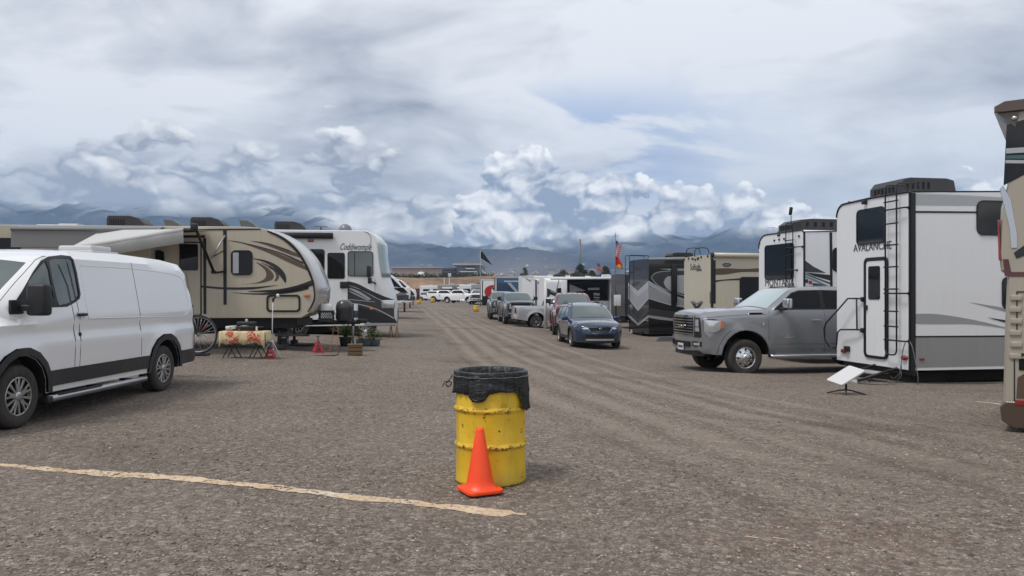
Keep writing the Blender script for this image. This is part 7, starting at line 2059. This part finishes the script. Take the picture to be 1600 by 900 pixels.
fp3, H = pole('flagpole', 932.5, 150, 409, .06, 'steel_grey', 'small distant flagpole with a pink and white flag above the awning camper', 'flagpole')
cloth(fp3, lambda u, v: (.1 + v * (.3 + .9 * u), .1 * math.sin(v * 6), H - .3 - 1.3 * u - .4 * v * u), 5, 5, lambda u, v: 'flag_blue' if u < .4 else ('flag_pink' if int(u * 10) % 2 else 'flag_white'))
up, H = pole('utility_pole', 906.5, 260, 374, .5, 'steel_grey', 'tall grey utility pole rising from behind the white campers', 'utility pole')
wp_, H = pole('dish_pole', 833, 58, 427, .05, 'plate_white', 'white pole topped by a tilted flat dish in front of the pale campers', 'dish pole')
mb = MB(); mb.box((.02, 0, H + .05), (.55, .35, .04), 'plate_white', rot=(0, R(-28), 0)); mb.build('dish', wp_)
wp2, H = pole('dish_pole', 775, 82, 430, .05, 'plate_white', 'white pole with a tilted flat dish above the dark blue camper', 'dish pole')
mb = MB(); mb.box((.02, 0, H + .05), (.7, .4, .05), 'plate_white', rot=(0, R(-28), 0)); mb.build('dish', wp2)
wp3, H = pole('awning_post', 852.5, 42.5, 437, .12, 'plate_white', 'white square post standing behind the silver pickup bed', 'post')
wp4, H = pole('banner_pole', 963, 39, 455, .03, 'black_metal', 'thin dark pole beside the chevron trailer with a hanging white panel', 'pole')
mb = MB(); mb.box((.05, 0, 1.45 + .3), (.35, .04, .55), 'plate_white', bev=.01); mb.build('panel', wp4)
for px, lb in ((702, 'left of the two'), (694, 'second')):
    pass
lp, H = pole('lamp_post', 702, 208, 428, .12, 'plate_white', 'pale post with a square box on top against the brown embankment', 'lamp post')
mb = MB(); mb.box((.1, 0, H - .3), (.8, .5, .9), 'ac_white', bev=.05); mb.build('lamp_box', lp)
lp, H = pole('lamp_post', 694, 208, 434, .10, 'plate_white', 'thin pale post left of the boxed post before the embankment', 'lamp post')

# ---------------------------------------------------------------- modern building beyond the embankment
bm_ = {}
mat('bld_grey', (.16, .165, .17), .6, var=.1); mat('bld_dark', (.075, .08, .085), .5, var=.1); mat('bld_pink', (.36, .28, .25), .8, var=.08); mat('bld_pale', (.42, .42, .40), .7)
def bpt(px, py, Y): p = at(px, Y, py=py); return p
BY = 520; b0 = at(690, BY); b0.z = 5
bd = empty('office_building', b0, .0, 'grey flat roofed modern building with stepped wings beyond the embankment', 'building')
k = BY / FPX
def blk(name, x0, x1, y0, y1, dy, m, d=30, prt=bd, ps=None):
    mb = MB(); X0, X1 = (x0 - 690) * k, (x1 - 690) * k; Z0, Z1 = EYE + (HY - y1) * k - 5, EYE + (HY - y0) * k - 5
    mb.box(((X0 + X1) / 2, dy + d / 2, (Z0 + Z1) / 2), (X1 - X0, d, Z1 - Z0), m, bev=.1); return mb.build(name, prt)
blk('wing', 690, 716, 418, 436, 4, 'bld_dark', 26); blk('main_block', 714, 756, 414.5, 436, 0, 'bld_grey', 30); blk('roof', 708, 752, 412.2, 414.6, -3, 'bld_pale', 38); blk('roof_plant', 720, 740, 410.5, 412.4, 4, 'bld_grey', 10)
for (x0, x1, y0, y1) in ((729, 742, 415.5, 418), (717, 748, 425.5, 427), (692, 712, 421, 423), (692, 712, 426, 428)): blk('window_band', x0, x1, y0, y1, -.3, 'glass_dark', 1)
for (x0, x1, y0, y1) in ((728, 742, 419, 420.6), (719, 745, 424, 425.5)): blk('canopy', x0, x1, y0, y1, -3, 'plate_white', 3)
blk('entrance_pier', 741, 746, 424, 431, -2, 'bld_pale', 2)
b1 = at(690, 560); b1.z = 5
bw = empty('warehouse', b1, 0, 'long low pinkish warehouse left of the grey modern building', 'building'); k = 560 / FPX
blk('wall', 612, 692, 418.5, 434, 0, 'bld_pink', 40, bw); blk('roof', 611, 693, 417.6, 418.8, -1, 'bld_pale', 42, bw)
mb = MB(); p = at(658, 430); mb.lathe([(0, 0), (2.2, 0), (2.2, 5.4), (1.6, 7), (0, 7.4)], 'plate_white', 20); o = mb.build('storage_tank'); o.location = (p.x, p.y, 6); tag(o, 'white upright storage tank in front of the pinkish warehouse', 'tank')

# ---------------------------------------------------------------- trees and town
def leaf_mat(name, a, b__):
    m = bpy.data.materials.new(name); m.use_nodes = True; nt = m.node_tree; b = nt.nodes['Principled BSDF']; gi = nt.nodes.new('ShaderNodeNewGeometry'); rn = S(nt, gi.outputs['Random Per Island'])
    setin(nt, b.inputs['Base Color'], mix(nt, rn, a, b__)); b.inputs['Roughness'].default_value = .8; MATS[name] = m; return m
leaf_mat('tree_dark', (.016, .026, .012), (.06, .075, .03)); leaf_mat('tree_olive', (.035, .042, .018), (.11, .11, .05)); leaf_mat('scrub', (.04, .035, .02), (.14, .10, .05))
def quads(centers, radii, n_each, s, m, name, rng):
    C_ = np.repeat(np.array(centers), n_each, 0); Rr = np.repeat(np.array(radii), n_each, 0); N = len(C_)
    d_ = rng.normal(size=(N, 3)); d_ /= np.linalg.norm(d_, axis=1)[:, None]; rad = rng.random(N) ** .45
    P_ = C_ + d_ * rad[:, None] * Rr * (1 + .25 * rng.normal(size=(N, 1)))
    u = rng.normal(size=(N, 3)); u /= np.linalg.norm(u, axis=1)[:, None]; v = np.cross(u, rng.normal(size=(N, 3))); v /= np.linalg.norm(v, axis=1)[:, None]
    sz = s * (.5 + rng.random((N, 1)))
    V = np.stack([P_ - u * sz, P_ - v * sz * .6, P_ + u * sz, P_ + v * sz * .6], 1).reshape(-1, 3)
    me = bpy.data.meshes.new(name); me.vertices.add(len(V)); me.vertices.foreach_set('co', V.ravel().astype(np.float32)); me.loops.add(4 * N); me.loops.foreach_set('vertex_index', np.arange(4 * N, dtype=np.int32)); me.polygons.add(N); me.polygons.foreach_set('loop_start', np.arange(0, 4 * N, 4, dtype=np.int32)); me.update(calc_edges=True)
    me.materials.append(MATS[m]); o = bpy.data.objects.new(name, me); col.objects.link(o); return o
rng = np.random.default_rng(21)
# the far wooded town: one mass
cs, rs = [], []
for _ in range(900):
    Y = 640 + rng.random() * 500; px = rng.uniform(380, 1560); 
    X = (px - 800) / FPX * Y; r = rng.uniform(3, 6.5)
    cs.append((X, Y, 5 + r * .5 + rng.random() * 4 + (Y - 640) * .012)); rs.append((r * 1.3, r, r * .8))
o = quads(cs, rs, 34, 1.1, 'tree_olive', 'woods', rng); tag(o, 'far band of trees below the mountains', None, kind='stuff')
cs, rs = [], []
for _ in range(110):
    px = rng.uniform(600, 770); Y = rng.uniform(258, 300); X = (px - 800) / FPX * Y; r = rng.uniform(.5, 1.5); cs.append((X, Y, 7.0 + r * .3)); rs.append((r * 1.4, r, r * .8))
o = quads(cs, rs, 40, .3, 'tree_dark', 'shrubbery', rng); tag(o, 'dark bushes along the top of the embankment', None, kind='stuff')
cs, rs = [], []
for _ in range(700):
    px = rng.uniform(560, 960); Y = rng.uniform(222, 256); X = (px - 800) / FPX * Y; r = rng.uniform(.25, .7); cs.append((X, Y, (Y - 222) / 34 * 5.9 + 1.0)); rs.append((r * 1.6, r, r * .7))
o = quads(cs, rs, 14, .16, 'scrub', 'undergrowth', rng); tag(o, 'dry weeds on the brown embankment', None, kind='stuff')
def tree(px, Y, ytop, ybot, wpx, label, m='tree_dark', name='tree'):
    p = at(px, Y); s_ = FPX / Y; zt_ = EYE + (HY - ytop) / s_; zb_ = EYE + (HY - ybot) / s_ - 1; Wm = wpx / s_
    o = empty(name, (p.x, p.y, zb_), 0, label, 'tree')
    Ht = zt_ - zb_; mb = MB(); mb.tube([(0, 0, 0), (.1, 0, Ht * .45), (0, .1, Ht * .8)], Ht * .035, 'wood_brown', 8, r1=Ht * .012)
    for k in range(5): a = k * 1.3; mb.tube([(0, 0, Ht * (.3 + .08 * k)), (Wm * .3 * math.cos(a), Wm * .3 * math.sin(a), Ht * (.5 + .08 * k))], Ht * .015, 'wood_brown', 6, r1=Ht * .005)
    mb.build('trunk', o)
    cs, rs = [], []
    for _ in range(26):
        t_ = rng.random(); w = Wm / 2 * (1 - t_ ** 1.8) ; a = rng.random() * 6.28; q = rng.random() ** .6
        cs.append((w * q * math.cos(a), w * q * math.sin(a), Ht * (.22 + .70 * t_))); rs.append((Wm * .16, Wm * .16, Ht * .10))
    c = quads(cs, rs, 90, Ht * .035, m, 'crown', rng); c.parent = o
    return o
tree(907, 225, 412, 436, 26, 'dark bushy tree at the foot of the tall utility pole')
tree(946, 230, 416, 436, 24, 'dark rounded tree between the small flag and the red flag')
tree(925, 240, 421, 436, 20, 'low dark tree left of the small pink flag')
tree(820, 300, 418, 434, 16, 'small olive tree behind the pale ribbed camper', 'tree_olive')
tree(880, 290, 420, 434, 22, 'low olive tree behind the awning camper air conditioner', 'tree_olive')
for i, (px, Y, w, yt, h) in enumerate(((862, 700, 9, 419, 5), (880, 620, 12, 421, 5), (893, 760, 12, 420, 5), (800, 800, 7, 424, 4), (838, 690, 6, 425, 4), (925, 600, 16, 420, 6), (770, 760, 6, 424, 4), (785, 680, 5, 427, 4), (640, 900, 8, 414, 5), (672, 880, 10, 413, 5), (612, 650, 9, 417, 6), (985, 700, 10, 422, 5), (1040, 720, 10, 420, 5), (1180, 700, 12, 421, 5))):
    p = at(px, Y); k = Y / FPX; zt_ = EYE + (HY - yt) * k
    o = empty('house', (p.x, p.y, zt_ - h - 1.5), rr.random() * .6 - .3, 'pale low house among the far trees below the mountains', 'house', 'pale houses among the far trees')
    mb = MB(); mb.box((0, 0, h / 2), (w * k, 8, h), 'bld_pale'); mb.build('wall', o)
    mb = MB(); mb.prism([(-w * k / 2 - .5, h), (0, h + 1.5), (w * k / 2 + .5, h)], -4.5, 4.5, 'roof_white' if i % 2 else 'bld_pink', 'y'); mb.build('roof', o)
